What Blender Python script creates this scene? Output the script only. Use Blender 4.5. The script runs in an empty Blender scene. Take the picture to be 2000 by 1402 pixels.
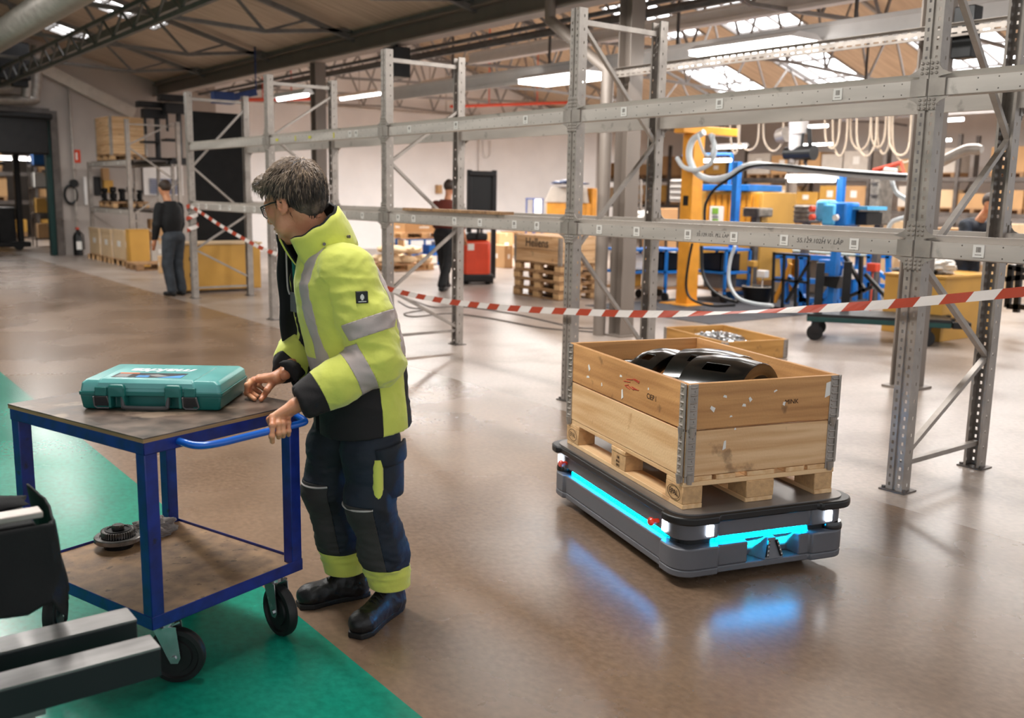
import bpy, bmesh, math, random
import numpy as np
from mathutils import Vector, Matrix, noise
random.seed(7)
PI = math.pi
# ------------------------------------------------------------------ camera (calibrated: world X and Y follow the rack)
F = 1877.1
CH = 1.6703
CR = np.array([[0.7953457504, -0.6059027058, 0.0175227955], [0.0884592437, 0.1446186716, 0.9855254446], [-0.5996666571, -0.7822834211, 0.1686195410]])
CAMP = np.array([0, 0, CH])
cd = bpy.data.cameras.new('camera'); cam = bpy.data.objects.new('camera', cd)
bpy.context.scene.collection.objects.link(cam)
M4 = Matrix([list(map(float, CR[:, i])) for i in range(3)]).to_4x4(); M4.translation = Vector((0, 0, CH))
cam.matrix_world = M4
cd.sensor_width = 36; cd.lens = F / 2000 * 36; cd.clip_start = 0.05; cd.clip_end = 200
cd.dof.use_dof = True; cd.dof.focus_distance = 4.1; cd.dof.aperture_fstop = 2.4
sc = bpy.context.scene; sc.camera = cam
sc.view_settings.view_transform = 'Standard'; sc.view_settings.look = 'None'
sc.view_settings.gamma = 1.0; sc.view_settings.use_curve_mapping = False
sc.view_settings.exposure = 0.42
try:
    sc.cycles.use_denoising = True; sc.cycles.max_bounces = 8; sc.cycles.sample_clamp_indirect = 6
except Exception: pass
w = bpy.data.worlds.new('world'); sc.world = w; w.use_nodes = True
w.node_tree.nodes['Background'].inputs[0].default_value = (0.93, 0.96, 1.0, 1)
w.node_tree.nodes['Background'].inputs[1].default_value = 0.78
def area(name, loc, sx, sy, power, col=(1, .97, .93), rot=(0, 0, 0)):
    l = bpy.data.lights.new(name, 'AREA'); l.shape = 'RECTANGLE'; l.size = sx; l.size_y = sy; l.energy = power; l.color = col
    o = bpy.data.objects.new(name, l); o.location = loc; o.rotation_euler = rot; sc.collection.objects.link(o); return o
# rows of fluorescent tubes over the aisle, over the rack and over the work area, plus added fill
area('aisle_lamp', (1.4, 5.0, 4.1), .3, 5.0, 200)
area('aisle_lamp', (1.4, 13.0, 4.1), .3, 6.0, 230)
area('rack_lamp', (6.9, 6.5, 3.75), .3, 7.0, 190)
area('hall_lamp_fill', (12.5, 8.5, 3.5), .4, 9.0, 300)
area('hall_lamp_fill', (13.5, 19.5, 3.3), 7, .5, 620)  # light added to brighten the white wall
area('hall_lamp_fill', (18.5, 11.0, 3.7), .4, 14.0, 520)
area('hall_lamp_fill', (23.6, 12.0, 4.0), .4, 20.0, 900)  # fill added to brighten the dim far right of the hall
area('hall_lamp_fill', (27, 35, 4.0), 8, .4, 500)
area('back_lamp', (4, 20, 3.7), .3, 5.0, 90)

# ------------------------------------------------------------------ pixel helpers: where a ray of the photo meets a plane of the hall
def ray(u, v): return CR.T @ np.array([u - 1000., -(v - 701.), -F])
def g(u, v, z=0.):
    d = ray(u, v); return Vector(CAMP + d * ((z - CH) / d[2]))
def onX(u, v, x):
    d = ray(u, v); return Vector(CAMP + d * (x / d[0]))
def onY(u, v, y):
    d = ray(u, v); return Vector(CAMP + d * (y / d[1]))
# ------------------------------------------------------------------ materials
def s2l(c): return c / 12.92 if c <= .04045 else ((c + .055) / 1.055) ** 2.4
def rgb(h):
    h = h.lstrip('#'); return tuple(s2l(int(h[i:i + 2], 16) / 255) for i in (0, 2, 4))
def mat(name, col, rough=.5, metal=0., var=.12, scale=(6, 6, 6), bump=0., bscale=60., col2=None, rvar=.12, spots=None, coat=0., detail=4, lo=.35, hi=.65, ssub=0.):
    m = bpy.data.materials.new(name); m.use_nodes = True; nt = m.node_tree; N = nt.nodes; L = nt.links
    b = N['Principled BSDF']
    c = rgb(col) if isinstance(col, str) else col
    tc = N.new('ShaderNodeTexCoord'); mp = N.new('ShaderNodeMapping'); mp.inputs['Scale'].default_value = scale
    L.new(tc.outputs['Object'], mp.inputs[0])
    n = N.new('ShaderNodeTexNoise'); n.inputs['Scale'].default_value = 1; n.inputs['Detail'].default_value = detail; L.new(mp.outputs[0], n.inputs[0])
    cr = N.new('ShaderNodeValToRGB'); L.new(n.outputs[0], cr.inputs[0])
    c2 = (rgb(col2) if isinstance(col2, str) else col2) if col2 else tuple(x * (1 - 2 * var) for x in c)
    cr.color_ramp.elements[0].position = lo; cr.color_ramp.elements[1].position = hi
    cr.color_ramp.elements[0].color = (*c2, 1); cr.color_ramp.elements[1].color = (*c, 1)
    out = cr.outputs[0]
    if spots:   # (colour, scale, threshold, amount)
        sc_, ss, th, am = spots[:4]; so = spots[4] if len(spots) > 4 else .08
        n2 = N.new('ShaderNodeTexNoise'); n2.inputs['Scale'].default_value = ss; n2.inputs['Detail'].default_value = 5; L.new(tc.outputs['Object'], n2.inputs[0])
        r2 = N.new('ShaderNodeValToRGB'); r2.color_ramp.elements[0].position = th; r2.color_ramp.elements[1].position = min(1, th + so)
        r2.color_ramp.elements[0].color = (0, 0, 0, 1); r2.color_ramp.elements[1].color = (am, am, am, 1); L.new(n2.outputs[0], r2.inputs[0])
        mx = N.new('ShaderNodeMix'); mx.data_type = 'RGBA'; L.new(r2.outputs[0], mx.inputs[0]); L.new(out, mx.inputs[6]); mx.inputs[7].default_value = (*rgb(sc_), 1)
        out = mx.outputs[2]
    L.new(out, b.inputs['Base Color'])
    mr = N.new('ShaderNodeMapRange'); mr.inputs[3].default_value = max(0.02, rough - rvar); mr.inputs[4].default_value = min(1, rough + rvar)
    L.new(n.outputs[0], mr.inputs[0]); L.new(mr.outputs[0], b.inputs['Roughness'])
    b.inputs['Metallic'].default_value = metal
    if coat: b.inputs['Coat Weight'].default_value = coat; b.inputs['Coat Roughness'].default_value = .15
    if ssub: b.inputs['Subsurface Weight'].default_value = ssub; b.inputs['Subsurface Radius'].default_value = (.01, .004, .002)
    if bump:
        n3 = N.new('ShaderNodeTexNoise'); n3.inputs['Scale'].default_value = bscale; n3.inputs['Detail'].default_value = 3; L.new(tc.outputs['Object'], n3.inputs[0])
        bp = N.new('ShaderNodeBump'); bp.inputs['Strength'].default_value = bump; bp.inputs['Distance'].default_value = .01
        L.new(n3.outputs[0], bp.inputs['Height']); L.new(bp.outputs[0], b.inputs['Normal'])
    return m
def emit(name, col, s):
    m = bpy.data.materials.new(name); m.use_nodes = True; b = m.node_tree.nodes['Principled BSDF']
    c = rgb(col) if isinstance(col, str) else col
    b.inputs['Base Color'].default_value = (*c, 1); b.inputs['Emission Color'].default_value = (*c, 1); b.inputs['Emission Strength'].default_value = s
    return m
def glassmat(name, tint=(1, 1, 1), rough=.05):
    m = bpy.data.materials.new(name); m.use_nodes = True; b = m.node_tree.nodes['Principled BSDF']
    b.inputs['Base Color'].default_value = (*tint, 1); b.inputs['Transmission Weight'].default_value = 1; b.inputs['Roughness'].default_value = rough; b.inputs['IOR'].default_value = 1.1
    return m
def woodmat(name, c1, c2, axis=0, knots=True, dark='#4a3222'):
    s = [26, 26, 26]; s[axis] = 1.6
    m = mat(name, c1, .62, 0, scale=tuple(s), col2=c2, bump=.15, bscale=90, spots=(dark, 9, .64, .5) if knots else None, lo=.3, hi=.62, detail=6)
    nt = m.node_tree; oi = nt.nodes.new('ShaderNodeObjectInfo'); tc = [n for n in nt.nodes if n.type == 'TEX_COORD'][0]
    sc_ = nt.nodes.new('ShaderNodeVectorMath'); sc_.operation = 'SCALE'; sc_.inputs[0].default_value = (3.1, 7.7, 5.3); nt.links.new(oi.outputs['Random'], sc_.inputs['Scale'])
    ad = nt.nodes.new('ShaderNodeVectorMath'); ad.operation = 'ADD'; nt.links.new(sc_.outputs[0], ad.inputs[0])
    for l in list(tc.outputs['Object'].links):
        t = l.to_socket; nt.links.remove(l); nt.links.new(ad.outputs[0], t)
    nt.links.new(tc.outputs['Object'], ad.inputs[1]); return m
M = {}
M['galv'] = mat('galvanised_steel', '#aaa199', .42, .4, .12, (9, 9, 9), bump=.03)
M['galvb'] = mat('galvanised_beam', '#cdc4bc', .45, .3, .1, (5, 1.2, 9), bump=.03, spots=('#77706a', 7, .63, .6))
M['galvd'] = mat('dull_steel', '#726b67', .45, .7, .15)
M['steelblk'] = mat('dark_steel', '#2c2b2c', .4, .5)
M['colgrey'] = mat('column_paint', '#857a71', .45, .1, .08, (3, 3, 1))
M['truss'] = mat('truss_steel', '#7b7775', .5, .3, .15)
M['trussl'] = mat('light_truss_steel', '#8f8a87', .5, .3, .1)
M['white'] = mat('white_paint', '#e8e4e2', .55, 0, .03)
M['wall'] = mat('white_wall', '#efebea', .8, 0, .04, (1.2, 1.2, 1.2), bump=.08, bscale=15)
M['wallg'] = mat('grey_wall', '#b3a9a2', .8, 0, .1, (1, 1, .6), bump=.1, bscale=15)
M['roof'] = mat('roof_boards', '#c9b5a1', .75, 0, .12, (.8, 14, .8), col2='#b09a86')
M['roofr'] = mat('roof_boards_pale', '#cdb69b', .75, 0, .1, (.8, 8, .8), col2='#b79f86')
M['blue'] = mat('blue_paint', '#082a86', .38, .1, .22, (14, 14, 14), spots=('#10131f', 16, .66, .9), coat=.15)
M['blueh'] = mat('bright_blue_paint', '#1763c9', .3, .05, .08, coat=.3)
M['bluem'] = mat('workshop_blue', '#1876cf', .4, 0, .12)
M['cyan'] = mat('light_blue_paint', '#5cbcf2', .4, 0, .1)
M['yel'] = mat('yellow_ply', '#d29f48', .55, 0, .1, (1.5, 1.5, 1.5))
M['yelo'] = mat('orange_yellow_paint', '#e39a2c', .5, 0, .08)
M['card'] = mat('cardboard', '#c49a6c', .8, 0, .08, (2, 2, 2))
M['cardl'] = mat('pale_cardboard', '#d9bb94', .8, 0, .06, (2, 2, 2))
M['cardw'] = mat('white_cardboard', '#c9c0b6', .75, 0, .06)
M['orange'] = mat('orange_red_paint', '#d8482a', .4, 0, .06)
M['black'] = mat('black_plastic', '#0b0b0d', .42, 0, .2)
M['blackm'] = mat('black_rubber', '#111012', .6, 0, .25, (10, 10, 10), bump=.05)
M['blkgloss'] = mat('black_gloss_paint', '#08080a', .16, 0, .1, (8, 8, 8), coat=.5)
M['grey'] = mat('grey_plastic', '#6d6b6c', .5, 0, .1)
M['paper'] = mat('paper_label', '#e8e4de', .7, 0, .03)
M['ink'] = mat('ink', '#2a2422', .7, 0, .05)
M['chrome'] = mat('zinc_plate', '#c6c8ca', .24, .9, .1, (20, 20, 20))
M['iron'] = mat('machined_iron', '#8f8b88', .3, .85, .25, (18, 18, 18))
M['ironD'] = mat('oily_iron', '#1d1b1b', .35, .7, .2)
M['wA'] = woodmat('pine_board_a', '#e2bc90', '#c49463', 0)
M['wB'] = woodmat('pine_board_b', '#dfb68a', '#c08f5f', 1)
M['wLA'] = woodmat('pale_pine_a', '#e6c193', '#d0a270', 0, dark='#a87445')
M['wLB'] = woodmat('pale_pine_b', '#e6c193', '#d0a270', 1, dark='#a87445')
M['wE'] = mat('pine_block', '#d2a878', .7, 0, .12, (30, 30, 30), bump=.2, bscale=120)
M['wD'] = woodmat('old_pallet_wood', '#ab845c', '#7c5b3f', 0)
M['green'] = mat('teal_green_machine', '#0f3f3c', .5, 0, .1)
M['greenb'] = mat('bright_green', '#79a83a', .5)
M['led'] = emit('fluorescent_tube', (1, .98, .95), 9)
M['sky'] = emit('skylight_pane', (.95, .97, 1), 5.0)
M['hose'] = mat('pale_hose', '#cfd6da', .4, 0, .06)
M['hoset'] = mat('cream_hose', '#d8c6b0', .5, 0, .06)
M['fabblk'] = mat('black_cloth', '#0a0a0c', .85, 0, .25, (8, 8, 8), bump=.2, bscale=200)
M['skin'] = mat('skin', '#d59a74', .5, 0, .08, (14, 14, 14), col2='#c07c5a', bump=.12, bscale=160, ssub=.12)
M['skinf'] = M['skin']

def roofz(x):
    return 4.32 + (8.1 - x) * .264 if x < 8.1 else (4.32 + (x - 8.1) * .2757 if x < 15.1 else (6.25 - (x - 15.1) * .2757 if x < 22.1 else 4.32 + (x - 22.1) * .2797))
ORD = ['first', 'second', 'third', 'fourth', 'fifth', 'sixth', 'seventh', 'eighth', 'ninth', 'tenth', 'eleventh', 'twelfth']
# ------------------------------------------------------------------ mesh helpers
COL = sc.collection
KIDS = {}
class MB:
    """collects vertices and faces (optionally of several materials) for ONE mesh"""
    def __init__(s): s.v = []; s.f = []; s.m = []; s.k = 0
    def add(s, vs, fs, k=None):
        o = len(s.v); s.v += [tuple(map(float, p)) for p in vs]; s.f += [tuple(i + o for i in f) for f in fs]; s.m += [s.k if k is None else k] * len(fs); return s
    def box(s, c, d, R=None, k=None):
        c = Vector(c); pts = []
        for z in (-1, 1):
            for y in (-1, 1):
                for x in (-1, 1):
                    q = Vector((x * d[0] / 2, y * d[1] / 2, z * d[2] / 2))
                    if R is not None: q = R @ q
                    pts.append(c + q)
        return s.add(pts, [(0, 2, 3, 1), (4, 5, 7, 6), (0, 1, 5, 4), (2, 6, 7, 3), (0, 4, 6, 2), (1, 3, 7, 5)], k)
    def b2(s, a, b, k=None):
        a = Vector(a); b = Vector(b); return s.box((a + b) / 2, [abs(x) for x in (b - a)], None, k)
    def bar(s, p, q, wd, h, up=(0, 0, 1), k=None):
        p = Vector(p); q = Vector(q); x = (q - p); L = x.length; x.normalize(); u = Vector(up)
        if abs(x.dot(u)) > .98: u = Vector((1, 0, 0))
        y = u.cross(x).normalized(); z = x.cross(y)
        return s.box((p + q) / 2, (L, wd, h), Matrix((x, y, z)).transposed(), k)
    def tube(s, pts, r, n=10, k=None, cap=True, closed=False):
        pts = [Vector(p) for p in pts]; rs = r if hasattr(r, '__len__') else [r] * len(pts)
        vs = []; fs = []; prev = None; m = len(pts)
        for i, p in enumerate(pts):
            if closed: t = (pts[(i + 1) % m] - pts[i - 1])
            else: t = (pts[min(i + 1, m - 1)] - pts[max(i - 1, 0)])
            t.normalize()
            if prev is None:
                a = Vector((0, 0, 1)) if abs(t.z) < .9 else Vector((1, 0, 0)); u = a.cross(t).normalized()
            else: u = (prev - t * prev.dot(t)).normalized()
            prev = u; wv = t.cross(u)
            for j in range(n):
                a = 2 * PI * j / n; vs.append(p + (u * math.cos(a) + wv * math.sin(a)) * rs[i])
        for i in range(m if closed else m - 1):
            for j in range(n):
                fs.append((i * n + j, i * n + (j + 1) % n, ((i + 1) % m) * n + (j + 1) % n, ((i + 1) % m) * n + j))
        if cap and not closed: fs += [tuple(range(n))[::-1], tuple((m - 1) * n + j for j in range(n))]
        return s.add(vs, fs, k)
    def cyl(s, p, q, r, n=16, k=None): return s.tube([p, q], r, n, k)
    def lathe(s, prof, n=24, c=(0, 0, 0), R=None, k=None):
        vs = []; fs = []; c = Vector(c)
        for (r, z) in prof:
            for j in range(n):
                a = 2 * PI * j / n; q = Vector((r * math.cos(a), r * math.sin(a), z))
                if R is not None: q = R @ q
                vs.append(c + q)
        for i in range(len(prof) - 1):
            for j in range(n): fs.append((i * n + j, i * n + (j + 1) % n, (i + 1) * n + (j + 1) % n, (i + 1) * n + j))
        return s.add(vs, fs, k)
    def prism(s, poly, z0, z1, fr=None, k=None):
        """poly in the xy plane extruded z0..z1; fr = matrix to place it"""
        n = len(poly); vs = [Vector((x, y, z0)) for x, y in poly] + [Vector((x, y, z1)) for x, y in poly]
        if fr is not None: vs = [fr @ p for p in vs]
        return s.add(vs, [tuple(range(n))[::-1], tuple(range(n, 2 * n))] + [(i, (i + 1) % n, n + (i + 1) % n, n + i) for i in range(n)], k)
    def build(s, name, m, parent=None, bev=0., smooth=False, kind=None, label=None, world=True, seg=2):
        me = bpy.data.meshes.new(name); me.from_pydata(s.v, [], s.f)
        ms = m if isinstance(m, (list, tuple)) else [m]
        for x in ms: me.materials.append(M[x] if isinstance(x, str) else x)
        if len(ms) > 1: me.polygons.foreach_set('material_index', s.m)
        bm = bmesh.new(); bm.from_mesh(me); bmesh.ops.recalc_face_normals(bm, faces=bm.faces); bm.to_mesh(me); bm.free()
        return link(name, me, parent, bev, smooth, kind, label, world, seg)
def link(name, me, parent=None, bev=0., smooth=False, kind=None, label=None, world=True, seg=2):
    o = bpy.data.objects.new(name, me); COL.objects.link(o)
    if smooth:
        for p in me.polygons: p.use_smooth = True
        try: me.set_sharp_from_angle(angle=math.radians(38))
        except Exception: pass
    if bev:
        b = o.modifiers.new('bevel', 'BEVEL'); b.width = bev; b.segments = seg; b.limit_method = 'ANGLE'; b.angle_limit = math.radians(40)
        for p in me.polygons: p.use_smooth = True
        try: me.set_sharp_from_angle(angle=math.radians(38))
        except Exception: pass
    if parent:
        o.parent = parent; KIDS.setdefault(parent.name, []).append(o)
        if world: o.matrix_parent_inverse = wm(parent).inverted()
    if kind: o['kind'] = kind
    if label: o['label'] = label
    return o
def wm(o):
    m = o.matrix_basis.copy()
    if o.parent: m = wm(o.parent) @ o.matrix_parent_inverse @ m
    return m
def thing(name, label, cat, loc=(0, 0, 0), rz=0, group=None):
    o = bpy.data.objects.new(name, None); COL.objects.link(o); o.location = loc; o.rotation_euler = (0, 0, rz); o.empty_display_size = .1
    o['label'] = label; o['category'] = cat
    if group: o['group'] = group
    return o
def tag(o, label, cat, group=None, kind=None):
    o['label'] = label; o['category'] = cat
    if group: o['group'] = group
    if kind: o['kind'] = kind
    return o
def dup(root, loc=None, rz=None, label=None, group=None):
    def cp(o, par):
        c = o.copy(); COL.objects.link(c)
        if par: c.parent = par; c.matrix_parent_inverse = o.matrix_parent_inverse.copy(); KIDS.setdefault(par.name, []).append(c)
        for ch in KIDS.get(o.name, []): cp(ch, c)
        return c
    r = cp(root, None)
    if loc is not None: r.location = loc
    if rz is not None: r.rotation_euler = (0, 0, rz)
    if label: r['label'] = label
    if group: r['group'] = group
    return r
def struct(name, mb, m, parent=None, **k):
    return mb.build(name, m, parent, kind=None if parent else 'structure', **k)
def text(s, size, name, m, mtx, parent=None, ext=.0006, label=None, align='CENTER', shear=0., bold=0., world=True):
    cu = bpy.data.curves.new(name, 'FONT'); cu.body = s; cu.size = size; cu.extrude = ext; cu.align_x = align; cu.align_y = 'CENTER'; cu.shear = shear; cu.offset = bold
    o = bpy.data.objects.new(name, cu); COL.objects.link(o)
    dg = bpy.context.evaluated_depsgraph_get(); me = bpy.data.meshes.new_from_object(o.evaluated_get(dg))
    bpy.data.objects.remove(o); me.transform(mtx); me.materials.clear(); me.materials.append(M[m])
    return link(name, me, parent, label=label, world=world)
def frame(o, x, y):
    """matrix with origin o, x axis x, y axis y"""
    x = Vector(x).normalized(); z = x.cross(Vector(y)).normalized(); y = z.cross(x)
    m = Matrix((x, y, z)).transposed().to_4x4(); m.translation = Vector(o); return m
def spline(pts, n=8):
    pts = [Vector(p) for p in pts]; out = []
    P = [pts[0] * 2 - pts[1]] + pts + [pts[-1] * 2 - pts[-2]]
    for i in range(1, len(P) - 2):
        for j in range(n):
            t = j / n; a, b, c, d = P[i - 1:i + 3]
            out.append(.5 * ((2 * b) + (c - a) * t + (2 * a - 5 * b + 4 * c - d) * t * t + (3 * b - a - 3 * c + d) * t ** 3))
    out.append(pts[-1]); return out
# ================================================================== THE HALL
X0, XR, FY, BAY = 5.077, 6.047, 2.934, 2.96      # rack front row, rear row, first frame, bay length
LANE, CONC, GUT, WB = 1.53, 4.83, 8.1, 25.6
def floormat(name, c1, c2, stain, rough, streak=None, sth=.6, sam=.55, ssc=1.1):
    m = mat(name, c1, rough, 0, scale=(.9, .9, .9), col2=c2, spots=(stain, ssc, sth - .08, sam, .26), rvar=.1, detail=8, lo=.3, hi=.7)
    nt = m.node_tree; N = nt.nodes; L = nt.links; b = N['Principled BSDF']; tc = N.new('ShaderNodeTexCoord')
    # fine speckle and long faint scratches along the aisle
    n = N.new('ShaderNodeTexNoise'); n.inputs['Scale'].default_value = 38; n.inputs['Detail'].default_value = 6
    mp = N.new('ShaderNodeMapping'); mp.inputs['Scale'].default_value = (1, .7, 1); mp.inputs['Rotation'].default_value = (0, 0, .35)
    L.new(tc.outputs['Object'], mp.inputs[0]); L.new(mp.outputs[0], n.inputs[0])
    r = N.new('ShaderNodeMapRange'); r.inputs[1].default_value = .3; r.inputs[2].default_value = .7; r.inputs[3].default_value = .80; r.inputs[4].default_value = 1.13; L.new(n.outputs[0], r.inputs[0])
    old = b.inputs['Base Color'].links[0].from_socket
    mx = N.new('ShaderNodeVectorMath'); mx.operation = 'SCALE'; L.new(old, mx.inputs[0]); L.new(r.outputs[0], mx.inputs['Scale']); L.new(mx.outputs[0], b.inputs['Base Color'])
    return m
M['faisle'] = floormat('aisle_floor_coating', '#8b735f', '#6f5947', '#594637', .27)
M['fgreen'] = floormat('green_lane_coating', '#0f8a72', '#0c735f', '#2c9a84', .24, sam=.4)
M['fconc'] = floormat('worn_pale_concrete', '#aa9d94', '#94867c', '#64523f', .32, sth=.56, sam=.6, ssc=1.5)
M['fdark'] = mat('dark_mat', '#3a3a40', .7)
struct('floor', MB().b2((LANE, -4, -.12), (CONC, 42, 0)), 'faisle')
struct('floor', MB().b2((-9, -4, -.12), (LANE, 42, 0)), 'fgreen')
struct('floor', MB().b2((CONC, -4, -.12), (42, 42, 0)), 'fconc')
# walls
wb = MB(); wb.b2((-9, WB, 0), (1.4, WB + .3, 6.4)); wb.b2((1.4, WB, 3.36), (5.62, WB + .3, 6.4)); wb.b2((5.62, WB, 0), (9.6, WB + .3, 6.4))
struct('wall_back', wb, 'wallg')
struct('wall_far', MB().b2((9.6, WB, 0), (23.2, WB + .3, 6.4)), 'wall')
struct('wall_end', MB().b2((23.2, 41.5, 0), (42, 41.8, 6.4)), 'wallg')
struct('wall_side', MB().b2((23.2, WB, 0), (23.5, 41.5, 6.4)), 'wallg')
struct('wall_right', MB().b2((30, -4, 0), (30.3, 41.5, 6.4)), 'wall')
struct('wall_left', MB().b2((-9.3, 6, 0), (-9, WB, 6.4)), 'wallg')
# room behind the gate
rm = MB(); rm.b2((-3, 41, 0), (12, 41.3, 4.2)); rm.b2((-3.2, WB + .3, 0), (-3, 41, 4.2)); rm.b2((11, WB + .3, 0), (11.2, 41, 4.2)); rm.b2((-3, WB + .3, 4.2), (11.2, 41.3, 4.3))
struct('wall_storeroom', rm, 'wallg')
# gate frame
gf = struct('door_1', MB().b2((5.5, WB - .12, 0), (5.66, WB + .32, 3.45)).b2((1.3, WB - .12, 3.36), (5.5, WB + .32, 3.5)), 'galvd')
MB().b2((1.4, WB - .3, onY(60, 302, WB).z), (5.4, WB - .08, 3.3)).b2((1.4, WB - .42, 3.22), (5.5, WB - .1, 3.36)).build('rolled_curtain', 'steelblk', gf, bev=.04)
MB().b2((5.38, WB - .02, 0), (5.5, WB + .2, 3.3)).build('guide_rail', 'green', gf)
# roof: gable bays, valleys over the columns
RZ = 6.25; VZ = 4.32
def slope(xa, za, xb, zb, ya, yb, m, holes=(), name='ceiling'):
    """one roof slope as boards running along the valley; holes = (x0,x1,y0,y1) skylights left open in it"""
    L = math.hypot(xb - xa, zb - za); mb = MB(); xs = sorted(set([xa, xb] + [h for q in holes for h in q[:2]])); ys = sorted(set([ya, yb] + [h for q in holes for h in q[2:]]))
    zf = lambda x: za + (zb - za) * (x - xa) / (xb - xa)
    for i in range(len(xs) - 1):
        for j in range(len(ys) - 1):
            cx = (xs[i] + xs[i + 1]) / 2; cy = (ys[j] + ys[j + 1]) / 2
            if any(q[0] < cx < q[1] and q[2] < cy < q[3] for q in holes): continue
            a, b = xs[i], xs[i + 1]; c, d = ys[j], ys[j + 1]; t = .1
            mb.add([(a, c, zf(a)), (b, c, zf(b)), (b, d, zf(b)), (a, d, zf(a)), (a, c, zf(a) + t), (b, c, zf(b) + t), (b, d, zf(b) + t), (a, d, zf(a) + t)],
                   [(0, 1, 2, 3), (7, 6, 5, 4), (0, 4, 5, 1), (1, 5, 6, 2), (2, 6, 7, 3), (3, 7, 4, 0)])
    return struct(name, mb, m)
nwin = [0]
def skylight(q, zf, nx=3, ny=3):
    nwin[0] += 1; x0, x1, y0, y1 = q; fr = MB()
    for i in range(nx + 1):
        x = x0 + (x1 - x0) * i / nx; fr.b2((x - .025, y0, zf(x) - .03), (x + .025, y1, zf(x) + .05))
    for j in range(ny + 1):
        y = y0 + (y1 - y0) * j / ny; fr.bar((x0, y, zf(x0) + .01), (x1, y, zf(x1) + .01), .05, .08)
    s = struct('window_%d' % nwin[0], fr, 'trussl')
    for i in range(nx):
        for j in range(ny):
            a = x0 + (x1 - x0) * i / nx; b = x0 + (x1 - x0) * (i + 1) / nx; c = y0 + (y1 - y0) * j / ny; d = y0 + (y1 - y0) * (j + 1) / ny; e = .02
            MB().add([(a, c, zf(a) + e), (b, c, zf(b) + e), (b, d, zf(b) + e), (a, d, zf(a) + e), (a, c, zf(a) + e + .02), (b, c, zf(b) + e + .02), (b, d, zf(b) + e + .02), (a, d, zf(a) + e + .02)],
                     [(0, 1, 2, 3), (7, 6, 5, 4), (0, 4, 5, 1), (1, 5, 6, 2), (2, 6, 7, 3), (3, 7, 4, 0)]).build('pane', 'sky', s)
def onslope(u, v, xa, za, xb, zb):
    """where the ray of a pixel meets a roof slope"""
    k = (zb - za) / (xb - xa); d = ray(u, v); t = (za - CH - k * xa) / (d[2] - k * d[0]); return CAMP + d * t
B2 = (15.1, RZ, 22.1, VZ); B1 = (.8, RZ, GUT, VZ); B0 = (-6.5, VZ, .8, RZ); B2a = (GUT, VZ, 15.1, RZ)
def hole(u, v, S, wx, wy):
    p = onslope(u, v, *S); return (p[0] - wx / 2, p[0] + wx / 2, p[1] - wy / 2, p[1] + wy / 2)
h0 = [hole(35, 25, B0, 1.5, 2.2)] 
h1 = [hole(232, 17, B1, 1.6, 1.0), hole(130, 60, B1, 1.6, 1.0)]
h2 = [hole(u, v, B2, wx, wy) for u, v, wx, wy in [(1400, 148, 3.2, 1.6), (1600, 135, 3.2, 1.6), (1455, 20, 2.0, 1.8), (1905, 110, 3.2, 1.9), (1275, 40, 2, 1.5)]]
slope(-6.5, VZ, .8, RZ, -3, WB, 'roof', h0); slope(.8, RZ, GUT, VZ, -3, WB, 'roof', h1)
slope(GUT, VZ, 15.1, RZ, -3, 41.5, 'roofr'); slope(15.1, RZ, 22.1, VZ, -3, 41.5, 'roofr', h2)
slope(22.1, VZ, 29, RZ, -3, 41.5, 'roofr'); slope(29, RZ, 36, VZ, -3, 41.5, 'roofr'); slope(36, VZ, 42, RZ, -3, 41.5, 'roofr')
for hs, S in ((h0, B0), (h1, B1), (h2, B2)):
    for q in hs: skylight(q, lambda x, S=S: S[1] + (S[3] - S[1]) * (x - S[0]) / (S[2] - S[0]))
# trusses
ntr = [0]
def truss(xv, y, dirn, span=7.2, m='truss', lowz=4.16, r=.06):
    """half truss from the valley xv inwards to the ridge and its mirror"""
    t = MB(); half = []
    zt = lambda d: VZ + (RZ - VZ) * d / span - .12
    P = lambda d, z: Vector((xv + dirn * d, y, z))
    low = [(0.05, VZ + .03), (1.6, lowz), (span, lowz + .17), (2 * span - 1.6, lowz), (2 * span - .05, VZ + .03)]
    top = lambda d: zt(d) if d <= span else zt(2 * span - d)
    for (a, za), (b, zb) in zip(low, low[1:]): t.bar(P(a, za), P(b, zb), r * 1.3, r)
    t.bar(P(0, zt(0)), P(span, zt(span)), r * 1.3, r * 1.3); t.bar(P(span, zt(span)), P(2 * span, zt(0)), r * 1.3, r * 1.3)
    zl = lambda d: lowz + .17 * (d - 1.6) / (span - 1.6) if d <= span else lowz + .17 * (2 * span - 1.6 - d) / (span - 1.6)
    ds = [1.6, 3.0, 4.4, 5.8, span]; 
    for s_ in (0, 1):
        f = (lambda d: d) if not s_ else (lambda d: 2 * span - d)
        for i, d in enumerate(ds):
            t.bar(P(f(d), zl(f(d))), P(f(d - .75 if i else .85), top(d - .75 if i else .85)), r * .7, r * .7)
            if i < 4: t.bar(P(f(d), zl(f(d))), P(f(d + .65), top(d + .65)), r * .7, r * .7)
    return t
for y in (22.2, 18.65, 15.1, 11.55, 8.0, 4.45):
    struct('roof_truss', truss(GUT, y, -1), 'truss')
for y in (29, 25.4, 22.0, 18.65, 15.1, 11.55, 8.0, 4.45):
    struct('roof_truss', truss(GUT, y, 1, span=7.0, m='trussl', lowz=4.0, r=.05), 'trussl')
for y in (25, 18, 11):
    struct('roof_truss', truss(22.1, y, 1, span=6.9, m='trussl', lowz=4.0, r=.05), 'trussl')
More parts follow.
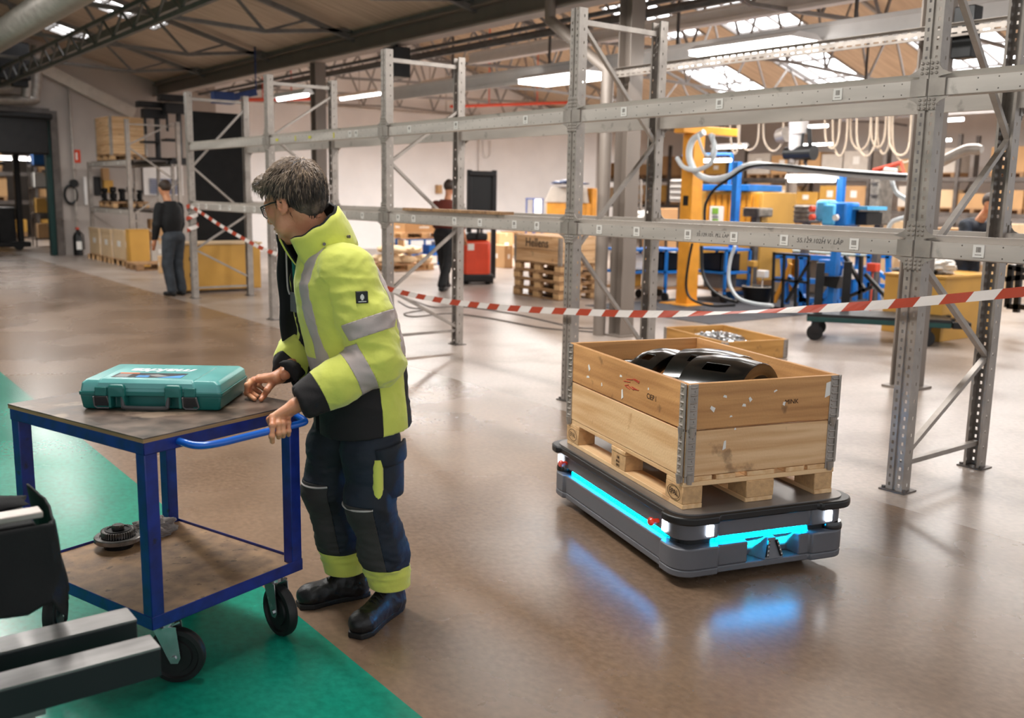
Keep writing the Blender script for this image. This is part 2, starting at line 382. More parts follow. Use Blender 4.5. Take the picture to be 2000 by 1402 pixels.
# purlin pair and gutter beam
def hbeam(y0, y1, x, z, wd, h, t=.02):
    return MB().b2((x - wd / 2, y0, z), (x + wd / 2, y1, z + t)).b2((x - wd / 2, y0, z + h - t), (x + wd / 2, y1, z + h)).b2((x - .01, y0, z + t), (x + .01, y1, z + h - t))
struct('gutter_beam', hbeam(-3, WB, GUT, 3.98, .26, .26), 'colgrey')
struct('gutter_flange', MB().b2((GUT - .13, -3, 3.955), (GUT + .13, WB, 3.98)), 'wallg')
struct('gutter_beam', MB().b2((GUT - .05, -3, 4.25), (GUT + .35, WB, 4.4)), 'trussl')
struct('gutter_beam', hbeam(-3, 41, 22.1, 3.96, .26, .28), 'trussl')
def column(x, y, h, s=.21):
    a = s / 2; t = .016
    return MB().b2((x - a, y - a, 0), (x + a, y - a + t, h)).b2((x - a, y + a - t, 0), (x + a, y + a, h)).b2((x - .008, y - a + t, 0), (x + .008, y + a - t, h)).b2((x - a - .05, y - a - .05, 0), (x + a + .05, y + a + .05, .02))
for x, y in ((GUT, 16.5), (GUT, 8.4), (GUT, onX(1806, 350, GUT).y), (22.1, 16.5), (22.1, 12.4), (22.1, 8.4)):
    struct('column', column(x, y, 3.97), 'colgrey')
# downpipe that kinks over to the column
pp = [onX(1075, -60, 7.9), onX(1075, 40, 7.9), onX(1187, 138, 7.9)]
pp.append(Vector((7.9, pp[2].y, 0)))
dp = MB(); dp.tube([pp[0], pp[1], pp[2], pp[3]], .075, 14)
tag(dp.build('downpipe', 'colgrey', smooth=True), 'brown grey downpipe kinking across to the tall column near the pallet crate', 'pipe')
# end wall pipes and ducts, top left
def A(y0, y1, x, z, r, m, name, label, cat, n=14, bends=None):
    return tag(MB().tube([(x, y0, z), (x, y1, z)], r, n).build(name, m, smooth=True), label, cat)
p = onX(52, 38, 3.0); A(7, 24.5, 3.0, p.z, .2, 'galv', 'ventilation_duct', 'large round ventilation duct running under the roof at top left', 'duct', 20)
# two lattice purlins beside it
def purlin(x, z, y0, y1, m, name, label):
    t = MB(); t.b2((x - .03, y0, z), (x + .03, y1, z + .06)); t.b2((x - .03, y0, z + .35), (x + .03, y1, z + .41))
    n = int((y1 - y0) / .5)
    for i in range(n):
        a = y0 + (y1 - y0) * i / n; b = y0 + (y1 - y0) * (i + 1) / n
        t.bar((x, a, z + (.06 if i % 2 else .35)), (x, b, z + (.35 if i % 2 else .06)), .03, .03)
    return struct(name, t, m)
q = onX(180, 65, 4.3); purlin(4.3, q.z - .25, 8, WB, 'truss', 'lattice_purlin', '')
struct('rake_beam', MB().bar(onY(70, 126, WB - .1), onY(262, 222, WB - .1), .1, .28), 'cardw')
q = onX(260, 45, 4.75); struct('purlin', MB().b2((4.7, 8, q.z - .06), (4.82, WB, q.z + .06)), 'trussl')
# silver process pipes above the gate
pz = lambda u, v, y=WB - .6: onY(u, v, y)
for i, pl in enumerate([[(-60, 192), (58, 194), (66, 186), (70, 160), (72, 90)], [(-60, 172), (8, 172), (20, 160), (18, 138), (-60, 128)], [(-60, 120), (30, 118), (48, 125), (52, 150), (50, 190)]]):
    t = MB().tube(spline([pz(u, v, WB - .5 - .25 * i) for u, v in pl], 5), .13 if i < 2 else .1, 12)
    tag(t.build('heating_pipe', 'galv', smooth=True), ['lowest silver insulated pipe running above the dark gate', 'silver pipe bending back on itself at the left picture edge', 'upper silver pipe dropping to the others above the gate'][i], 'pipe')
a = onY(-40, 110, WB - 1.2); b = onY(50, 190, WB - 1.2)
tag(MB().b2((a.x, WB - 1.2, b.z + .35), (b.x + .1, WB - 1.45, a.z + .35)).b2((b.x - .3, WB - 1.4, b.z + .2), (b.x + .05, WB - 1.25, b.z + .9)).build('fan_unit', 'steelblk', bev=.03), 'dark ventilation fan unit among silver pipes above the gate', 'ventilation unit')
# cable tray beams over the work area
def tray(x, z, y0, y1, h, wd, label, m='white'):
    t = MB().b2((x - wd / 2, y0, z), (x + wd / 2, y1, z + h)).b2((x - wd / 2 - .03, y0, z - .02), (x - wd / 2 + .02, y1, z + .03)).b2((x - wd / 2 - .03, y0, z + h - .02), (x - wd / 2 + .02, y1, z + h + .02))
    o = tag(t.build('installation_duct', m), label, 'duct'); 
    for y in np.arange(y0 + .8, y1, 2.6): MB().bar((x, y, z + h), (x, y, min(4.3, z + h + 1)), .03, .03).build('hanger_rod', 'galvd', o)
    return o
tray(9.5, 3.38, 3.0, 16.5, .2, .12, 'long white ceiling duct with bright lamps beside it, right of the tall column')
tray(10.5, 4.02, 2.0, 15, .16, .22, 'grey square ventilation channel high behind the bright lamps', 'white')
tray(14.5, 3.0, 3.5, 9.9, .45, .1, 'white panelled crane girder seen at upper right behind the rack', 'white')
for i, (x, z, y1) in enumerate([(8.6, 3.93, 24), (8.85, 3.86, 22), (9.2, 4.0, 24)]):
    tag(MB().b2((x - .03, 3, z), (x + .03, y1, z + .05)).build('conduit_rail', 'truss'), ['nearest', 'middle', 'farthest'][i] + ' of the three thin dark rails running below the roof right of the gutter beam', 'rail')
# luminaires
def luminaire(x, y0, y1, z, label, group=None, wd=.3, tubes=1, house=True, along='y'):
    L = y1 - y0; o = thing('ceiling_lamp', label, 'lamp', (x, (y0 + y1) / 2, z), 0 if along == 'y' else PI / 2, group)
    if house:
        MB().prism([(-wd / 2, 0), (wd / 2, 0), (wd / 4, .07), (-wd / 4, .07)], -L / 2, L / 2, Matrix(((1, 0, 0, 0), (0, 0, 1, 0), (0, 1, 0, 0), (0, 0, 0, 1)))).build('housing', 'white', o, world=False)
    if tubes > 1: MB().b2((-wd / 2 + .03, -L / 2 + .02, -.06), (wd / 2 - .03, L / 2 - .02, -.002)).build('glare_panel', 'led', o, world=False)  # glowing panel added oversize to imitate the lamp's glare
    for k in range(tubes if tubes == 1 else 0):
        dx = (k - (tubes - 1) / 2) * .12
        MB().tube([(dx, -L / 2 + .03, -.02), (dx, L / 2 - .03, -.02)], .03, 8).build('tube', 'led', o, world=False)
    return o
ya = onX(1040, 132, 9.15).y; yb = onX(1176, 150, 9.15).y; luminaire(9.15, yb, ya, 3.33, 'bright ceiling lamp left of the tall column, above the upper beam', wd=.6, tubes=2)
ya = onX(1375, 85, 9.15).y; yb = onX(1578, 60, 9.15).y; luminaire(9.15, yb, ya, 3.40, 'largest bright ceiling lamp, right of the tall column', wd=.6, tubes=2)
ya = onX(665, 190, 10.5).y; yb = onX(745, 182, 10.5).y; luminaire(10.5, yb, ya, onX(700, 187, 10.5).z, 'narrow lit ceiling lamp behind the third rack upright')
ya = onX(830, 165, 10.5).y; yb = onX(905, 157, 10.5).y; luminaire(10.5, yb, ya, onX(860, 161, 10.5).z, 'narrow lit ceiling lamp just left of the rack upright behind the plank')
for u, v, wpx, tx in [(1226, 267, 40, 'behind the brace right of the tall column'), (1382, 257, 62, 'above the orange column'), (1425, 286, 66, 'right of the orange column under the rear beam'), (1586, 245, 66, 'over the hanging robot arm'), (1588, 281, 78, 'beside the hanging robot arm, middle height'), (1617, 306, 68, 'beside the hanging robot arm, lowest'),
                    (1852, 232, 66, 'in the gap right of the near upright, uppermost'), (1842, 272, 36, 'in the gap right of the near upright, second'), (1932, 317, 46, 'in the gap right of the near upright, lowest'), (572, 187, 60, 'above the man\'s head behind the rack')]:
    z = 3.1; c = g(u, v, z); ya = onX(u - wpx / 2, v, c.x).y; yb = onX(u + wpx / 2, v, c.x).y
    luminaire(c.x, yb, ya, z, 'small lit tube lamp ' + tx, 'small tube lamps over the work area', wd=.2, house=(u < 1500))
# ================================================================== THE EMPTY PALLET RACK
def profile_mesh(name, pts, slots, dots, h, pitch=.05, s0=.03, z0=0.):
    """upright: open sheet profile pts (x,y) drawn upward, slots punched in the listed strips every pitch"""
    vs = []; fs = []; zs = []
    n = int(h / pitch)
    for i in range(n): zs += [z0 + i * pitch, z0 + i * pitch + s0]
    zs.append(z0 + n * pitch)
    m = len(pts)
    for z in zs: vs += [(x, y, z) for x, y in pts]
    for i in range(len(zs) - 1):
        for j in range(m - 1):
            if j in slots and i % 2: continue
            if j in dots and i % 2 and i % 4 == 1: continue
            fs.append((i * m + j, i * m + j + 1, (i + 1) * m + j + 1, (i + 1) * m + j))
    me = bpy.data.meshes.new(name); me.from_pydata(vs, [], fs); me.materials.append(M['galv']); return me
W_ = .05
UP = [(.082, -.035), (.082, -W_), (.055, -W_), (.045, -W_), (0, -W_), (0, -.036), (0, -.023), (0, -.012), (.012, -.008), (.012, .008), (0, .012), (0, .023), (0, .036), (0, W_), (.045, W_), (.055, W_), (.082, W_), (.082, .035)]
RZH = 3.12
upm = profile_mesh('upright', UP, (5, 11), (2, 14), RZH)
UPR = [(-x, -y) for x, y in UP]; upr = profile_mesh('upright', UPR, (5, 11), (2, 14), RZH)
DEP = XR - X0
frame_label = {0: 'galvanised rack frame nearest the camera, at the right, perforated uprights', 1: 'galvanised rack frame just left of the crate on the robot', 2: 'galvanised rack frame directly right of the man in the yellow jacket',
               3: 'galvanised rack frame rising right behind the man\'s head', 4: 'last galvanised rack frame, at the left end in front of the black board'}
braces = {0: [(0, .22), (1, .72), (0, 1.33), (1, 2.05), (0, 2.95)], 1: [(0, .22), (1, .35), (0, 1.25), (1, 2.12), (0, 2.98)], 2: [(1, .2), (0, .65), (1, 1.28), (0, 1.98), (1, 2.55)], 3: [(1, .3), (0, 1.0), (1, 1.7), (0, 2.35), (1, 2.9)], 4: [(1, .3), (0, .75), (1, 1.28), (0, 2.0), (1, 2.9)]}
def cbar(mb, p, q, wd=.035, h=.03):
    p = Vector(p); q = Vector(q); mb.bar(p, q, wd, h)
for k in range(5):
    y = FY + BAY * k
    fr = thing('rack_frame', frame_label[k], 'rack frame', (X0, y, 0), group='frames of the empty pallet rack')
    for (me, x) in ((upm, 0), (upr, DEP)):
        o = link('upright', me, fr, world=False); o.location = (x, 0, 0); sm = o.modifiers.new('s', 'SOLIDIFY'); sm.thickness = .0025
        dx = .04 if x == 0 else -.04
        fp = MB().b2((x + dx - .07, -.08, 0), (x + dx + .07, .08, .008))
        for sy in (-.065, .065): fp.cyl((x + dx - .04, sy, .008), (x + dx - .04, sy, .022), .012, 8)
        fp.build('foot_plate', 'galvd', fr, world=False)
    MB().bar((.05, 0, .16), (DEP - .05, 0, .16), .035, .03).build('brace', 'galv', fr, world=False)
    MB().bar((.05, 0, 3.0), (DEP - .05, 0, 3.0), .035, .04).build('brace', 'galv', fr, world=False)
    b = braces[k]
    for (s0, z0), (s1, z1) in zip(b, b[1:]):
        MB().bar((.06 if not s0 else DEP - .06, -.015, z0), (.06 if not s1 else DEP - .06, -.015, z1), .035, .028).build('brace', 'galv', fr, world=False)
# beams: rolled profile with a dark step above a bright face, bolted end connectors
BP = [(0, -.06), (0, .026), (.03, .029), (.014, .062), (.05, .062), (.05, -.066), (.008, -.066)]
def beam_parts(o, sgn, L):
    pr = [(sgn * x, z) for x, z in BP]
    fr_ = Matrix(((1, 0, 0, 0), (0, 0, 1, 0), (0, 1, 0, 0), (0, 0, 0, 1)))
    MB().prism(pr, -L / 2 + .052, L / 2 - .052, fr_).build('beam_profile', 'galvb', o, world=False)
    d = MB()
    for i in range(int((L - .3) / .11)):
        y = -L / 2 + .16 + i * .11
        for z in (.014, -.045): d.lathe([(.0045, 0), (.003, .002), (0, .0022)], 6, (0, y, z), Matrix(((0, 0, -sgn), (0, 1, 0), (sgn, 0, 0))).to_3x3())
    d.build('dimple', 'galvd', o, world=False, kind='stuff')
    for s in (-1, 1):
        y = s * (L / 2); c = MB(); e = -sgn * .004
        c.b2((e, y - s * .002, -.135), (e - sgn * .004, y - s * .055, .135)); c.b2((e - sgn * .004, y - s * .006, -.062), (e - sgn * .012, y - s * .10, .03))
        c.b2((e, y - s * .055, -.11), (e + sgn * .03, y - s * .06, .11))
        c.prism([(y - s * .055, -.066), (y - s * .13, -.066), (y - s * .075, -.088), (y - s * .055, -.105)], e - sgn * .001, e - sgn * .004, Matrix(((0, 0, 1, 0), (1, 0, 0, 0), (0, 1, 0, 0), (0, 0, 0, 1))))
        c.prism([(y - s * .055, .04), (y - s * .13, .05), (y - s * .075, .075), (y - s * .055, .10)], e - sgn * .001, e - sgn * .004, Matrix(((0, 0, 1, 0), (1, 0, 0, 0), (0, 1, 0, 0), (0, 0, 0, 1))))
        c.build('connector', 'galv', o, world=False)
        b = MB()
        for z in (-.125, -.103, -.081, .06, .085, .112):
            for yy in (.014, .041): b.lathe([(.009, 0), (.009, .004), (.004, .008), (0, .008)], 8, (e - sgn * .004, y - s * yy, z), Matrix(((0, 0, -sgn), (0, 1, 0), (sgn, 0, 0))).to_3x3())
        b.build('bolt_head', 'galv', o, world=False, kind='stuff')
ZB1, ZB2 = 1.429, 2.300
beams = {}
src = {}
where = {-1: 'right of the near upright', 0: 'over the crate on the robot', 1: 'just right of the man', 2: 'behind the man\'s head', 3: 'in the last bay at the left'}
for k in range(-1, 4):
    for lv, z in ((1, ZB1), (2, ZB2)):
        for row, x, sg in (('front', X0, 1), ('rear', XR, -1)):
            lab = '%s %s rack beam in the bay %s' % ('lower' if lv == 1 else 'upper', row, where[k])
            o = thing('rack_beam', lab, 'beam', (x, FY + BAY * (k + .5), z), group='beams of the empty pallet rack')
            if row not in src: beam_parts(o, sg, BAY); src[row] = o
            else:
                bpy.data.objects.remove(o); o = dup(src[row], (x, FY + BAY * (k + .5), z), 0, lab)
            beams[(k, lv, row)] = o
# stickers (positions read off the photo, on the beam faces)
def sticker(u, v, lv, wd=.060, h=.066, yellow=False):
    p = onX(u, v, X0 - .001); k = int(math.floor((p.y - FY) / BAY)); par = beams.get((k, lv, 'front'))
    if par is None: return
    z = (ZB1 if lv == 1 else ZB2) - .012; c = Vector((X0 - .0055, p.y, z))
    mb = MB().b2((c.x, c.y - wd / 2, z - h / 2), (c.x + .0045, c.y + wd / 2, z + h / 2), 0)
    if not yellow:
        random.seed(int(u)); yy = -.014
        while yy < .015:
            t = random.choice((.0012, .002, .003)); mb.b2((c.x - .0005, c.y + yy, z - .006), (c.x, c.y + yy + t, z + .022), 1); yy += t + random.choice((.0012, .002))
        for i in range(9): mb.b2((c.x - .0005, c.y - .017 + i * .004, z - .022), (c.x, c.y - .0145 + i * .004, z - .017), 1)
    mb.build('barcode_label' if not yellow else 'yellow_tag', ['paper', 'inkb'] if not yellow else ['ylab', 'ink'], par)
M['inkb'] = mat('barcode_ink', '#7d736c', .7); M['ylab'] = mat('yellow_sticker', '#d8d234', .6)
for u, v in [(388, 403), (403, 404), (430, 405), (449, 406), (478, 407), (497, 408), (672, 416), (708, 421), (778, 425), (808, 427), (888, 432), (938, 434), (1005, 438), (1049, 441), (1171, 447), (1244, 451), (1344, 458), (1434, 462), (1532, 467), (1669, 474), (1912, 488)]: sticker(u, v, 1)
for u, v in [(800, 248), (891, 241), (1027, 229), (1219, 214), (1406, 197), (1637, 180), (684, 257), (696, 256)]: sticker(u, v, 2)
for u, v in [(541, 268), (605, 264), (577, 266), (652, 259)]: sticker(u, v, 2, .07 if u in (541, 605) else .02, .03 if u in (541, 605) else .06, True)
def beamtext(s, u, v, size, shear=.15):
    p = onX(u, v, X0 - .001); k = int(math.floor((p.y - FY) / BAY)); par = beams[(k, 1, 'front')]
    text(s, size, 'stencil_text', 'inkg', frame((X0 - .0012, p.y, ZB1 - .008), (0, -1, 0), (0, 0, 1)), par, ext=.0004, shear=shear)
M['inkg'] = mat('grey_marker', '#5f5a58', .7)
beamtext('55.129.101. PLL LAP', 1391, 461, .034)
beamtext('55.129.102H V. LAP', 1600, 471, .04)
# perforated rail bolted between the columns
pts = [(0, -.05), (0, -.03), (0, -.016), (0, .0), (0, .016), (0, .03), (0, .05)]
me = profile_mesh('perforated_rail', [(0, -.055), (.03, -.055), (.03, -.05), (0, -.03), (0, -.018), (0, .018), (0, .03), (0, .05), (.04, .05)], (3, 5), (), 7.3, pitch=.09, s0=.035)
me.transform(Matrix.Translation((7.95, 1.2, 3.08)) @ Matrix(((-1, 0, 0, 0), (0, 0, 1, 0), (0, 1, 0, 0), (0, 0, 0, 1))))
o = link('perforated_rail', me); o.modifiers.new('s', 'SOLIDIFY').thickness = .003; tag(o, 'perforated steel channel running between the columns above the upper beams', 'rail')
# loose plank lying on the lower beams behind the man
a = onX(822, 412, X0 + .2); b = onX(1018, 417, X0 + .2)
tag(MB().b2((X0 - .02, b.y, ZB1 + .064), (X0 + .12, a.y, ZB1 + .092)).build('loose_plank', 'wD', bev=.003), 'brown wooden plank lying loose on the lower front beam right of the man', 'plank')
# barrier tape with red and white bars along the front of the rack
def tape(path, name, label, wd, twist=None, first=0):
    P = spline(path, 10); L = 0; mb = MB(); bar = .15; red = first
    acc = [0]
    for a, b in zip(P, P[1:]): acc.append(acc[-1] + (b - a).length)
    def at(s):
        s = max(0, min(acc[-1], s))
        for i in range(len(P) - 1):
            if s <= acc[i + 1]: t = (s - acc[i]) / max(1e-6, acc[i + 1] - acc[i]); return P[i].lerp(P[i + 1], t)
        return P[-1]
    n = int(acc[-1] / bar); sk = .5 * wd
    for i in range(n):
        for j in range(2):
            s0 = i * bar + j * bar / 2; s1 = s0 + bar / 2; q = []
            for s, e in ((s0, -1), (s1, -1), (s1, 1), (s0, 1)):
                p = at(s + e * sk); tw = twist(s / acc[-1]) if twist else 0
                tgt = (at(s + .05) - at(s - .05)).normalized(); nz = Vector((math.sin(tw), 0, math.cos(tw))); nz = (nz - tgt * nz.dot(tgt)).normalized()
                q.append(p + nz * (e * wd / 2))
            mb.add(q, [(0, 1, 2, 3)], (i + first) % 2)
    o = mb.build(name, ['tapew', 'tapr'])
    s = o.modifiers.new('s', 'SOLIDIFY'); s.thickness = .0006
    return tag(o, label, 'barrier tape')
M['tapew'] = mat('tape_white', '#e9e1dc', .45, 0, .03); M['tapr'] = mat('tape_red', '#b8472f', .45, 0, .05)
XT = X0 - .09
tp = [(372, 402), (400, 420), (430, 440), (470, 463), (510, 484), (548, 498)]
left = [onX(u, v, XT) for u, v in tp]
tp2 = [(640, 520), (700, 545), (770, 567), (830, 581), (900, 592), (1000, 602), (1105, 608), (1240, 613), (1380, 612), (1500, 607), (1640, 600), (1760, 592), (1880, 581), (2005, 569), (2100, 560)]
right = [onX(u, v, XT) for u, v in tp2]
tape(left + right, 'barrier_tape', 'red and white barrier tape sagging along the front of the whole rack', .052, lambda t: 1.3 * math.exp(-((t - .835) / .05) ** 2))
b = Vector((X0 - .012, FY + 4 * BAY, 0))
w_ = [b + Vector((-.02 + .0 * i, .0, ZB1 + .06 - i * .05)) for i in range(12)]
P = [Vector((X0 + .04 + .085 * math.cos(-t * 2.2), FY + 4 * BAY + .085 * math.sin(-t * 2.2), ZB1 + .05 - t * .06)) for t in np.linspace(0, 8, 34)]
tape(P, 'tape_knot', 'red and white tape wound down the last front upright at the left', .06)
# ================================================================== ROBOT, PALLET, COLLARS
M['rob'] = mat('robot_grey_shell', '#64656b', .42, .15, .06, (5, 5, 5), bump=.04, bscale=300)
M['robd'] = mat('robot_dark_slot', '#141518', .5)
M['rimb'] = mat('robot_black_rim', '#151517', .4, 0, .1)
M['plate'] = mat('robot_top_plate', '#8a8480', .4, .5, .1)
M['cyanled'] = emit('blue_light_strip', (.0, .5, 1.0), 3.0)
M['whiteled'] = emit('white_corner_light', (.85, .92, 1), 8)
M['redb'] = mat('red_button', '#d8351c', .35, coat=.5)
PTH = -.2802; PN = Vector((3.0251, 2.7186, 0)); pa = Vector((math.cos(PTH), math.sin(PTH), 0)); pb = Vector((-math.sin(PTH), math.cos(PTH), 0))
RC = PN + pa * .4 + pb * .6
def rrect(hx, hy, r, n=6, ins=0.):
    p = []
    for cx, cy, a0 in ((hx - r, hy - r, 0), (-hx + r, hy - r, 90), (-hx + r, -hy + r, 180), (hx - r, -hy + r, 270)):
        for i in range(n + 1):
            a = math.radians(a0 + 90 * i / n); p.append((cx + r * math.cos(a), cy + r * math.sin(a)))
    return p
rb = thing('mobile_robot', 'low grey mobile transport robot with glowing blue light strips, carrying the pallet', 'robot', RC, PTH)
HX, HY = .455, .675
def outline(hx, hy, r, mx, my, ins):
    """rounded rectangle whose sides step inwards between the corner blocks"""
    n = 6; p = []
    def arc(cx, cy, a0):
        for i in range(n + 1):
            a = math.radians(a0 + 90 * i / n); p.append((cx + r * math.cos(a), cy + r * math.sin(a)))
    arc(hx - r, hy - r, 0); p.extend([(mx, hy), (mx - .01, hy - ins), (-mx + .01, hy - ins), (-mx, hy)])
    arc(-hx + r, hy - r, 90); p.extend([(-hx, my), (-hx + ins, my - .01), (-hx + ins, -my + .01), (-hx, -my)])
    arc(-hx + r, -hy + r, 180); k = len(p); p.extend([(-mx, -hy), (-mx + .01, -hy + ins), (mx - .01, -hy + ins), (mx, -hy)])
    arc(hx - r, -hy + r, 270); p.extend([(hx, -my), (hx - ins, -my + .01), (hx - ins, my - .01), (hx, my)])
    return p, k
z0, z1, z2, z3, z4 = .05, .178, .213, .292, .335
o1, k1 = outline(HX, HY, .09, .25, .52, .014)
low = MB(); low.prism(o1, z0, .082)
# cavity for the cameras in the front face
cx0, cx1, cdp = -.09, .185, .085
o2 = o1[:k1 + 2] + [(cx0, -HY + .014), (cx0 + .015, -HY + cdp), (cx1 - .015, -HY + cdp), (cx1, -HY + .014)] + o1[k1 + 2:]
low.prism(o2, .082, z1)
low.build('lower_shell', 'rob', rb, bev=.006, world=False)
dv = MB().add([(.0, -HY + .006, .085), (.095, -HY + .006, .085), (.028, -HY + .03, z1 - .004), (.067, -HY + .03, z1 - .004), (-.035, -HY + cdp, .085), (.13, -HY + cdp, .085), (.02, -HY + cdp, z1 - .004), (.075, -HY + cdp, z1 - .004)],
              [(0, 1, 3, 2), (0, 2, 6, 4), (1, 5, 7, 3), (2, 3, 7, 6), (0, 4, 5, 1)])
dv.build('sensor_divider', 'rob', rb, world=False)
for x, t in ((.008, .19), (.087, -.19)):
    c = MB().tube([(x, -HY + .004, .095), (x + t * .1, -HY + .022, z1 - .014)], .0075, 8); cm = c.build('camera_bar', 'blkgloss', rb, world=False)
    l = MB()
    for f in (.15, .4, .65, .88): l.lathe([(.0045, 0), (.003, .001), (0, .001)], 8, (x + t * .1 * f, -HY + .004 + .018 * f - .0072, .095 + .069 * f), Matrix(((1, 0, 0), (0, 0, -1), (0, 1, 0))))
    l.build('lens', 'chrome', cm, kind='stuff', world=False)
MB().prism(rrect(HX - .055, HY - .055, .06), z1, z2).build('light_groove', 'robd', rb, world=False)
st = [((-HX + .05, -.50), (-HX + .05, .50)), ((HX - .05, -.5), (HX - .05, .5)), ((-.24, -HY + .05), (.24, -HY + .05)), ((-.24, HY - .05), (.24, HY - .05))]
for (a, b) in st: MB().bar((*a, (z1 + z2) / 2), (*b, (z1 + z2) / 2), .012, .026).build('light_strip', 'cyanled', rb, world=False)
for nm, (a, b), rz_ in (('strip_glow', st[0], -PI / 2), ('strip_glow', st[2], 0)):
    pass
o3, _ = outline(HX - .012, HY - .012, .085, .25, .52, .012)
MB().prism(o3, z2, z3).build('upper_shell', 'rob', rb, bev=.005, world=False)
o4, _ = outline(HX + .025, HY + .03, .11, .27, .56, .02)
MB().prism(o4, z3, z4 - .006).build('top_rim', 'rimb', rb, bev=.008, world=False)
MB().prism(rrect(HX - .01, HY - .005, .09), z4 - .006, z4).build('top_plate', 'plate', rb, world=False)
for (x, y, nx, ny) in ((-HX + .006, -HY + .13, -1, 0), (-HX + .006, HY - .1, -1, 0), (-HX + .16, -HY + .006, 0, -1), (HX - .12, -HY + .006, 0, -1), (HX - .006, -HY + .13, 1, 0), (HX - .006, HY - .13, 1, 0)):
    MB().box((x, y, .253), (.012 if nx else .034, .034 if nx else .012, .052)).build('corner_light', 'whiteled', rb, bev=.004, world=False)
for y in (-HY + .215, HY - .155):
    e = MB().cyl((-HX + .03, y, .245), (-HX - .012, y, .245), .011, 12).lathe([(.019, 0), (.02, .008), (.015, .016), (0, .018)], 16, (-HX - .008, y, .245), Matrix(((0, 0, -1), (0, 1, 0), (1, 0, 0))))
    e.build('emergency_button', 'redb', rb, world=False, smooth=True)
for (x, y) in ((HX - .06, -HY + .06), (-HX + .06, HY - .06)):
    MB().lathe([(0, z1), (.05, z1), (.052, z1 + .014), (.045, z1 + .034), (0, z1 + .034)], 24, (x, y, 0)).build('laser_scanner', 'blkgloss', rb, world=False, smooth=True)
for x in (-.225, .215): MB().lathe([(0, 0), (.009, 0), (.009, .004), (.005, .009), (0, .009)], 10, (x, -HY + .03, z1)).build('indicator_lamp', 'cyanled', rb, world=False)
for (x, y) in ((.3, .5), (-.3, .5), (.3, -.5), (-.3, -.5), (.32, 0), (-.32, 0)): MB().cyl((x - .02, y, .06), (x + .02, y, .06), .06, 20).build('wheel', 'blackm', rb, world=False)
# real light of the strips, spilling out of the groove onto the floor
def strip_light(lx, ly, sx, power, rz):
    l = bpy.data.lights.new('blue_strip_lamp', 'AREA'); l.shape = 'RECTANGLE'; l.size = sx; l.size_y = .02; l.energy = power; l.color = (.0, .72, 1); l.spread = math.radians(62); 
    o = bpy.data.objects.new('blue_strip_lamp', l); COL.objects.link(o); o.parent = rb; o.location = (lx, ly, z2 - .012); o.rotation_euler = (math.radians(62), 0, rz)
strip_light(-HX + .036, 0, 1.0, 85, -PI / 2); strip_light(0, -HY + .036, .5, 60, 0); strip_light(HX - .036, 0, 1.0, 50, PI / 2)

# pallet, local x = 0.8 m side, y = 1.2 m side, origin at the middle of the underside
def pallet(name, label, loc, rz, mats=('wB', 'wA', 'wE', 'wB'), group=None, parts=True, seed=0):
    random.seed(seed); p = thing(name, label, 'pallet', loc, rz, group); H = .144
    def mk(nm, c, d, m):
        j = lambda s: random.uniform(-s, s)
        return (nm, MB().box((c[0] + j(.003), c[1] + j(.003), c[2]), d), m)
    L = []
    for x, wd in ((-.3275, .145), (-.1825, .1), (0, .145), (.1825, .1), (.3275, .145)): L.append(mk('deck_board', (x, 0, H - .011), (wd, 1.2, .022), mats[0]))
    for y in (-.5275, 0, .5275): L.append(mk('cross_board', (0, y, H - .033), (.8, .145, .022), mats[1]))
    for x, wd in ((-.35, .1), (0, .145), (.35, .1)):
        for y in (-.5275, 0, .5275): L.append(mk('block', (x, y, .061), (wd, .145, .078), mats[2]))
        L.append(mk('bottom_board', (x, 0, .011), (wd, 1.2, .022), mats[3]))
    if parts:
        for nm, mb, m in L: mb.build(nm, m, p, world=False, bev=.0025, seg=1)
    else:
        for nm in ('deck_board', 'cross_board', 'block', 'bottom_board'):
            for n2, mb, m in L:
                if n2 == nm: mb.build(nm, m, p, world=False)
    return p
p0 = pallet('euro_pallet', 'pale wooden pallet lying on the grey robot', RC + Vector((0, 0, .335)), PTH, ('wLB', 'wLA', 'wE', 'wLB'))
M['brand'] = mat('burnt_brand', '#3a2416', .8)
def oval(y, s):
    x = -.4012; t = []
    mb = MB().tube([(x, y + .05 * math.cos(a), .062 + .031 * math.sin(a)) for a in np.linspace(0, 2 * PI, 25)[:-1]], .0013, 6, closed=True)
    mb.build('brand_ring', 'brand', p0, world=False)
    text(s, .034, 'brand_lettering', 'brand', frame((x, y, .062), (0, -1, 0), (0, 0, 1)), p0, ext=.0006, world=False)
oval(-.527, 'EPAL'); oval(.527, 'EPAL')
for i, (s, dz) in enumerate((('DB', .078), ('8141', .058), ('IPPC', .038))):
    text(s, .018, 'brand_lettering', 'brand', frame((-.4012, .0, dz), (0, -1, 0), (0, 0, 1)), p0, world=False)
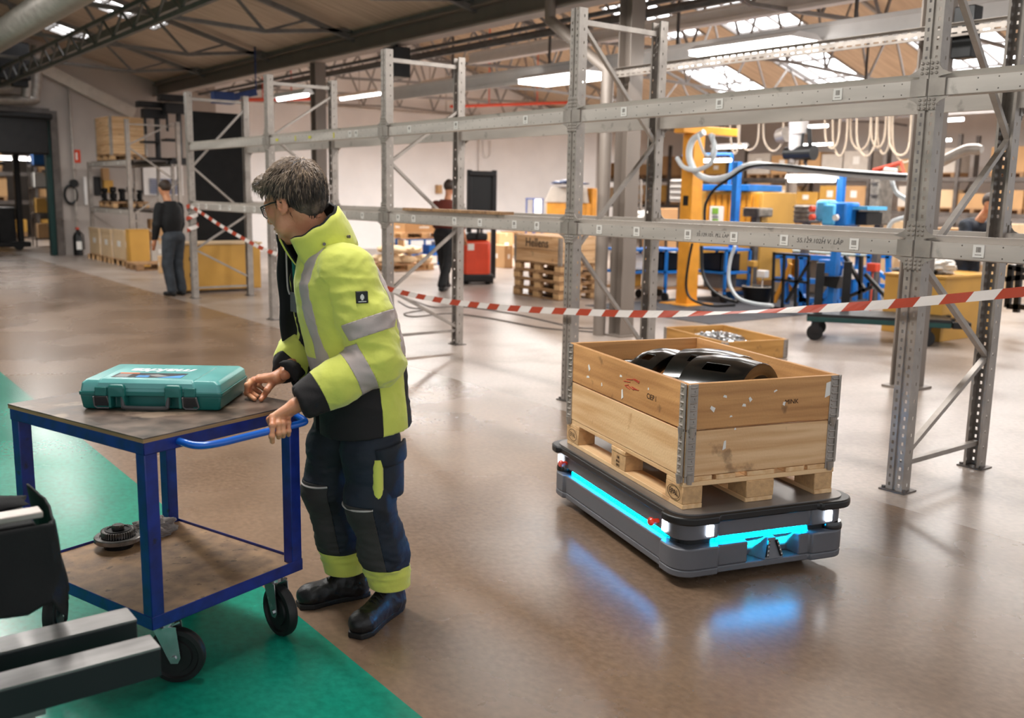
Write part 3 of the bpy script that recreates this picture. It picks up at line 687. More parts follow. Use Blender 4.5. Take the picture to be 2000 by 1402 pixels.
# collars
def collar(label, z, wa, wb, seed, loc=None, rz=PTH, h=.206, group='wooden collars stacked on the robot pallet', hinge=True, nb=1):
    c = thing('pallet_collar', label, 'pallet collar', loc if loc is not None else RC + Vector((0, 0, z)), rz, group); t = .022; random.seed(seed)
    for s in (-1, 1):
        for q in range(nb):
            hh = h / nb; zc = hh * (q + .5)
            MB().box((s * (.4 - t / 2), 0, zc), (t, 1.2 - 2 * t - .004, hh - .005)).build('side_board', wb, c, world=False, bev=.002, seg=1)
            MB().box((0, s * (.6 - t / 2), zc), (.8 - .006, t, hh - .005)).build('end_board', wa, c, world=False, bev=.002, seg=1)
    if not hinge: return c
    for sx in (-1, 1):
        for sy in (-1, 1):
            X, Y = sx * .4, sy * .6; r = MB()
            def plate(horizontal):
                u = Vector((-sx, 0, 0)) if horizontal else Vector((0, -sy, 0)); n_ = Vector((0, sy, 0)) if horizontal else Vector((sx, 0, 0)); B = Vector((X, Y, 0))
                n0 = 10
                # ribbed strap: rows of raised ribs
                q = [B + u * .006 + n_ * .0035, B + u * .05 + n_ * .0035]
                pz0, pz1 = -.022, h - .004
                r.b2(B + u * .004 + n_ * .0005 + Vector((0, 0, pz0)), B + u * .052 + n_ * .0035 + Vector((0, 0, pz1)))
                r.tube([B + u * .007 + n_ * .006 + Vector((0, 0, pz0 + .03)), B + u * .007 + n_ * .006 + Vector((0, 0, pz1))], .006, 8)
                for i in range(6):
                    zz = .022 + i * (h - .04) / 5
                    r.tube([B + u * .012 + n_ * .004 + Vector((0, 0, zz)), B + u * .028 + n_ * .009 + Vector((0, 0, zz)), B + u * .044 + n_ * .004 + Vector((0, 0, zz))], .0045, 6)
                    if i < 5: r.lathe([(.005, 0), (.004, .003), (0, .004)], 6, B + u * .038 + n_ * .0035 + Vector((0, 0, zz + .016)), Matrix((u, Vector((0, 0, 1)), n_)).transposed())
                r.tube([B + u * .028 + n_ * .003 + Vector((0, 0, -.03)), B + u * .028 + n_ * .004 + Vector((0, 0, .012))], [.012, .017], 10)
            plate(True); plate(False)
            r.build('corner_hinge', 'galv', c, world=False)
    return c
M['wO'] = woodmat('worn_pine_a', '#cf9a62', '#a97645', 0, dark='#3f2b1d'); M['wOb'] = woodmat('worn_pine_b', '#cf9a62', '#a97645', 1, dark='#3f2b1d')
c1 = collar('lower, paler wooden collar of the crate on the robot', .479, 'wA', 'wLB', 1)
c2 = collar('upper, darker wooden collar of the crate on the robot, with red scribble', .687, 'wO', 'wOb', 2)
# scraps of torn labels and the red chalk mark
def scrap(c, face, u, z, wd, h, rot=0):
    m = Matrix.Rotation(rot, 4, 'Z'); pts = [(-wd / 2, -h / 2), (wd / 2, -h / 2 * .6), (wd / 2 * .5, h / 2), (-wd / 2 * .8, h / 2 * .8)]
    fr = frame((-.4008, u, z), (0, -1, 0), (0, 0, 1)) if face == 'L' else frame((u, -.6008, z), (1, 0, 0), (0, 0, 1))
    MB().prism(pts, 0, .0008, fr @ m).build('label_scrap', 'paper', c, world=False)
for a in [('L', .35, .11, .02, .035, .5), ('L', .36, .06, .035, .012, .1), ('L', 0.0, .13, .025, .012, 0), ('L', -.02, .045, .02, .05, .1), ('L', .2, .05, .012, .02, .2), ('L', -.27, .12, .012, .012, 0), ('R', -.21, .14, .02, .012, -.4), ('R', -.08, .12, .016, .022, .5), ('R', -.11, .095, .02, .014, -.3), ('R', -.27, .09, .02, .03, .9),
          ('R', -.175, .05, .014, .008, 0), ('R', .34, .14, .04, .075, 0), ('R', .05, .15, .02, .008, .4), ('R', .1, .09, .02, .014, 1.2)]: scrap(c2, *a)
for a in [('R', -.2, .13, .016, .045, -.1), ('R', -.15, .2, .01, .01, 0)]: scrap(c1, *a)
M['chalk'] = mat('red_chalk', '#c23a26', .8)
rd = MB(); random.seed(4)
for i in range(9):
    y = -.02 - random.uniform(0, .12); zz = .115 + random.uniform(-.03, .035); rd.tube([(-.4012, y, zz), (-.4012, y - random.uniform(.03, .07), zz + random.uniform(-.012, .012))], .0016, 5)
rd.build('chalk_mark', 'chalk', c2, world=False)
text('CIEP I', .035, 'faint_stamp', 'brand', frame((-.4008, -.3, .085), (0, -1, 0), (0, 0, 1)), c2, ext=.0004, world=False)
text('MINK', .03, 'faint_stamp', 'brand', frame((.14, -.6008, .095), (1, 0, 0), (0, 0, 1)), c2, ext=.0004, world=False)
# black pressed steel guards inside the crate
def guard(name, label, cx, cy, z, R, wd, a0, a1, rz, tilt=0., lip=.05, hole=True):
    mb = MB(); n = 22; th = .008; fr = Matrix.Translation((cx, cy, z)) @ Matrix.Rotation(rz, 4, 'Z') @ Matrix.Rotation(tilt, 4, 'Y')
    rows = []
    for i in range(n + 1):
        a = math.radians(a0 + (a1 - a0) * i / n); c, s = math.cos(a), math.sin(a)
        rows.append([fr @ Vector((y, R2 * c, R2 * s)) for y, R2 in ((-wd / 2, R - lip), (-wd / 2, R), (-wd * .2, R + .012), (wd * .2, R + .012), (wd / 2, R), (wd / 2, R - lip))])
    m = 6; vs = [p for r in rows for p in r]; fs = [(i * m + j, i * m + j + 1, (i + 1) * m + j + 1, (i + 1) * m + j) for i in range(n) for j in range(m - 1) if not (hole and j == 2 and i in (5, 6, 16, 17))]
    me = bpy.data.meshes.new(name); me.from_pydata(vs, [], fs); me.materials.append(M['blkgloss']); o = link(name, me, smooth=True)
    o.modifiers.new('s', 'SOLIDIFY').thickness = th; o.location = RC; o.rotation_euler = (0, 0, PTH)
    b = o.modifiers.new('b', 'BEVEL'); b.width = .002; b.segments = 1
    return tag(o, label, 'metal part', 'black pressed steel parts in the wooden crate')
guard('steel_guard', 'broad glossy black steel guard lying along the front of the crate', .02, -.28, .66, .26, .30, 28, 152, .5 + PI / 2, 0)
guard('steel_guard', 'second glossy black guard nested behind the front one in the crate', .06, -.08, .66, .26, .30, 30, 150, .5 + PI / 2, 0)
guard('steel_guard', 'black rounded guard standing highest at the back of the crate', -.03, .22, .60, .28, .16, 35, 145, .25 + PI / 2, 0)
guard('steel_guard', 'small black curved guard at the back left of the crate', -.14, .40, .60, .2, .12, 50, 130, .1 + PI / 2, 0)
guard('steel_guard', 'black angled guard against the right wall of the crate', .22, .12, .64, .22, .2, 35, 145, .9 + PI / 2, .1)
guard('steel_guard', 'lowest black guard under the pile, nearest the corner hinge', -.12, -.36, .60, .2, .18, 35, 145, -.2 + PI / 2, 0, hole=False)

# ================================================================== BLUE CART
CTH = .3145; CN = Vector((.8721, 3.0447, 0)); CW, CD, ZT, ZS = .66, .80, .891, .2865
ct = thing('workshop_cart', 'dark blue steel cart with two plywood shelves, held by the man', 'cart', CN, CTH)
M['ply'] = mat('worn_plywood', '#6e5b4e', .34, 0, .2, (9, 9, 9), col2='#3d322c', bump=.06, spots=('#a18c78', 7, .56, .6), detail=7)
M['plyl'] = mat('stained_plywood', '#ab8763', .6, 0, .2, (14, 14, 14), col2='#7c5f46', bump=.1, spots=('#4a3626', 26, .62, .7), detail=7)
M['plye'] = mat('ply_edge', '#b08a60', .7, 0, .2, (3, 3, 60))
C = lambda mb, nm, m, **k: mb.build(nm, m, ct, world=False, **k)
C(MB().b2((-.003, -.003, ZT - .016), (CW + .003, CD + .003, ZT - .004)), 'top_board_edge', 'plye')
C(MB().b2((-.004, -.004, ZT - .004), (CW + .004, CD + .004, ZT)), 'top_board', 'ply')
def ring(z, h, t=.004, wd=.04):
    return MB().b2((0, 0, z - h), (CW, t, z)).b2((0, CD - t, z - h), (CW, CD, z)).b2((0, 0, z - h), (t, CD, z)).b2((CW - t, 0, z - h), (CW, CD, z)).b2((0, 0, z - h), (CW, wd, z - h + t)).b2((0, CD - wd, z - h), (CW, CD, z - h + t)).b2((0, 0, z - h), (wd, CD, z - h + t)).b2((CW - wd, 0, z - h), (CW, CD, z - h + t))
C(ring(ZT - .016, .042), 'top_frame', 'blue', bev=.0015, seg=1)
C(ring(ZS, .045), 'bottom_frame', 'blue', bev=.0015, seg=1)
C(MB().b2((.004, .004, ZS - .024), (CW - .004, CD - .004, ZS - .010)), 'lower_board', 'plyl')
for x, y in ((.002, .002), (CW - .05, .002), (.002, CD - .05), (CW - .05, CD - .05)):
    # square tube with a shallow groove along both outer faces
    C(MB().b2((x, y, ZS - .04), (x + .048, y + .048, ZT - .03)), 'leg', 'blue', bev=.003)
hp = [g(338, 856, .86), g(352, 862, .855), g(385, 870, .85), g(425, 866, .85), g(480, 853, .85), g(545, 837, .85), g(590, 826, .85)]
ea = CN + Vector((math.cos(CTH), math.sin(CTH), 0)) * (CW - .03); hp += [Vector((hp[-1].x + .02, hp[-1].y + .03, .853)), Vector((ea.x, ea.y + .02, .856))]
hp[0] = hp[0] + Vector((-.0, .03, 0))
MB().tube(spline(hp, 6), .0125, 12).build('handle', 'blueh', ct, smooth=True)
HANDLE = hp
def caster(x, y, ang, label=None):
    r = .098; ax = Vector((-math.sin(ang), math.cos(ang), 0)); d = Vector((math.cos(ang), math.sin(ang), 0)); T = Vector((x, y, 0)); Cn = T + d * .035 + Vector((0, 0, r))
    w_ = thing; cs = MB(); R = Matrix((d, Vector((0, 0, 1)), ax)).transposed()
    wh = MB().lathe([(.0, -.019), (.055, -.019), (.058, -.012), (.075, -.012), (.08, -.02), (r - .004, -.018), (r, -.010), (r, .010), (r - .004, .018), (.08, .02), (.075, .012), (.058, .012), (.055, .019), (0, .019)], 36, Cn, R)
    k = C(wh, 'caster_wheel', 'blackm', smooth=True)
    zt = ZS - .047
    b = MB().box(T + Vector((0, 0, zt - .005)), (.1, .085, .01)).cyl(T + Vector((0, 0, zt - .01)), T + Vector((0, 0, zt - .03)), .035, 16)
    for s in (-1, 1):
        q = [T + ax * s * .027 + d * -.035 + Vector((0, 0, zt - .03)), T + ax * s * .027 + d * .045 + Vector((0, 0, zt - .03)), Cn + ax * s * .027 + d * .022, Cn + ax * s * .027 + d * .012 - Vector((0, 0, .02)), Cn + ax * s * .027 - d * .012 - Vector((0, 0, .02)), Cn + ax * s * .027 - d * .022]
        vs = q + [p + ax * s * .003 for p in q]; b.add(vs, [(0, 1, 2, 3, 4, 5), (11, 10, 9, 8, 7, 6)] + [(i, (i + 1) % 6, 6 + (i + 1) % 6, 6 + i) for i in range(6)])
    b.b2(*(T + Vector((-.036, -.03, zt - .034)), T + Vector((.036, .03, zt - .028))))
    C(b, 'caster_fork', 'chrome')
    C(MB().cyl(Cn - ax * .036, Cn + ax * .036, .009, 6), 'axle_bolt', 'chrome')
caster(.10, .075, -.95); caster(CW - .08, .07, -1.75); caster(.09, CD - .08, -2.4); caster(CW - .09, CD - .08, -1.0)
# gear and rag on the lower shelf
gp = g(232, 1062, ZS); zz = ZS - .010
gr = thing('gear_assembly', 'oily toothed gear on a flat steel disc, on the cart lower shelf', 'gear', (gp.x, gp.y, zz))
MB().lathe([(0, .02), (.06, .02), (.062, .026), (.088, .028), (.09, .03), (.09, .044), (.087, .047), (.07, .047), (.068, .043), (0, .043)], 48).build('disc', 'iron', gr, world=False)
MB().lathe([(0, 0), (.055, 0), (.055, .02), (0, .02)], 30).build('hub', 'ironD', gr, world=False)
t = MB(); n = 40; pr = []
for i in range(n):
    for f, r in ((0, .056), (.3, .056), (.45, .064), (.75, .064)): a = 2 * PI * (i + f) / n; pr.append((r * math.cos(a), r * math.sin(a)))
t.prism(pr, .047, .07); t.build('gear_wheel', 'iron', gr, world=False)
MB().lathe([(.05, .07), (.05, .073), (.042, .073), (.042, .0705), (.0, .0705)], 30).build('gear_face', 'ironD', gr, world=False)
MB().lathe([(.024, .072), (.024, .086), (.02, .09), (0, .09)], 8).build('nut', 'iron', gr, world=False)
M['rag'] = mat('grey_rag', '#8d8480', .9, 0, .15, (12, 12, 12), bump=.3, bscale=120)
def blob(name, c, rad, m, seed, amp=.35, fr=3.2, lv=5, flat=0.):
    bm = bmesh.new(); bmesh.ops.create_icosphere(bm, subdivisions=lv, radius=1)
    for v in bm.verts:
        q = v.co * fr + Vector((seed * 7.3, seed, 3)); nn = 1 + amp * (abs(noise.noise(q)) * 2 - .4) + amp * .5 * abs(noise.noise(q * 2.3))
        v.co = Vector((v.co.x * rad[0], v.co.y * rad[1], max(-flat * rad[2], v.co.z * rad[2]))) * nn
    me = bpy.data.meshes.new(name); bm.to_mesh(me); bm.free(); me.materials.append(M[m]); o = link(name, me, smooth=True); o.location = c; return o
rp = g(298, 1030, ZS + .02); tag(blob('cloth_rag', (rp.x, rp.y, ZS + .018), (.085, .062, .042), 'rag', 3, .3, 2.2, flat=.75), 'crumpled grey rag behind the gear on the cart lower shelf', 'rag')

M['latchg'] = mat('latch_grey', '#3c3c3e', .4)
# ================================================================== TEAL TOOL CASE
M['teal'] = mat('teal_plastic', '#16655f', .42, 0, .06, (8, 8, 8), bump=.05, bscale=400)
M['teal_sheen'] = mat('teal_lid_sheen', '#5a9d9b', .36, 0, .06, (8, 8, 8), bump=.05, bscale=400)  # lid coloured paler than the base to carry its reflected light
ka = math.atan2(-.31, .41); KL, KD, KH = .50, .345, .108
cs = thing('tool_case', 'teal plastic power tool case with black latches, lying on the cart top', 'tool case', (.812, 3.575, ZT), ka)
K = lambda mb, nm, m, **k: mb.build(nm, m, cs, world=False, **k)
def rr(x0, x1, y0, y1, r, n=4): return [(x + (x0 + x1) / 2, y + (y0 + y1) / 2) for x, y in rrect((x1 - x0) / 2, (y1 - y0) / 2, r, n)]
def loft(secs):
    mb = MB(); n = len(secs[0][0]); vs = []; 
    for poly, z in secs: vs += [(x, y, z) for x, y in poly]
    fs = [(i * n + j, i * n + (j + 1) % n, (i + 1) * n + (j + 1) % n, (i + 1) * n + j) for i in range(len(secs) - 1) for j in range(n)]
    return mb.add(vs, fs + [tuple(range(n))[::-1], tuple((len(secs) - 1) * n + j for j in range(n))])
# base with a recessed middle for the handle
def notch(e, r=.02):
    a, b = .11, KL - .11; d = .035
    return [(e, e), (a - e * .2, e), (a + .01, d + e), (b - .01, d + e), (b + e * .2, e), (KL - e, e), (KL - e * .2, e + r * .3), (KL - e, KD * .5), (KL - e, KD - e), (e, KD - e), (e, KD * .5), (e * .2, e + r * .3)]
def nt(e): a, b = .105, KL - .105; d = .03; return [(e, e), (a, e), (a + .008, d), (b - .008, d), (b, e), (KL - e, e), (KL - e, KD - e), (e, KD - e)]
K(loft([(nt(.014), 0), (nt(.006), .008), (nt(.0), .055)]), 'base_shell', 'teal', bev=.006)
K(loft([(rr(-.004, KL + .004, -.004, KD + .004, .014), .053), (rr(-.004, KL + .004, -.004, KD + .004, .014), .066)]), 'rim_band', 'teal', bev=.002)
K(loft([(rr(0, KL, 0, KD, .014), .066), (rr(.004, KL - .004, .004, KD - .004, .016), .095), (rr(.016, KL - .016, .014, KD - .014, .018), KH - .002)]), 'lid', 'teal_sheen', bev=.006)
K(loft([(rr(.055, KL - .085, -.003, KD - .045, .012), .080), (rr(.06, KL - .09, .0, KD - .05, .012), .098), (rr(.068, KL - .098, .014, KD - .058, .012), KH + .002)]), 'lid_panel', 'teal_sheen', bev=.003)
for x in (.135, .335):
    K(loft([(rr(x - .03, x + .03, -.014, .02, .006), .05), (rr(x - .03, x + .03, -.016, .02, .006), .085), (rr(x - .024, x + .024, -.010, .02, .006), .094)]), 'handle_lug', 'teal', bev=.004)
    for s in (-1, 1): K(MB().prism([(-.012, .012), (.03, .012), (.03, .055), (-.014, .055)], x + s * .024 - .004, x + s * .024 + .004, Matrix(((0, 0, 1, 0), (1, 0, 0, 0), (0, 1, 0, 0), (0, 0, 0, 1)))), 'lug_rib', 'teal')
hd = MB().tube(spline([(.155, -.006, .05), (.157, -.010, .02), (.165, -.012, .012), (.235, -.013, .011), (.305, -.012, .012), (.313, -.010, .02), (.315, -.006, .05)], 4), .0075, 8)
K(hd, 'handle', 'latchg', smooth=True)
for x in (.078, .392):
    q = MB().b2((x - .021, -.009, .052), (x + .021, .005, .084)); K(q, 'latch_hook', 'teal', bev=.003)
    fr = frame((x, -.007, .053), (1, 0, 0), (0, .42, -1))
    lt = MB(); lt.prism([(-.024, 0), (.024, 0), (.028, .04), (.02, .048), (-.02, .048), (-.028, .04)], -.004, .002, fr)
    for i in range(7): lt.box(fr @ Vector((0, .008 + i * .005, -.005)), (.036, .002, .002))
    K(lt, 'latch', 'latchg', bev=.001, seg=1)
    K(MB().tube([fr @ Vector((p[0], p[1], -.006)) for p in ((-.024, 0), (-.028, .04), (-.02, .048), (.02, .048), (.028, .04), (.024, 0))], .0028, 6), 'latch_rim', 'grey')
# printed picture panel and the lettering, upside down as seen from the latch side
M['p1'] = mat('print_dark', '#23262c', .4); M['p2'] = mat('print_orange', '#e06a2a', .4); M['p3'] = mat('print_blue', '#3f8fd0', .4); M['p4'] = mat('print_grey', '#8c8c8c', .4); M['wtxt'] = mat('white_print', '#eef2f2', .4)
zt = KH + .0022
pn = MB(); P2 = lambda x0, y0, x1, y1, k, e=0: pn.b2((x0, y0, zt - .002), (x1, y1, zt + .0006 + e), k)
P2(.095, .045, .345, .13, 0); P2(.10, .115, .17, .132, 1, .0002); P2(.105, .05, .15, .11, 3, .0002); P2(.18, .05, .225, .085, 2, .0002)
pn.prism([(.26, .046), (.344, .046), (.344, .10)], zt - .002, zt + .0008, None, 2); pn.prism([(.2, .09), (.26, .06), (.29, .075), (.24, .11)], zt - .002, zt + .0008, None, 3)
K(pn, 'printed_label', ['p1', 'p2', 'p3', 'p4'])
o = text('makita', .088, 'lettering', 'wtxt', frame((.235, .19, zt), (-1, 0, 0), (0, -1, 0)), cs, ext=.0008, shear=.25, bold=.0022, world=False)

# ================================================================== LIFT TRUCK AT THE LEFT EDGE
lt = thing('lift_truck', 'grey steel tines of a lifting truck reaching in at the lower left corner', 'lift truck', (0.1, 2.5, 0))
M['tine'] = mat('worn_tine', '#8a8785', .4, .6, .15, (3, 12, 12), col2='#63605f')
M['tine_shade'] = mat('tine_shaded_sides', '#1b1b1f', .5, .2)  # near-black tine sides: their shade is put into the colour
ZF = .46
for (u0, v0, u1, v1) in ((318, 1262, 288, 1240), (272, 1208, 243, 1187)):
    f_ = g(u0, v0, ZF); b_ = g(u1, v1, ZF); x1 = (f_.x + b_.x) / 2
    MB().b2((-.5, f_.y, ZF - .085), (x1, b_.y, ZF - .006)).build('tine', 'tine_shade', lt, bev=.003); MB().b2((-.5, f_.y, ZF - .006), (x1, b_.y, ZF)).build('worn_top', 'tine', lt)
f_ = g(88, 1352, .42); MB().b2((-.5, f_.y, .36), (f_.x, f_.y + .09, .42)).build('cross_tube', 'tine', lt, bev=.004)
f_ = g(100, 1380, .38); MB().cyl((f_.x - .05, f_.y + .05, 0), (f_.x - .05, f_.y + .05, .36), .022, 12).build('support_tube', 'galv', lt)
MB().b2((-.6, 2.62, .03), (-.06, 3.1, .42)).build('body', 'steelblk', lt, bev=.01)
a = onY(82, 1003, 2.72); a0 = onY(72, 984, 2.72)
mt = thing('machine_housing', 'black cloth covered machine with a pale top edge at the left picture border', 'machine', (a.x, 2.72, 0))
MB().b2((-.5, 2.70, a.z - .006), (a.x, 2.76, a.z + .012)).build('pale_edge', 'galv', mt, bev=.004)
r = onY(100, 1000, 2.72).x; zb = onY(100, 1150, 2.72).z
MB().b2((-.5, 2.74, zb + .1), (a.x - .01, 3.05, a.z - .03)).build('housing', 'fabblk', mt, bev=.01)
# the hanging cloth: a pleated sheet over the front and the right flank, ragged hem
def drape():
    bm = bmesh.new(); path = [(-.55, 2.70), (-.2, 2.695), (a.x - .06, 2.69), (a.x + .012, 2.70), (r + .005, 2.76), (r + .02, 2.9), (r + .01, 3.1)]
    P = spline([(x, y, 0) for x, y in path], 8); n = len(P); m = 22; rows = []
    for i, p in enumerate(P):
        row = []
        hem = zb - .02 + .05 * noise.noise(Vector((i * .35, 2, 0))) - (.075 if 18 < i < 24 else 0) * (1 - abs(i - 21) / 3)
        for j in range(m + 1):
            t = j / m; z = (a.z - .02) * (1 - t) + hem * t
            off = .018 * noise.noise(Vector((i * .5, t * 1.2, 5))) * (t + .2) + .02 * t
            d = Vector((0, -1, 0)) if i < 20 else Vector((1, -.3, 0)).normalized(); row.append(bm.verts.new(p + d * off + Vector((0, 0, z))))
        rows.append(row)
    for i in range(n - 1):
        for j in range(m): bm.faces.new((rows[i][j], rows[i + 1][j], rows[i + 1][j + 1], rows[i][j + 1]))
    me = bpy.data.meshes.new('hanging_cloth'); bm.to_mesh(me); bm.free(); me.materials.append(M['fabblk']); o = link('hanging_cloth', me, smooth=True); o.modifiers.new('s', 'SOLIDIFY').thickness = .006
    return o
tag(drape(), 'black cloth hanging in folds with a ragged hem at the left picture border', 'cloth')
b = blob('folded_cloth', (.02, 2.90, a.z + .02), (.36, .15, .085), 'fabblk', 5, .35, 2.6, flat=.8); tag(b, 'black cloth bundled on top of the machine at the left picture border', 'cloth')
# ================================================================== THE MAN (man frame: x = where he faces, y = his left, z up)
import openvdb
MP = Vector((1.76, 3.27, 0)); MROT = PI
def mw(p): return Vector((MP.x - p[0], MP.y - p[1], p[2]))
def lc(w_): return np.array([MP.x - w_[0], MP.y - w_[1], w_[2]])
V = lambda *a: np.array(a, float)
def smin(a, b, k):
    h = np.clip(.5 + .5 * (b - a) / k, 0, 1); return b * (1 - h) + a * h - k * h * (1 - h)
def ell(P, c, r, R=None):
    q = P - V(*c)
    if R is not None: q = q @ R
    r = V(*r); k = np.sqrt(((q / r) ** 2).sum(-1)); k1 = np.sqrt(((q / (r * r)) ** 2).sum(-1)) + 1e-9
    return k * (k - 1) / k1
def rc(P, a, b, r1, r2):
    a = V(*a); b = V(*b); ba = b - a; t = np.clip(((P - a) @ ba) / (ba @ ba), 0, 1)
    return np.sqrt(((P - a - t[..., None] * ba) ** 2).sum(-1)) - (r1 + (r2 - r1) * t)
def chain(P, pts, rs, k=.01):
    d = None
    for a, b, r1, r2 in zip(pts, pts[1:], rs, rs[1:]):
        e = rc(P, a, b, r1, r2); d = e if d is None else smin(d, e, k)
    return d
def sbox(P, c, h, r, R=None):
    q = P - V(*c)
    if R is not None: q = q @ R
    q = np.abs(q) - V(*h) + r; return np.sqrt((np.maximum(q, 0) ** 2).sum(-1)) + np.minimum(q.max(-1), 0) - r
def rotm(ax, ang): return np.array(Matrix.Rotation(ang, 3, ax))
def surf(fn, lo, hi, h):
    lo = V(*lo); hi = V(*hi); n = np.ceil((hi - lo) / h).astype(int) + 1
    ax = [lo[i] + h * np.arange(n[i]) for i in range(3)]
    P = np.stack(np.meshgrid(*ax, indexing='ij'), -1).astype(np.float32); D = fn(P).astype(np.float32)
    D = np.clip(D, -3 * h, 3 * h)
    gr = openvdb.FloatGrid(3 * h); gr.copyFromArray(D); rr_ = gr.convertToPolygons(isovalue=0.); pts, qs = rr_[0], rr_[-1]
    return pts.astype(float) * h + lo, [tuple(int(i) for i in q) for q in qs]
def clip(vs, fs, s):
    """split a mesh along the zero line of the vertex field s: (inside s<0, outside)"""
    out = []
    for sg in (1, -1):
        S = s * sg; nv = []; mp = {}; nf = []; cut = {}
        def vi(i):
            if i not in mp: mp[i] = len(nv); nv.append(tuple(vs[i]))
            return mp[i]
        def ce(i, j):
            k = (min(i, j), max(i, j))
            if k not in cut:
                t = S[i] / (S[i] - S[j]); cut[k] = len(nv); nv.append(tuple(vs[i] + (vs[j] - vs[i]) * t))
            return cut[k]
        for f in fs:
            ins = [S[i] < 0 for i in f]
            if all(ins): nf.append(tuple(vi(i) for i in f)); continue
            if not any(ins): continue
            p = []
            for a in range(len(f)):
                i, j = f[a], f[(a + 1) % len(f)]
                if ins[a]: p.append(vi(i))
                if ins[a] != ins[(a + 1) % len(f)]: p.append(ce(i, j))
            if len(p) > 2: nf.append(tuple(p))
        out.append((np.array(nv) if nv else np.zeros((0, 3)), nf))
    return out
def vnorm(vs, fs):
    n = np.zeros_like(vs); q = np.array([f if len(f) == 4 else (f[0], f[1], f[2], f[2]) for f in fs])
    a = vs[q[:, 2]] - vs[q[:, 0]]; b = vs[q[:, 3]] - vs[q[:, 1]]; c = np.cross(a, b)
    for k in range(4): np.add.at(n, q[:, k], c)
    n /= np.linalg.norm(n, axis=1)[:, None] + 1e-12; return n
def mesh(name, vs, fs, m, parent, off=0., solid=0., label=None, nrm=None):
    if off: vs = vs + (vnorm(vs, fs) if nrm is None else nrm) * off
    me = bpy.data.meshes.new(name); me.from_pydata([tuple(mw(p)) for p in vs], [], fs); me.materials.append(M[m] if isinstance(m, str) else m)
    me.update()
    o = link(name, me, parent, label=label)
    for p in me.polygons: p.use_smooth = True
    if solid: s = o.modifiers.new('s', 'SOLIDIFY'); s.thickness = solid; s.offset = -1 if solid > 0 else 1
    return o
def fold(vs, amp, sc_, seed, stretch=(1, 1, 1)):
    """cloth folds: ridged noise"""
    st = V(*stretch); o = np.empty(len(vs))
    for i, p in enumerate(vs):
        q = Vector(p * st * sc_) + Vector((seed * 3.1, seed * 1.7, seed)); q += Vector((noise.noise(q * .5 + Vector((9, 0, 0))), noise.noise(q * .5 + Vector((0, 9, 0))), 0)) * .8
        o[i] = (1 - 2 * abs(noise.noise(q))) * .7 + .3 * noise.noise(q * 2.1)
    return o * amp
man = thing('person', 'man in yellow high visibility jacket and dark trousers standing at the blue cart', 'person', MP)
# ---- joints
HIPS = V(0, 0, .92); CH_ = V(.06, 0, 1.22); NB = V(.15, 0, 1.47)
HL, HR = V(0, .095, .90), V(.0, -.095, .90)
KL_, KR = V(.03, .135, .50), V(.08, -.13, .49)
AL, AR = V(-.085, .10, .10), V(-.01, -.135, .10)
SL, SR = V(.125, .165, 1.385), V(.075, -.195, 1.385)
EL_, ER = V(.055, .255, 1.07), V(.085, -.27, 1.10)
lh = lc(g(566, 815, .90)); rh = lc(g(520, 757, .945))
WL = lc(g(588, 785, .935)); WR = lc(g(556, 731, .99))
# ---- body: head, neck, hands and the covered rest as one mesh
HC = V(.243, -.03, 1.628)                                   # head centre
hyaw, hpit = math.radians(-62), math.radians(20)      # turned to his right, away from the camera, and bowed
HRm = rotm('Z', hyaw) @ rotm('Y', hpit)               # columns: head x (nose), y (left ear), z
HS = 1.07
def hp_(P): return (P - HC) @ HRm / HS
def head(P):
    q = hp_(P)
    d = ell(q, (-.012, 0, .035), (.098, .077, .092))
    d = smin(d, ell(q, (.045, 0, -.03), (.052, .058, .075)), .03)
    d = smin(d, rc(q, (.035, .045, -.075), (.07, .0, -.098), .026, .024), .02); d = smin(d, rc(q, (.035, -.045, -.075), (.07, 0, -.098), .026, .024), .02)
    d = smin(d, rc(q, (.015, .055, -.03), (.035, .048, -.075), .022, .022), .02); d = smin(d, rc(q, (.015, -.055, -.03), (.035, -.048, -.075), .022, .022), .02)
    d = smin(d, rc(q, (.085, .03, .022), (.085, -.03, .022), .012, .012), .02)                     # brow
    d = smin(d, rc(q, (.088, 0, .012), (.116, 0, -.028), .008, .012), .012)                         # nose
    d = smin(d, ell(q, (.104, .012, -.032), (.010, .008, .007)), .006); d = smin(d, ell(q, (.104, -.012, -.032), (.010, .008, .007)), .006)
    d = smin(d, rc(q, (.07, .042, -.018), (.075, .03, -.03), .018, .014), .02); d = smin(d, rc(q, (.07, -.042, -.018), (.075, -.03, -.03), .018, .014), .02)   # cheeks
    d = smin(d, ell(q, (.093, 0, -.062), (.012, .024, .006)), .008); d = smin(d, ell(q, (.09, 0, -.074), (.012, .02, .007)), .008)       # lips
    for s in (1, -1):
        d = np.maximum(d, -ell(q, (.095, s * .033, .0), (.014, .017, .011)))                          # eye sockets
        e = ell(q, (.086, s * .032, .001), (.013, .014, .013)); d = smin(d, e, .003)
        R = rotm('Z', s * .35) @ rotm('Y', -.15)
        ear = ell(q, (-.012, s * .083, -.012), (.019, .0085, .034), R); ear = np.maximum(ear, -ell(q, (-.009, s * .094, -.009), (.010, .009, .021), R))
        ear = np.minimum(ear, ell(q, (-.004, s * .084, -.036), (.009, .006, .011), R)); ear = smin(ear, rc(q, (.0, s * .074, -.012), (-.01, s * .078, -.02), .009, .008), .006)
        d = smin(d, ear, .005)
    d = smin(d, rc(P, HC + HRm @ V(-.03, 0, -.04), NB + V(-.01, 0, .0), .06, .066), .03)
    d = smin(d, rc(P, HC + HRm @ V(.02, 0, -.075), NB + V(.03, 0, -.0), .045, .05), .03)
    return d
hv, hf = surf(head, HC - .2, HC + V(.18, .18, .17), .0028)
BV, BF = [hv], [hf]
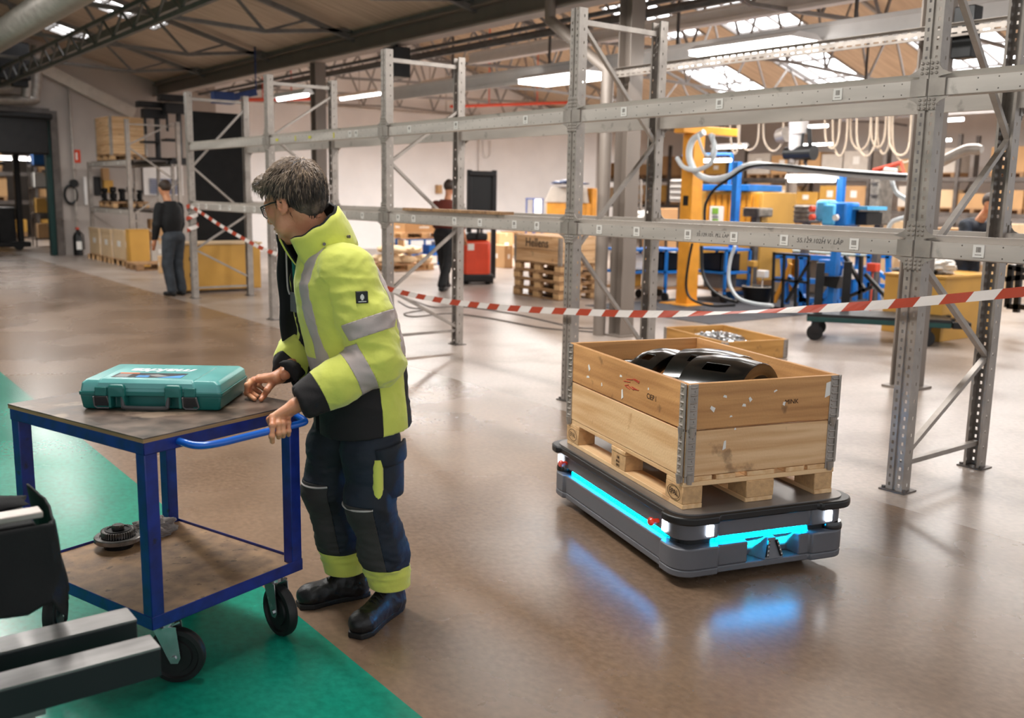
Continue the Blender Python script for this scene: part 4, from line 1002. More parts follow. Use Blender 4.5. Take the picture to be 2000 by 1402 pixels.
def core(P):
    d = ell(P, CH_ + V(0, 0, .02), (.10, .15, .24)); d = smin(d, ell(P, HIPS, (.10, .145, .12)), .06); d = smin(d, rc(P, NB - V(0, 0, .06), NB + V(.01, 0, .02), .06, .058), .04)
    for a, b, c in ((SL, EL_, WL), (SR, ER, WR)): d = smin(d, chain(P, [a, b, c], [.05, .04, .024]), .02)
    for a, b, c in ((HL, KL_, AL), (HR, KR, AR)): d = smin(d, chain(P, [a, b, c], [.075, .05, .035]), .03)
    return d
cv, cf = surf(core, (-.2, -.36, .04), (.46, .36, 1.55), .012); BV.append(cv); BF.append(cf)
def hand(P, W, palm, fingers, thumb, back):
    """W wrist, palm = 4 knuckles centre list, fingers = list of joint lists, thumb joints"""
    kn = [f[0] for f in fingers]; d = None
    for i, kk in enumerate(kn):
        e = rc(P, W + (kn[1] - W) * .10 + (kk - (kn[1] + kn[2]) / 2) * .35, kk, .0195, .0125); d = e if d is None else smin(d, e, .012)
    d = smin(d, rc(P, palm, W + (kn[1] - W) * .12, .026, .021), .02)
    for f, r in zip(fingers, (.0102, .0106, .0102, .0092)):
        e = chain(P, f, [r * 1.12, r * 1.0, r * .93, r * .82], .003)
        for j in (1, 2): e = smin(e, ell(P, f[j], (r * 1.08,) * 3), .004)
        d = smin(d, e, .0055)
    e = chain(P, thumb, [.016, .0118, .0105, .009], .006); d = smin(d, e, .010)
    return d
# left hand closes over the cart handle: knuckles above the bar, fingers wrapped over its far side
hb = [lc(g(u, v, .852)) for u, v in ((533, 838), (556, 833), (578, 828), (598, 824))]
hdr = (hb[3] - hb[0]); hdr /= np.linalg.norm(hdr)                                # along the bar
outw = lc(g(545, 860, .85)) - lc(g(545, 835, .85)); outw /= np.linalg.norm(outw)   # towards the camera
up = V(0, 0, 1)
def wrapf(c, ln, sp):
    """finger over the top and down the camera side of the bar"""
    return [c + up * (.040 * ln) - outw * .012, c + up * .018 * ln + outw * .020, c - up * .012 + outw * .027, c - up * .030 + outw * .012]
base = hb[0]; sp = .0205
cs_ = [hb[0] + hdr * (.003 + sp * i) for i in range(4)]
fl = [wrapf(cs_[0] + hdr * -.004, 1.0, 0), wrapf(cs_[1], 1.05, 0), wrapf(cs_[2], 1.0, 0), wrapf(cs_[3] + hdr * .002, .88, 0)]
fl[0][2] = fl[0][2] - hdr * .004 - up * .006; fl[0][3] = cs_[0] - hdr * .006 - up * .040 + outw * .018
WLh = WL + (np.mean([f[0] for f in fl], 0) - WL) * .12
th_l = [WLh + (fl[0][0] - WLh) * .35 - outw * .015, fl[0][0] - hdr * .012 - up * .012 - outw * .024, cs_[0] - hdr * .004 - up * .006 - outw * .026, cs_[0] + hdr * .012 - up * .024 - outw * .014]
f1 = lambda P: hand(P, WLh, WL - (WL - EL_) * .12, fl, th_l, None)
lo = np.min([*[q for f in fl for q in f], WLh, *th_l, WL], 0) - .05; hi = np.max([*[q for f in fl for q in f], WLh, *th_l, WL], 0) + .05
v_, f_ = surf(f1, lo, hi, .0023); BV.append(v_); BF.append(f_)
# right hand rests on the cart top on bent fingertips
T = lambda u, v, z: lc(g(u, v, z))
fr_ = [[T(497, 742, .955), T(483, 752, .948), T(482, 768, .912), T(497, 779, .901)],
       [T(507, 737, .957), T(489, 745, .955), T(487, 764, .914), T(502, 774, .901)],
       [T(517, 735, .953), T(500, 741, .95), T(495, 758, .916), T(508, 767, .901)],
       [T(527, 737, .945), T(511, 740, .94), T(506, 753, .914), T(515, 760, .901)]]
WRh = T(548, 736, .978)
th_r = [WRh + (fr_[0][0] - WRh) * .25 - V(0, 0, .012), T(522, 762, .934), T(516, 772, .912), T(510, 780, .901)]
f2 = lambda P: hand(P, WRh, WR - (WR - ER) * .12, fr_, th_r, None)
al = [q for f in fr_ for q in f] + [WRh, WR] + th_r
v_, f_ = surf(f2, np.min(al, 0) - .05, np.max(al, 0) + .05, .0023); BV.append(v_); BF.append(f_)
o_ = 0; ff = []
for v_, f_ in zip(BV, BF): ff += [tuple(i + o_ for i in f) for f in f_]; o_ += len(v_)
mesh('body', np.concatenate(BV), ff, 'skin', man)
# ---- eyes, glasses
H2 = lambda x, y, z: HC + HRm @ V(x, y, z) * HS
M['eyew'] = mat('eye_white', '#e8e2dc', .2, coat=.5); M['iris'] = mat('iris', '#3d4b55', .2)
for s in (1, -1):
    e = MB(); c = mw(H2(.0865, s * .032, .001)); ex = Vector(mw(H2(1, 0, 0)) - mw(H2(0, 0, 0))).normalized()
    bm_ = [(.0135 * math.sin(t), .0135 * math.cos(t)) for t in np.linspace(0, PI, 9)]
    Rz = ex.to_track_quat('Z', 'Y').to_matrix(); e.lathe(bm_, 14, c, Rz, 0); e.lathe([(.006, .0124), (.004, .0134), (0, .0138)], 12, c, Rz, 1); e.build('eye', ['eyew', 'iris'], man, smooth=True)
gl = MB()
for s in (1, -1):
    lp = [(.113, s * .008, .012), (.111, s * .012, -.014), (.106, s * .03, -.021), (.098, s * .052, -.016), (.094, s * .06, .006), (.097, s * .056, .016), (.106, s * .032, .018)]
    gl.tube([mw(H2(*p)) for p in lp], .0022, 6, closed=True)
    gl.tube([mw(H2(*p)) for p in [(.094, s * .061, .010), (.08, s * .072, .012), (.03, s * .082, .008), (-.002, s * .084, .002), (-.022, s * .084, -.012)]], .0028, 6)
gl.tube([mw(H2(.113, .009, .008)), mw(H2(.116, 0, .011)), mw(H2(.113, -.009, .008))], .0022, 6)
gg = gl.build('spectacles', 'black', man)
M['lens'] = glassmat('lens_glass', (.95, .97, .98))
for s in (1, -1):
    lp = [(.113, s * .008, .012), (.111, s * .012, -.014), (.106, s * .03, -.021), (.098, s * .052, -.016), (.094, s * .06, .006), (.097, s * .056, .016), (.106, s * .032, .018)]
    p = [mw(H2(*q)) for q in lp]; q2 = [mw(H2(x + .0012, y, z)) for x, y, z in lp]
    MB().add(p + q2, [tuple(range(7)), tuple(range(13, 6, -1))] + [(i, (i + 1) % 7, 7 + (i + 1) % 7, 7 + i) for i in range(7)]).build('spectacle_lens', 'lens', gg)
# ---- hair: a cap volume plus locks
def haircap(q):
    d = ell(q, (-.020, 0, .046), (.108, .089, .097)); d = smin(d, ell(q, (.068, .0, .088), (.038, .055, .026)), .03)
    d = smin(d, ell(q, (-.062, 0, -.005), (.05, .068, .068)), .03)
    cutf = .055 - q[..., 0] + np.clip(q[..., 2] - .052, -1, 1) * 2.2          # hairline on the face side
    face = (q[..., 0] - .058) - np.clip((q[..., 2] - .048) * 3.0, -.05, .2)
    d = np.maximum(d, face)
    side = (q[..., 0] + .006) - np.clip((q[..., 2] - .006) * 3.0, -.012, .4); d = np.maximum(d, np.where(np.abs(q[..., 1]) > .045, side, -1))
    d = np.maximum(d, -.088 - q[..., 2] - (q[..., 0] + .05) * .2)
    return d
def hairf(P): return haircap(hp_(P))
hv, hf = surf(hairf, HC - .19, HC + .19, .004)
hn = vnorm(hv, hf)
M['hair'] = mat('grey_brown_hair', '#6f5d50', .6, 0, .3, (40, 40, 12), col2='#2a201a', bump=.5, bscale=220)
M['hairl'] = mat('light_grey_hair', '#9c8671', .5, 0, .2, (60, 60, 20), col2='#63503f'); M['haird'] = mat('dark_brown_hair', '#33271e', .55, 0, .3, (40, 40, 20))
cap = mesh('hair', hv + hn * fold(hv, .004, 40, 2)[:, None], hf, 'hair', man)
random.seed(11); lk = MB(); lk2 = MB(); lq = (hv - HC) @ HRm / HS; cand = [i for i in range(len(hv))]
for k in range(3800):
    i = random.choice(cand); q = lq[i]; n = hn[i] @ HRm
    if n[2] < -.3 and q[2] > -.06: continue
    # combed from the crown forward and down
    crown = V(-.075, 0, .11); d = q - crown; d = d - n * (d @ n); ln = np.linalg.norm(d)
    if ln < 1e-4: continue
    d /= ln; d += V(random.gauss(0, .15), random.gauss(0, .15), random.gauss(0, .15)); d[2] -= .35 * (q[2] < .06); d -= n * (d @ n); d /= np.linalg.norm(d) + 1e-9
    L = random.uniform(.026, .05); lift = random.uniform(.001, .006) + (.008 if q[0] > .05 and q[2] > .05 else 0)
    p0_ = q - n * .002; p1_ = q + d * L * .5 + n * lift; p2_ = q + d * L + n * (lift - .002)
    s_ = np.cross(n, d) * random.uniform(.0009, .0022); pts = [HC + HRm @ x * HS for x in (p0_ - s_, p0_ + s_, p1_ + s_ * .8 + n * .0006, p1_ - s_ * .8 + n * .0006, p2_, p1_ + n * .0018)]
    t = (lk if (q[2] > .055 + random.gauss(0, .035)) else lk2); t.add([mw(x) for x in pts], [(0, 1, 5), (1, 2, 5), (2, 4, 5), (4, 3, 5), (3, 0, 5)])
lk.build('hair_lock', 'hairl', cap, kind='stuff'); lk2.build('hair_lock', 'haird', cap, kind='stuff')
st_ = MB()
for k in range(500):   # short stubble of the sideburn
    pass
# ---- jacket
M['hiv'] = mat('fluorescent_yellow_cloth', '#d9de62', .8, 0, .05, (9, 9, 9), bump=.55, bscale=15); M['hiv'].node_tree.nodes['Principled BSDF'].inputs['Sheen Weight'].default_value = .3
M['refl'] = mat('reflective_band', '#b9aaa5', .5, .0, .05, (12, 12, 12), bump=.05, bscale=200)
M['blkcl'] = mat('black_jacket_cloth', '#1c1719', .8, 0, .2, (9, 9, 9), bump=.15, bscale=300)
M['lining'] = mat('black_lining', '#070709', .85)
M['shirt'] = mat('green_shirt', '#0c6b5c', .75, 0, .2, (14, 14, 14), bump=.2, bscale=150)
def tfr(P):
    a = np.radians(np.interp(P[..., 2], [.8, 1.25], [-5, -14])); c, s = np.cos(a), np.sin(a)
    return np.stack([c * P[..., 0] + s * P[..., 1], -s * P[..., 0] + c * P[..., 1], P[..., 2]], -1)
def torso(P):
    P = tfr(P); z = P[..., 2]
    zs = [.73, .84, .95, 1.08, 1.22, 1.34, 1.42, 1.48, 1.53]
    cx = np.interp(z, zs, [-.015, -.01, .0, .025, .055, .085, .10, .13, .145]); ax = np.interp(z, zs, [.172, .172, .175, .182, .180, .164, .135, .098, .075]); by = np.interp(z, zs, [.226, .222, .212, .215, .232, .232, .19, .125, .08])
    x = (P[..., 0] - cx) / ax; y = P[..., 1] / by; p = 2.35
    k = (np.abs(x) ** p + np.abs(y) ** p) ** (1 / p); d = (k - 1) * np.minimum(ax, by) * .95
    return np.maximum(d, z - 1.50)
def sleeveL(P): return chain(P, [SL + V(0, -.03, .0), SL + (EL_ - SL) * .5 + V(0, .0, 0), EL_, EL_ + (WL - EL_) * .55, WL + (EL_ - WL) * .02], [.098, .090, .080, .070, .058], .03)
def sleeveR(P): return chain(P, [SR, ER, ER + (WR - ER) * .6, WR + (ER - WR) * .02], [.09, .074, .064, .052], .03)
LW = (WL - EL_) / np.linalg.norm(WL - EL_); RW_ = (WR - ER) / np.linalg.norm(WR - ER)
def jack(P):
    t = torso(P); l = sleeveL(P); r = sleeveR(P)
    l = np.maximum(l, (P - WL) @ LW - .0); r = np.maximum(r, (P - WR) @ RW_ - .0)
    d = smin(smin(t, l, .03), smin(t, r, .03), .001)
    hem = .772 - P[..., 2] + .045 * (P[..., 0] * -3.0)      # higher at the back
    return np.maximum(d, hem)
# opening wedge down the front, right of centre
def opening(P):
    P = tfr(P); z = P[..., 2]; yc = -.035; w0 = np.interp(z, [.78, 1.0, 1.25, 1.42, 1.5], [.02, .022, .045, .06, .085])
    d = np.abs(P[..., 1] - yc) - w0; return np.maximum(d, -(P[..., 0] - np.interp(z, [.78, 1.5], [.02, .08])))
def jackopen(P): return np.maximum(jack(P), -opening(P))
jv, jf = surf(jackopen, (-.24, -.40, .72), (.48, .40, 1.56), .0062)
jn = vnorm(jv, jf)
hemw = np.clip((jv[:, 2] - .80) * 12, .25, 1)
dl_, dr_, dt_ = sleeveL(jv), sleeveR(jv), torso(jv)
onL = dl_ < dt_ - .004; onR = dr_ < dt_ - .004
f0 = fold(jv, .012, 6.0, 1, (1, 1, .8)) + fold(jv, .006, 14, 4, (1, 1, 1.4)); fs_ = fold(jv, .019, 8, 7, (.8, .8, 1.9))
near = np.exp(-((jv - EL_) ** 2).sum(1) / .012) + np.exp(-((jv - ER) ** 2).sum(1) / .012)
disp = f0 * .8 + fs_ * (onL | onR) * (.35 + near)
op = opening(jv); disp *= np.clip((op - .0) * 25 + .15, .15, 1)
jv = jv + jn * disp[:, None] * hemw[:, None]
tj = tfr(jv); x, y, z = tj[:, 0], tj[:, 1], tj[:, 2]
# arm coordinates: distance along the sleeve
sUL = ((jv - SL) @ (EL_ - SL)) / np.linalg.norm(EL_ - SL); sFL = ((jv - EL_) @ LW); sFR = ((jv - ER) @ RW_)
lenF = np.linalg.norm(WL - EL_); lenFR = np.linalg.norm(WR - ER); lenU = np.linalg.norm(EL_ - SL)
mL = dt_ * 0 + (dl_ - dt_)          # <0 on the left sleeve
mR = dr_ - dt_; mT = np.minimum(dl_, dr_) * -1 + dt_      # <0 on the torso
band = lambda v, a, b: np.maximum(a - v, v - b)
AND = lambda *a: np.maximum.reduce(a); OR = lambda *a: np.minimum.reduce(a)
onF = sFL - .04; 
armb = OR(AND(mL, band(sUL, lenU * .52, lenU * .52 + .062), sFL - .07), AND(mL, band(sFL, .055, .115), .05 * 0 + (lenU * .75 - sUL)), AND(mR, band(sFR, .06, .12)))
ang = np.abs(y)
waist = AND(mT, band(z + .18 * (x - .05), 1.03, 1.088))
braceb = AND(mT, band(ang, .105, .158), 1.088 - (z + .18 * (x - .05)))
yoke = AND(-(.06 - x) * 0 + (z * 0 - 1), mT, band(z - .25 * ang, 1.362, 1.402), x - .02)
refl = OR(armb, waist, braceb, yoke)
cuff = OR(AND(mL, lenF - .075 - sFL), AND(mR, lenFR - .075 - sFR))
sidey = band(x, -.115, .0)        # yellow flank panel reaching the hem on his left
black = OR(cuff, AND(mT, z + .18 * (x - .05) - 1.03 + .0, -AND(sidey, -y)), AND(mT, -jv[:, 0] * 0 + opening(jv) - .006, z * 0 - .001))
reg_r = np.where(np.abs(refl) > 1e-6, refl, 1e-6); reg_b = np.where(np.abs(black) > 1e-6, black, 1e-6)
# carry the second field through the clip by re-evaluating on the pieces (nearest original vertex weights)
def clip2(vs, fs, s, extra):
    """clip and interpolate an extra field along"""
    st = np.concatenate([vs, extra[:, None]], 1); return [(a[:, :3], b, a[:, 3]) if len(a) else (a, b, np.zeros(0)) for a, b in clip(st, fs, s)]
R_, rest = clip2(jv, jf, reg_r, reg_b)
Bk, Ye = clip2(rest[0], rest[1], np.where(np.abs(rest[2]) > 1e-6, rest[2], 1e-6), rest[2])
jk = mesh('jacket', Ye[0], Ye[1], 'hiv', man, solid=.004)
mesh('dark_panel', Bk[0], Bk[1], 'blkcl', jk, solid=.004)
mesh('reflective_band', R_[0], R_[1], 'refl', jk, off=.0012, solid=.004)
# inner black fleece and green shirt seen in the opening
def inner(P): return np.maximum(np.maximum(torso(P) + .022, .84 - P[..., 2]), P[..., 2] - 1.47)
iv, if_ = surf(inner, (-.2, -.24, .80), (.30, .24, 1.50), .010)
gsh = np.maximum.reduce([np.abs(tfr(iv)[:, 1] + .03) - np.interp(iv[:, 2], [1.2, 1.45], [.012, .055]), 1.20 - iv[:, 2], .06 - iv[:, 0]])
gsh = np.where(np.abs(gsh) > 1e-6, gsh, 1e-6)
G_, I_ = clip(iv, if_, gsh)
mesh('fleece', I_[0], I_[1], 'lining', man); sh = mesh('shirt', G_[0] + 0, G_[1], 'shirt', man, off=.003)
# shirt collar
sc2 = MB().tube([mw(NB + V(.0 + .068 * math.cos(t), .066 * math.sin(t), .012 + .02 * math.cos(t) * -1)) for t in np.linspace(-2.6, 2.6, 20)], .012, 8); sc2.build('shirt_collar', 'shirt', sh, smooth=True)
# zip edge and lanyard card
zp = MB().tube([mw(V(np.interp(z_, [.82, 1.0, 1.22, 1.4], [.163, .178, .222, .215]), .002 + np.interp(z_, [.8, 1.2, 1.4], [0, .012, .03]), z_)) for z_ in np.linspace(.84, 1.4, 14)], .004, 6); zp.build('zip', 'galvd', jk, smooth=True)
def fpx(u, v, off=0.):
    rr2 = ray(u, v); n2 = V(.6083, .7937); t2 = (n2 @ V(MP.x, MP.y) + off) / (n2 @ rr2[:2]); return Vector(CAMP + rr2 * t2)
fo_ = [(541, 458), (544, 500), (545, 560), (549, 620), (556, 680), (570, 735), (590, 785)]; fi_ = [(597, 470), (594, 500), (592, 560), (594, 620), (597, 680), (602, 740), (610, 795)]
A1 = spline([fpx(u, v, -.03) for u, v in fo_], 5); A2 = spline([fpx(u + 8, v, -.02) for u, v in fi_], 5); fv = []; ff2 = []
for i, (a_, b_) in enumerate(zip(A1, A2)):
    for j in range(7):
        t = j / 6; p = a_.lerp(b_, t); fv.append(p + Vector((.6, .79, 0)) * (.022 * math.sin(PI * t) + .006 * math.sin(i * .7 + j)))
for i in range(len(A1) - 1):
    for j in range(6): k = i * 7 + j; ff2.append((k, k + 1, k + 8, k + 7))
me_ = bpy.data.meshes.new('open_front_flap'); me_.from_pydata(fv, [], ff2); me_.materials.append(M['lining']); fl_ = link('open_front_flap', me_, jk, smooth=True, label='black lining of the opened right jacket front'); s_ = fl_.modifiers.new('s', 'SOLIDIFY'); s_.thickness = .014; s_.offset = 1
MB().tube(spline([fpx(u, v, -.05) for u, v in ((559, 480), (560, 520), (562, 560), (566, 575))], 4), .0035, 6).build('zip_tape', 'refl', jk)
MB().tube(spline([fpx(u, v, -.055) for u, v in ((574, 474), (575, 500), (577, 530), (580, 560))], 4), [.013] * 6 + [.012] * 6 + [.006], 8).build('shirt_front', 'shirt', sh, smooth=True)
cdp_ = fpx(573, 590, -.06); MB().box(cdp_, (.004, .05, .075)).build('name_card', 'grey', man, bev=.002)
# standing collar
def collar_mesh(r, z0, z1, gap, dx, name, m, tilt=.5, flare=.02):
    mb_v = []; n = 40; rows = 8; fs = []
    for i in range(n + 1):
        t = gap + (2 * PI - 2 * gap) * i / n
        for j in range(rows + 1):
            f = j / rows; rr_ = r + flare * f + .012 * math.sin(PI * f) * .5; h = z0 + (z1 - z0) * f
            px_ = dx + rr_ * 1.08 * math.cos(t) + .088 * f * (1 - .2 * math.cos(t)); py_ = rr_ * math.sin(t) * 1.02
            hz = h + tilt * -.06 * math.cos(t) * (1) + .004 * math.sin(9 * t + 3 * f)
            mb_v.append(V(px_, py_, hz))
    for i in range(n):
        for j in range(rows): a = i * (rows + 1) + j; fs.append((a, a + rows + 1, a + rows + 2, a + 1))
    return mesh(name, np.array(mb_v), fs, m, jk, solid=.007)
cl = collar_mesh(.094, 1.42, 1.555, .42, .112, 'standing_collar', 'hiv', 1.1)
cl2 = collar_mesh(.087, 1.42, 1.560, .40, .114, 'collar_lining', 'lining', 1.1)
for th in (1.15, 1.95): 
    pc = V(.115 + .125 * math.cos(th) + .03, .125 * math.sin(th), 1.497 - .033 * math.cos(th)); d = V(math.cos(th), math.sin(th), 0)
    MB().cyl(mw(pc - d * .006), mw(pc + d * .004), .006, 12).build('press_stud', 'galvd', cl)
# sleeve badge: a dark square patch with a small pale emblem
bc = SL + (EL_ - SL) * .26 + V(.028, .0865, .0); nb_ = Vector((-.30, -1, .12)).normalized()
nb_w = Vector((-nb_.x * -1, nb_.y, nb_.z)); nw = Vector((-.33, -.93, .2)).normalized()
wp = onY(698, 531, mw(bc).y); wp = mw(bc) 
fr = frame(wp + nw * .012, Vector((.93, -.33, .02)), (0, 0, 1))
MB().prism([(-.021, -.021), (.021, -.021), (.021, .021), (-.021, .021)], -.022, 0, fr).build('sleeve_badge', 'steelblk', jk, bev=.002)
MB().prism([(-.007, -.004), (.007, -.004), (.0065, .006), (0, .013), (-.0065, .006)], 0, .0008, fr).prism([(-.003, -.01), (.003, -.01), (.004, -.004), (-.004, -.004)], 0, .0008, fr).prism([(-.014, -.016), (.014, -.016), (.014, -.013), (-.014, -.013)], 0, .0008, fr).build('badge_emblem', 'paper', jk)
MB().tube([mw(V(.225, .06, 1.31)), mw(V(.215, .10, 1.305))], .0035, 6).build('pocket_zip', 'black', jk)
# cuff strap of the left sleeve
cpt = WL - LW * .045; 
# ---- trousers
M['navy'] = mat('dark_navy_trousers', '#17202f', .72, 0, .25, (7, 7, 7), bump=.6, bscale=16, col2='#0d1119'); M['kneeg'] = mat('worn_grey_knee_patch', '#3b3836', .8, 0, .2, (8, 8, 8), bump=.1, bscale=250); M['pipe'] = mat('pale_piping', '#cfc6c2', .6)
def legs(P):
    d = None
    for H_, K_, A_ in ((HL, KL_, AL), (HR, KR, AR)):
        e = chain(P, [H_ + V(0, 0, -.06), H_ * .45 + K_ * .55, K_, K_ * .5 + A_ * .5 + V(-.01, 0, 0), V(A_[0] + .01, A_[1], .12)], [.104, .102, .088, .084, .082], .04)
        d = e if d is None else smin(d, e, .025)
    d = smin(d, ell(P, (-.01, 0, .90), (.13, .165, .12)), .05)
    return np.maximum(d, .125 - P[..., 2] - .1 * (P[..., 0]) * 0)
tv, tf = surf(legs, (-.25, -.32, .09), (.25, .32, 1.02), .0065)
tn = vnorm(tv, tf); low_ = np.clip((tv[:, 2] - .13) * 14, .15, 1)
tv = tv + tn * ((fold(tv, .010, 7, 12, (1, 1, 1)) + fold(tv, .006, 14, 15, (.7, .7, 2.2)) * (.6 + 1.2 * np.exp(-((tv[:, 2] - .22) / .09) ** 2))) * low_)[:, None]
x, y, z = tv[:, 0], tv[:, 1], tv[:, 2]
legc = lambda A_, K_, H_: np.interp(z, [.12, .5, .9], [A_[1], K_[1], H_[1]])
legx = lambda A_, K_, H_: np.interp(z, [.12, .5, .9], [A_[0] + .01, K_[0], H_[0]])
isL = y > 0
cy_ = np.where(isL, legc(AL, KL_, HL), legc(AR, KR, HR)); cx_ = np.where(isL, legx(AL, KL_, HL), legx(AR, KR, HR))
ph = np.arctan2(y - cy_, x - cx_)          # angle round the leg, 0 = front
hiz = z - (.225 - .03 * 0)                  # fluorescent hem band
hi_ = np.where(np.abs(hiz) > 1e-6, hiz, 1e-6)
phc = np.where(isL, .18, .15)
kn_ = AND(band(z - .08 * (x - cx_), .225, np.where(isL, .50, .53)), (np.abs(ph - phc) - .95) * .08)
Hh, rest = clip2(tv, tf, hi_, np.where(np.abs(kn_) > 1e-6, kn_, 1e-6))
Kn, Nv = clip2(rest[0], rest[1], rest[2], rest[2])
tr = mesh('trousers', Nv[0], Nv[1], 'navy', man, solid=.003)
mesh('knee_patch', Kn[0], Kn[1], 'kneeg', tr, off=.002, solid=.003)
mesh('fluorescent_hem', Hh[0], Hh[1], 'hiv', tr, solid=.004)
# piping above the knees, follows the cloth: march round the leg on the surface
def onsurf(c, d, fn):
    t = .0
    for _ in range(40): 
        q = c + d * t; s_ = float(fn(q[None])[0]); 
        if abs(s_) < 5e-4: break
        t -= s_ if s_ > 0 else s_
    return c + d * t
for A_, K_, zz, ph0 in ((AL, KL_, .505, .18), (AR, KR, .535, .15)):
    pts = []
    for t in np.linspace(ph0 - .98, ph0 + .98, 16):
        c = V(K_[0], K_[1], zz - .012 * math.cos(t - ph0)); d = V(math.cos(t), math.sin(t), 0); pts.append(mw(onsurf(c, d, legs) + d * .006))
    MB().tube(pts, .0042, 6).build('piping', 'pipe', tr, smooth=True)
# cargo pocket on the left thigh
def pocket(c, d, wd, h, th, nm, m, par, rot=0., lab=None):
    q = onsurf(c, d / np.linalg.norm(d), legs); dw = Vector((-d[0], -d[1], 0)).normalized(); side = Vector((0, 0, 1)).cross(dw); R = Matrix((side, dw, Vector((0, 0, 1)))).transposed() @ Matrix.Rotation(rot, 3, 'Y')
    mb = MB(); n = 6
    vs = []; 
    for j in range(n + 1):
        for i in range(n + 1):
            a = (i / n - .5) * wd; b = (j / n - .5) * h; bul = th * (1 - (2 * i / n - 1) ** 2 * .7) * (1 - .3 * (2 * j / n - 1) ** 4); p = mw(q) + R @ Vector((a, bul - .35 * a * a / .09 - .004, b)); vs.append(p)
    fs = [(j * (n + 1) + i, j * (n + 1) + i + 1, (j + 1) * (n + 1) + i + 1, (j + 1) * (n + 1) + i) for j in range(n) for i in range(n)]
    mb.add(vs, fs); o = mb.build(nm, m, par, smooth=True); s_ = o.modifiers.new('s', 'SOLIDIFY'); s_.thickness = .01; s_.offset = -1; return o
oc = V(-.0, .115, 0)
pocket(oc + V(0, 0, .70), V(-.25, 1, 0), .145, .07, .022, 'pocket_flap', 'navy', tr, -.12)
pocket(oc + V(0, 0, .605), V(-.35, 1, 0), .13, .15, .018, 'cargo_pocket', 'navy', tr)
pocket(oc + V(0, 0, .605), V(.42, 1, 0), .026, .165, .012, 'yellow_pocket_edge', 'hiv', tr)
pocket(oc + V(0, 0, .655), V(-.9, 1, 0), .06, .04, .022, 'pocket_flap', 'navy', tr, .5)
# ---- boots
M['boot'] = mat('black_boot_leather', '#161416', .48, 0, .25, (12, 12, 12), bump=.12, bscale=200)
def boot(A_, toe, heel, name):
    ax = toe - heel; L = np.linalg.norm(ax); ax /= L; yaw = math.atan2(ax[1], ax[0]); R = rotm('Z', yaw); c = (toe + heel) / 2; c[2] = 0
    def f(P):
        q = (P - c) @ R; h = L / 2
        d = smin(rc(q, (-h + .045, 0, .045), (h - .055, .0, .04), .042, .044), ell(q, (h - .062, 0, .05), (.066, .050, .042)), .02)
        d = smin(d, rc(q, (-h + .055, 0, .05), (-h + .06, 0, .16), .045, .050), .04); d = smin(d, rc(q, (-h + .09, 0, .10), (h - .12, 0, .06), .035, .035), .03)
        return np.maximum(np.maximum(d, .018 - q[..., 2]), q[..., 2] - .165)
    v, fc = surf(f, c - V(.24, .24, 0) + V(0, 0, -.01), c + V(.24, .24, .20), .004); n = vnorm(v, fc); v = v + n * fold(v, .003, 26, 5)[:, None]
    b = mesh(name, v, fc, 'boot', man)
    def g_(P):
        q = (P - c) @ R; h = L / 2; wv = np.interp(q[..., 0], [-h, -h + .04, 0, h - .05, h], [.03, .042, .040, .054, .03])
        d = np.maximum(np.abs(q[..., 1]) - wv, np.abs(q[..., 0]) - h); d2 = np.maximum(d, np.maximum(q[..., 2] - .024, .0015 - q[..., 2])); return d2
    v, fc = surf(g_, c - V(.24, .24, .01), c + V(.24, .24, .05), .004); mesh('sole', v, fc, 'blackm', b)
    la = MB(); h = L / 2
    for i in range(5):
        xx = h - .125 - i * .022; zc = np.interp(xx, [h - .21, h - .12], [.135, .095])
        pts = [mw(c + R @ V(xx + .006 * k, .034 * k * .8, zc - .022 * abs(k) ** 2 + .008)) for k in (-1, -.5, 0, .5, 1)]; la.tube(pts, .0028, 5)
    la.build('boot_lace', 'fabblk', b, smooth=True)
toeL, heelL = V(.145, .215, 0), V(-.145, .055, 0); toeR, heelR = V(.20, -.165, 0), V(-.10, -.125, 0)
boot(AL, toeL, heelL, 'boot'); boot(AR, toeR, heelR, 'boot')
# ================================================================== BACKGROUND THINGS
def fromuv(un, vb, ur, ul, vt):
    """upright block by its near edge and the two far edges seen in the photo, resting on the floor"""
    N = g(un, vb); x1 = onY(ur, vb, N.y).x; y1 = onX(ul, vb, N.x).y; z1 = onY(un, vt, N.y).z
    return N.x, x1, N.y, y1, z1
def carton(mb_o, w_, d, h, m='card', nm='carton', flap=True, lab=True):
    """parts of a closed carton: body, tape, paper label (local, origin at the base centre)"""
    MB().b2((-w_ / 2, -d / 2, 0), (w_ / 2, d / 2, h)).build('body', m, mb_o, bev=.006, world=False, seg=1)
    MB().b2((-.025, -d / 2 - .002, h - .08), (.025, d / 2 + .002, h + .002)).build('packing_tape', 'cardl', mb_o, world=False)
    if lab:
        MB().b2((-w_ / 2 - .003, -d * .15, h * .42), (-w_ / 2, d * .12, h * .62)).build('paper_label', 'paper', mb_o, world=False); MB().b2((-w_ * .12, -d / 2 - .003, h * .42), (w_ * .15, -d / 2, h * .62)).build('paper_label', 'paper', mb_o, world=False)
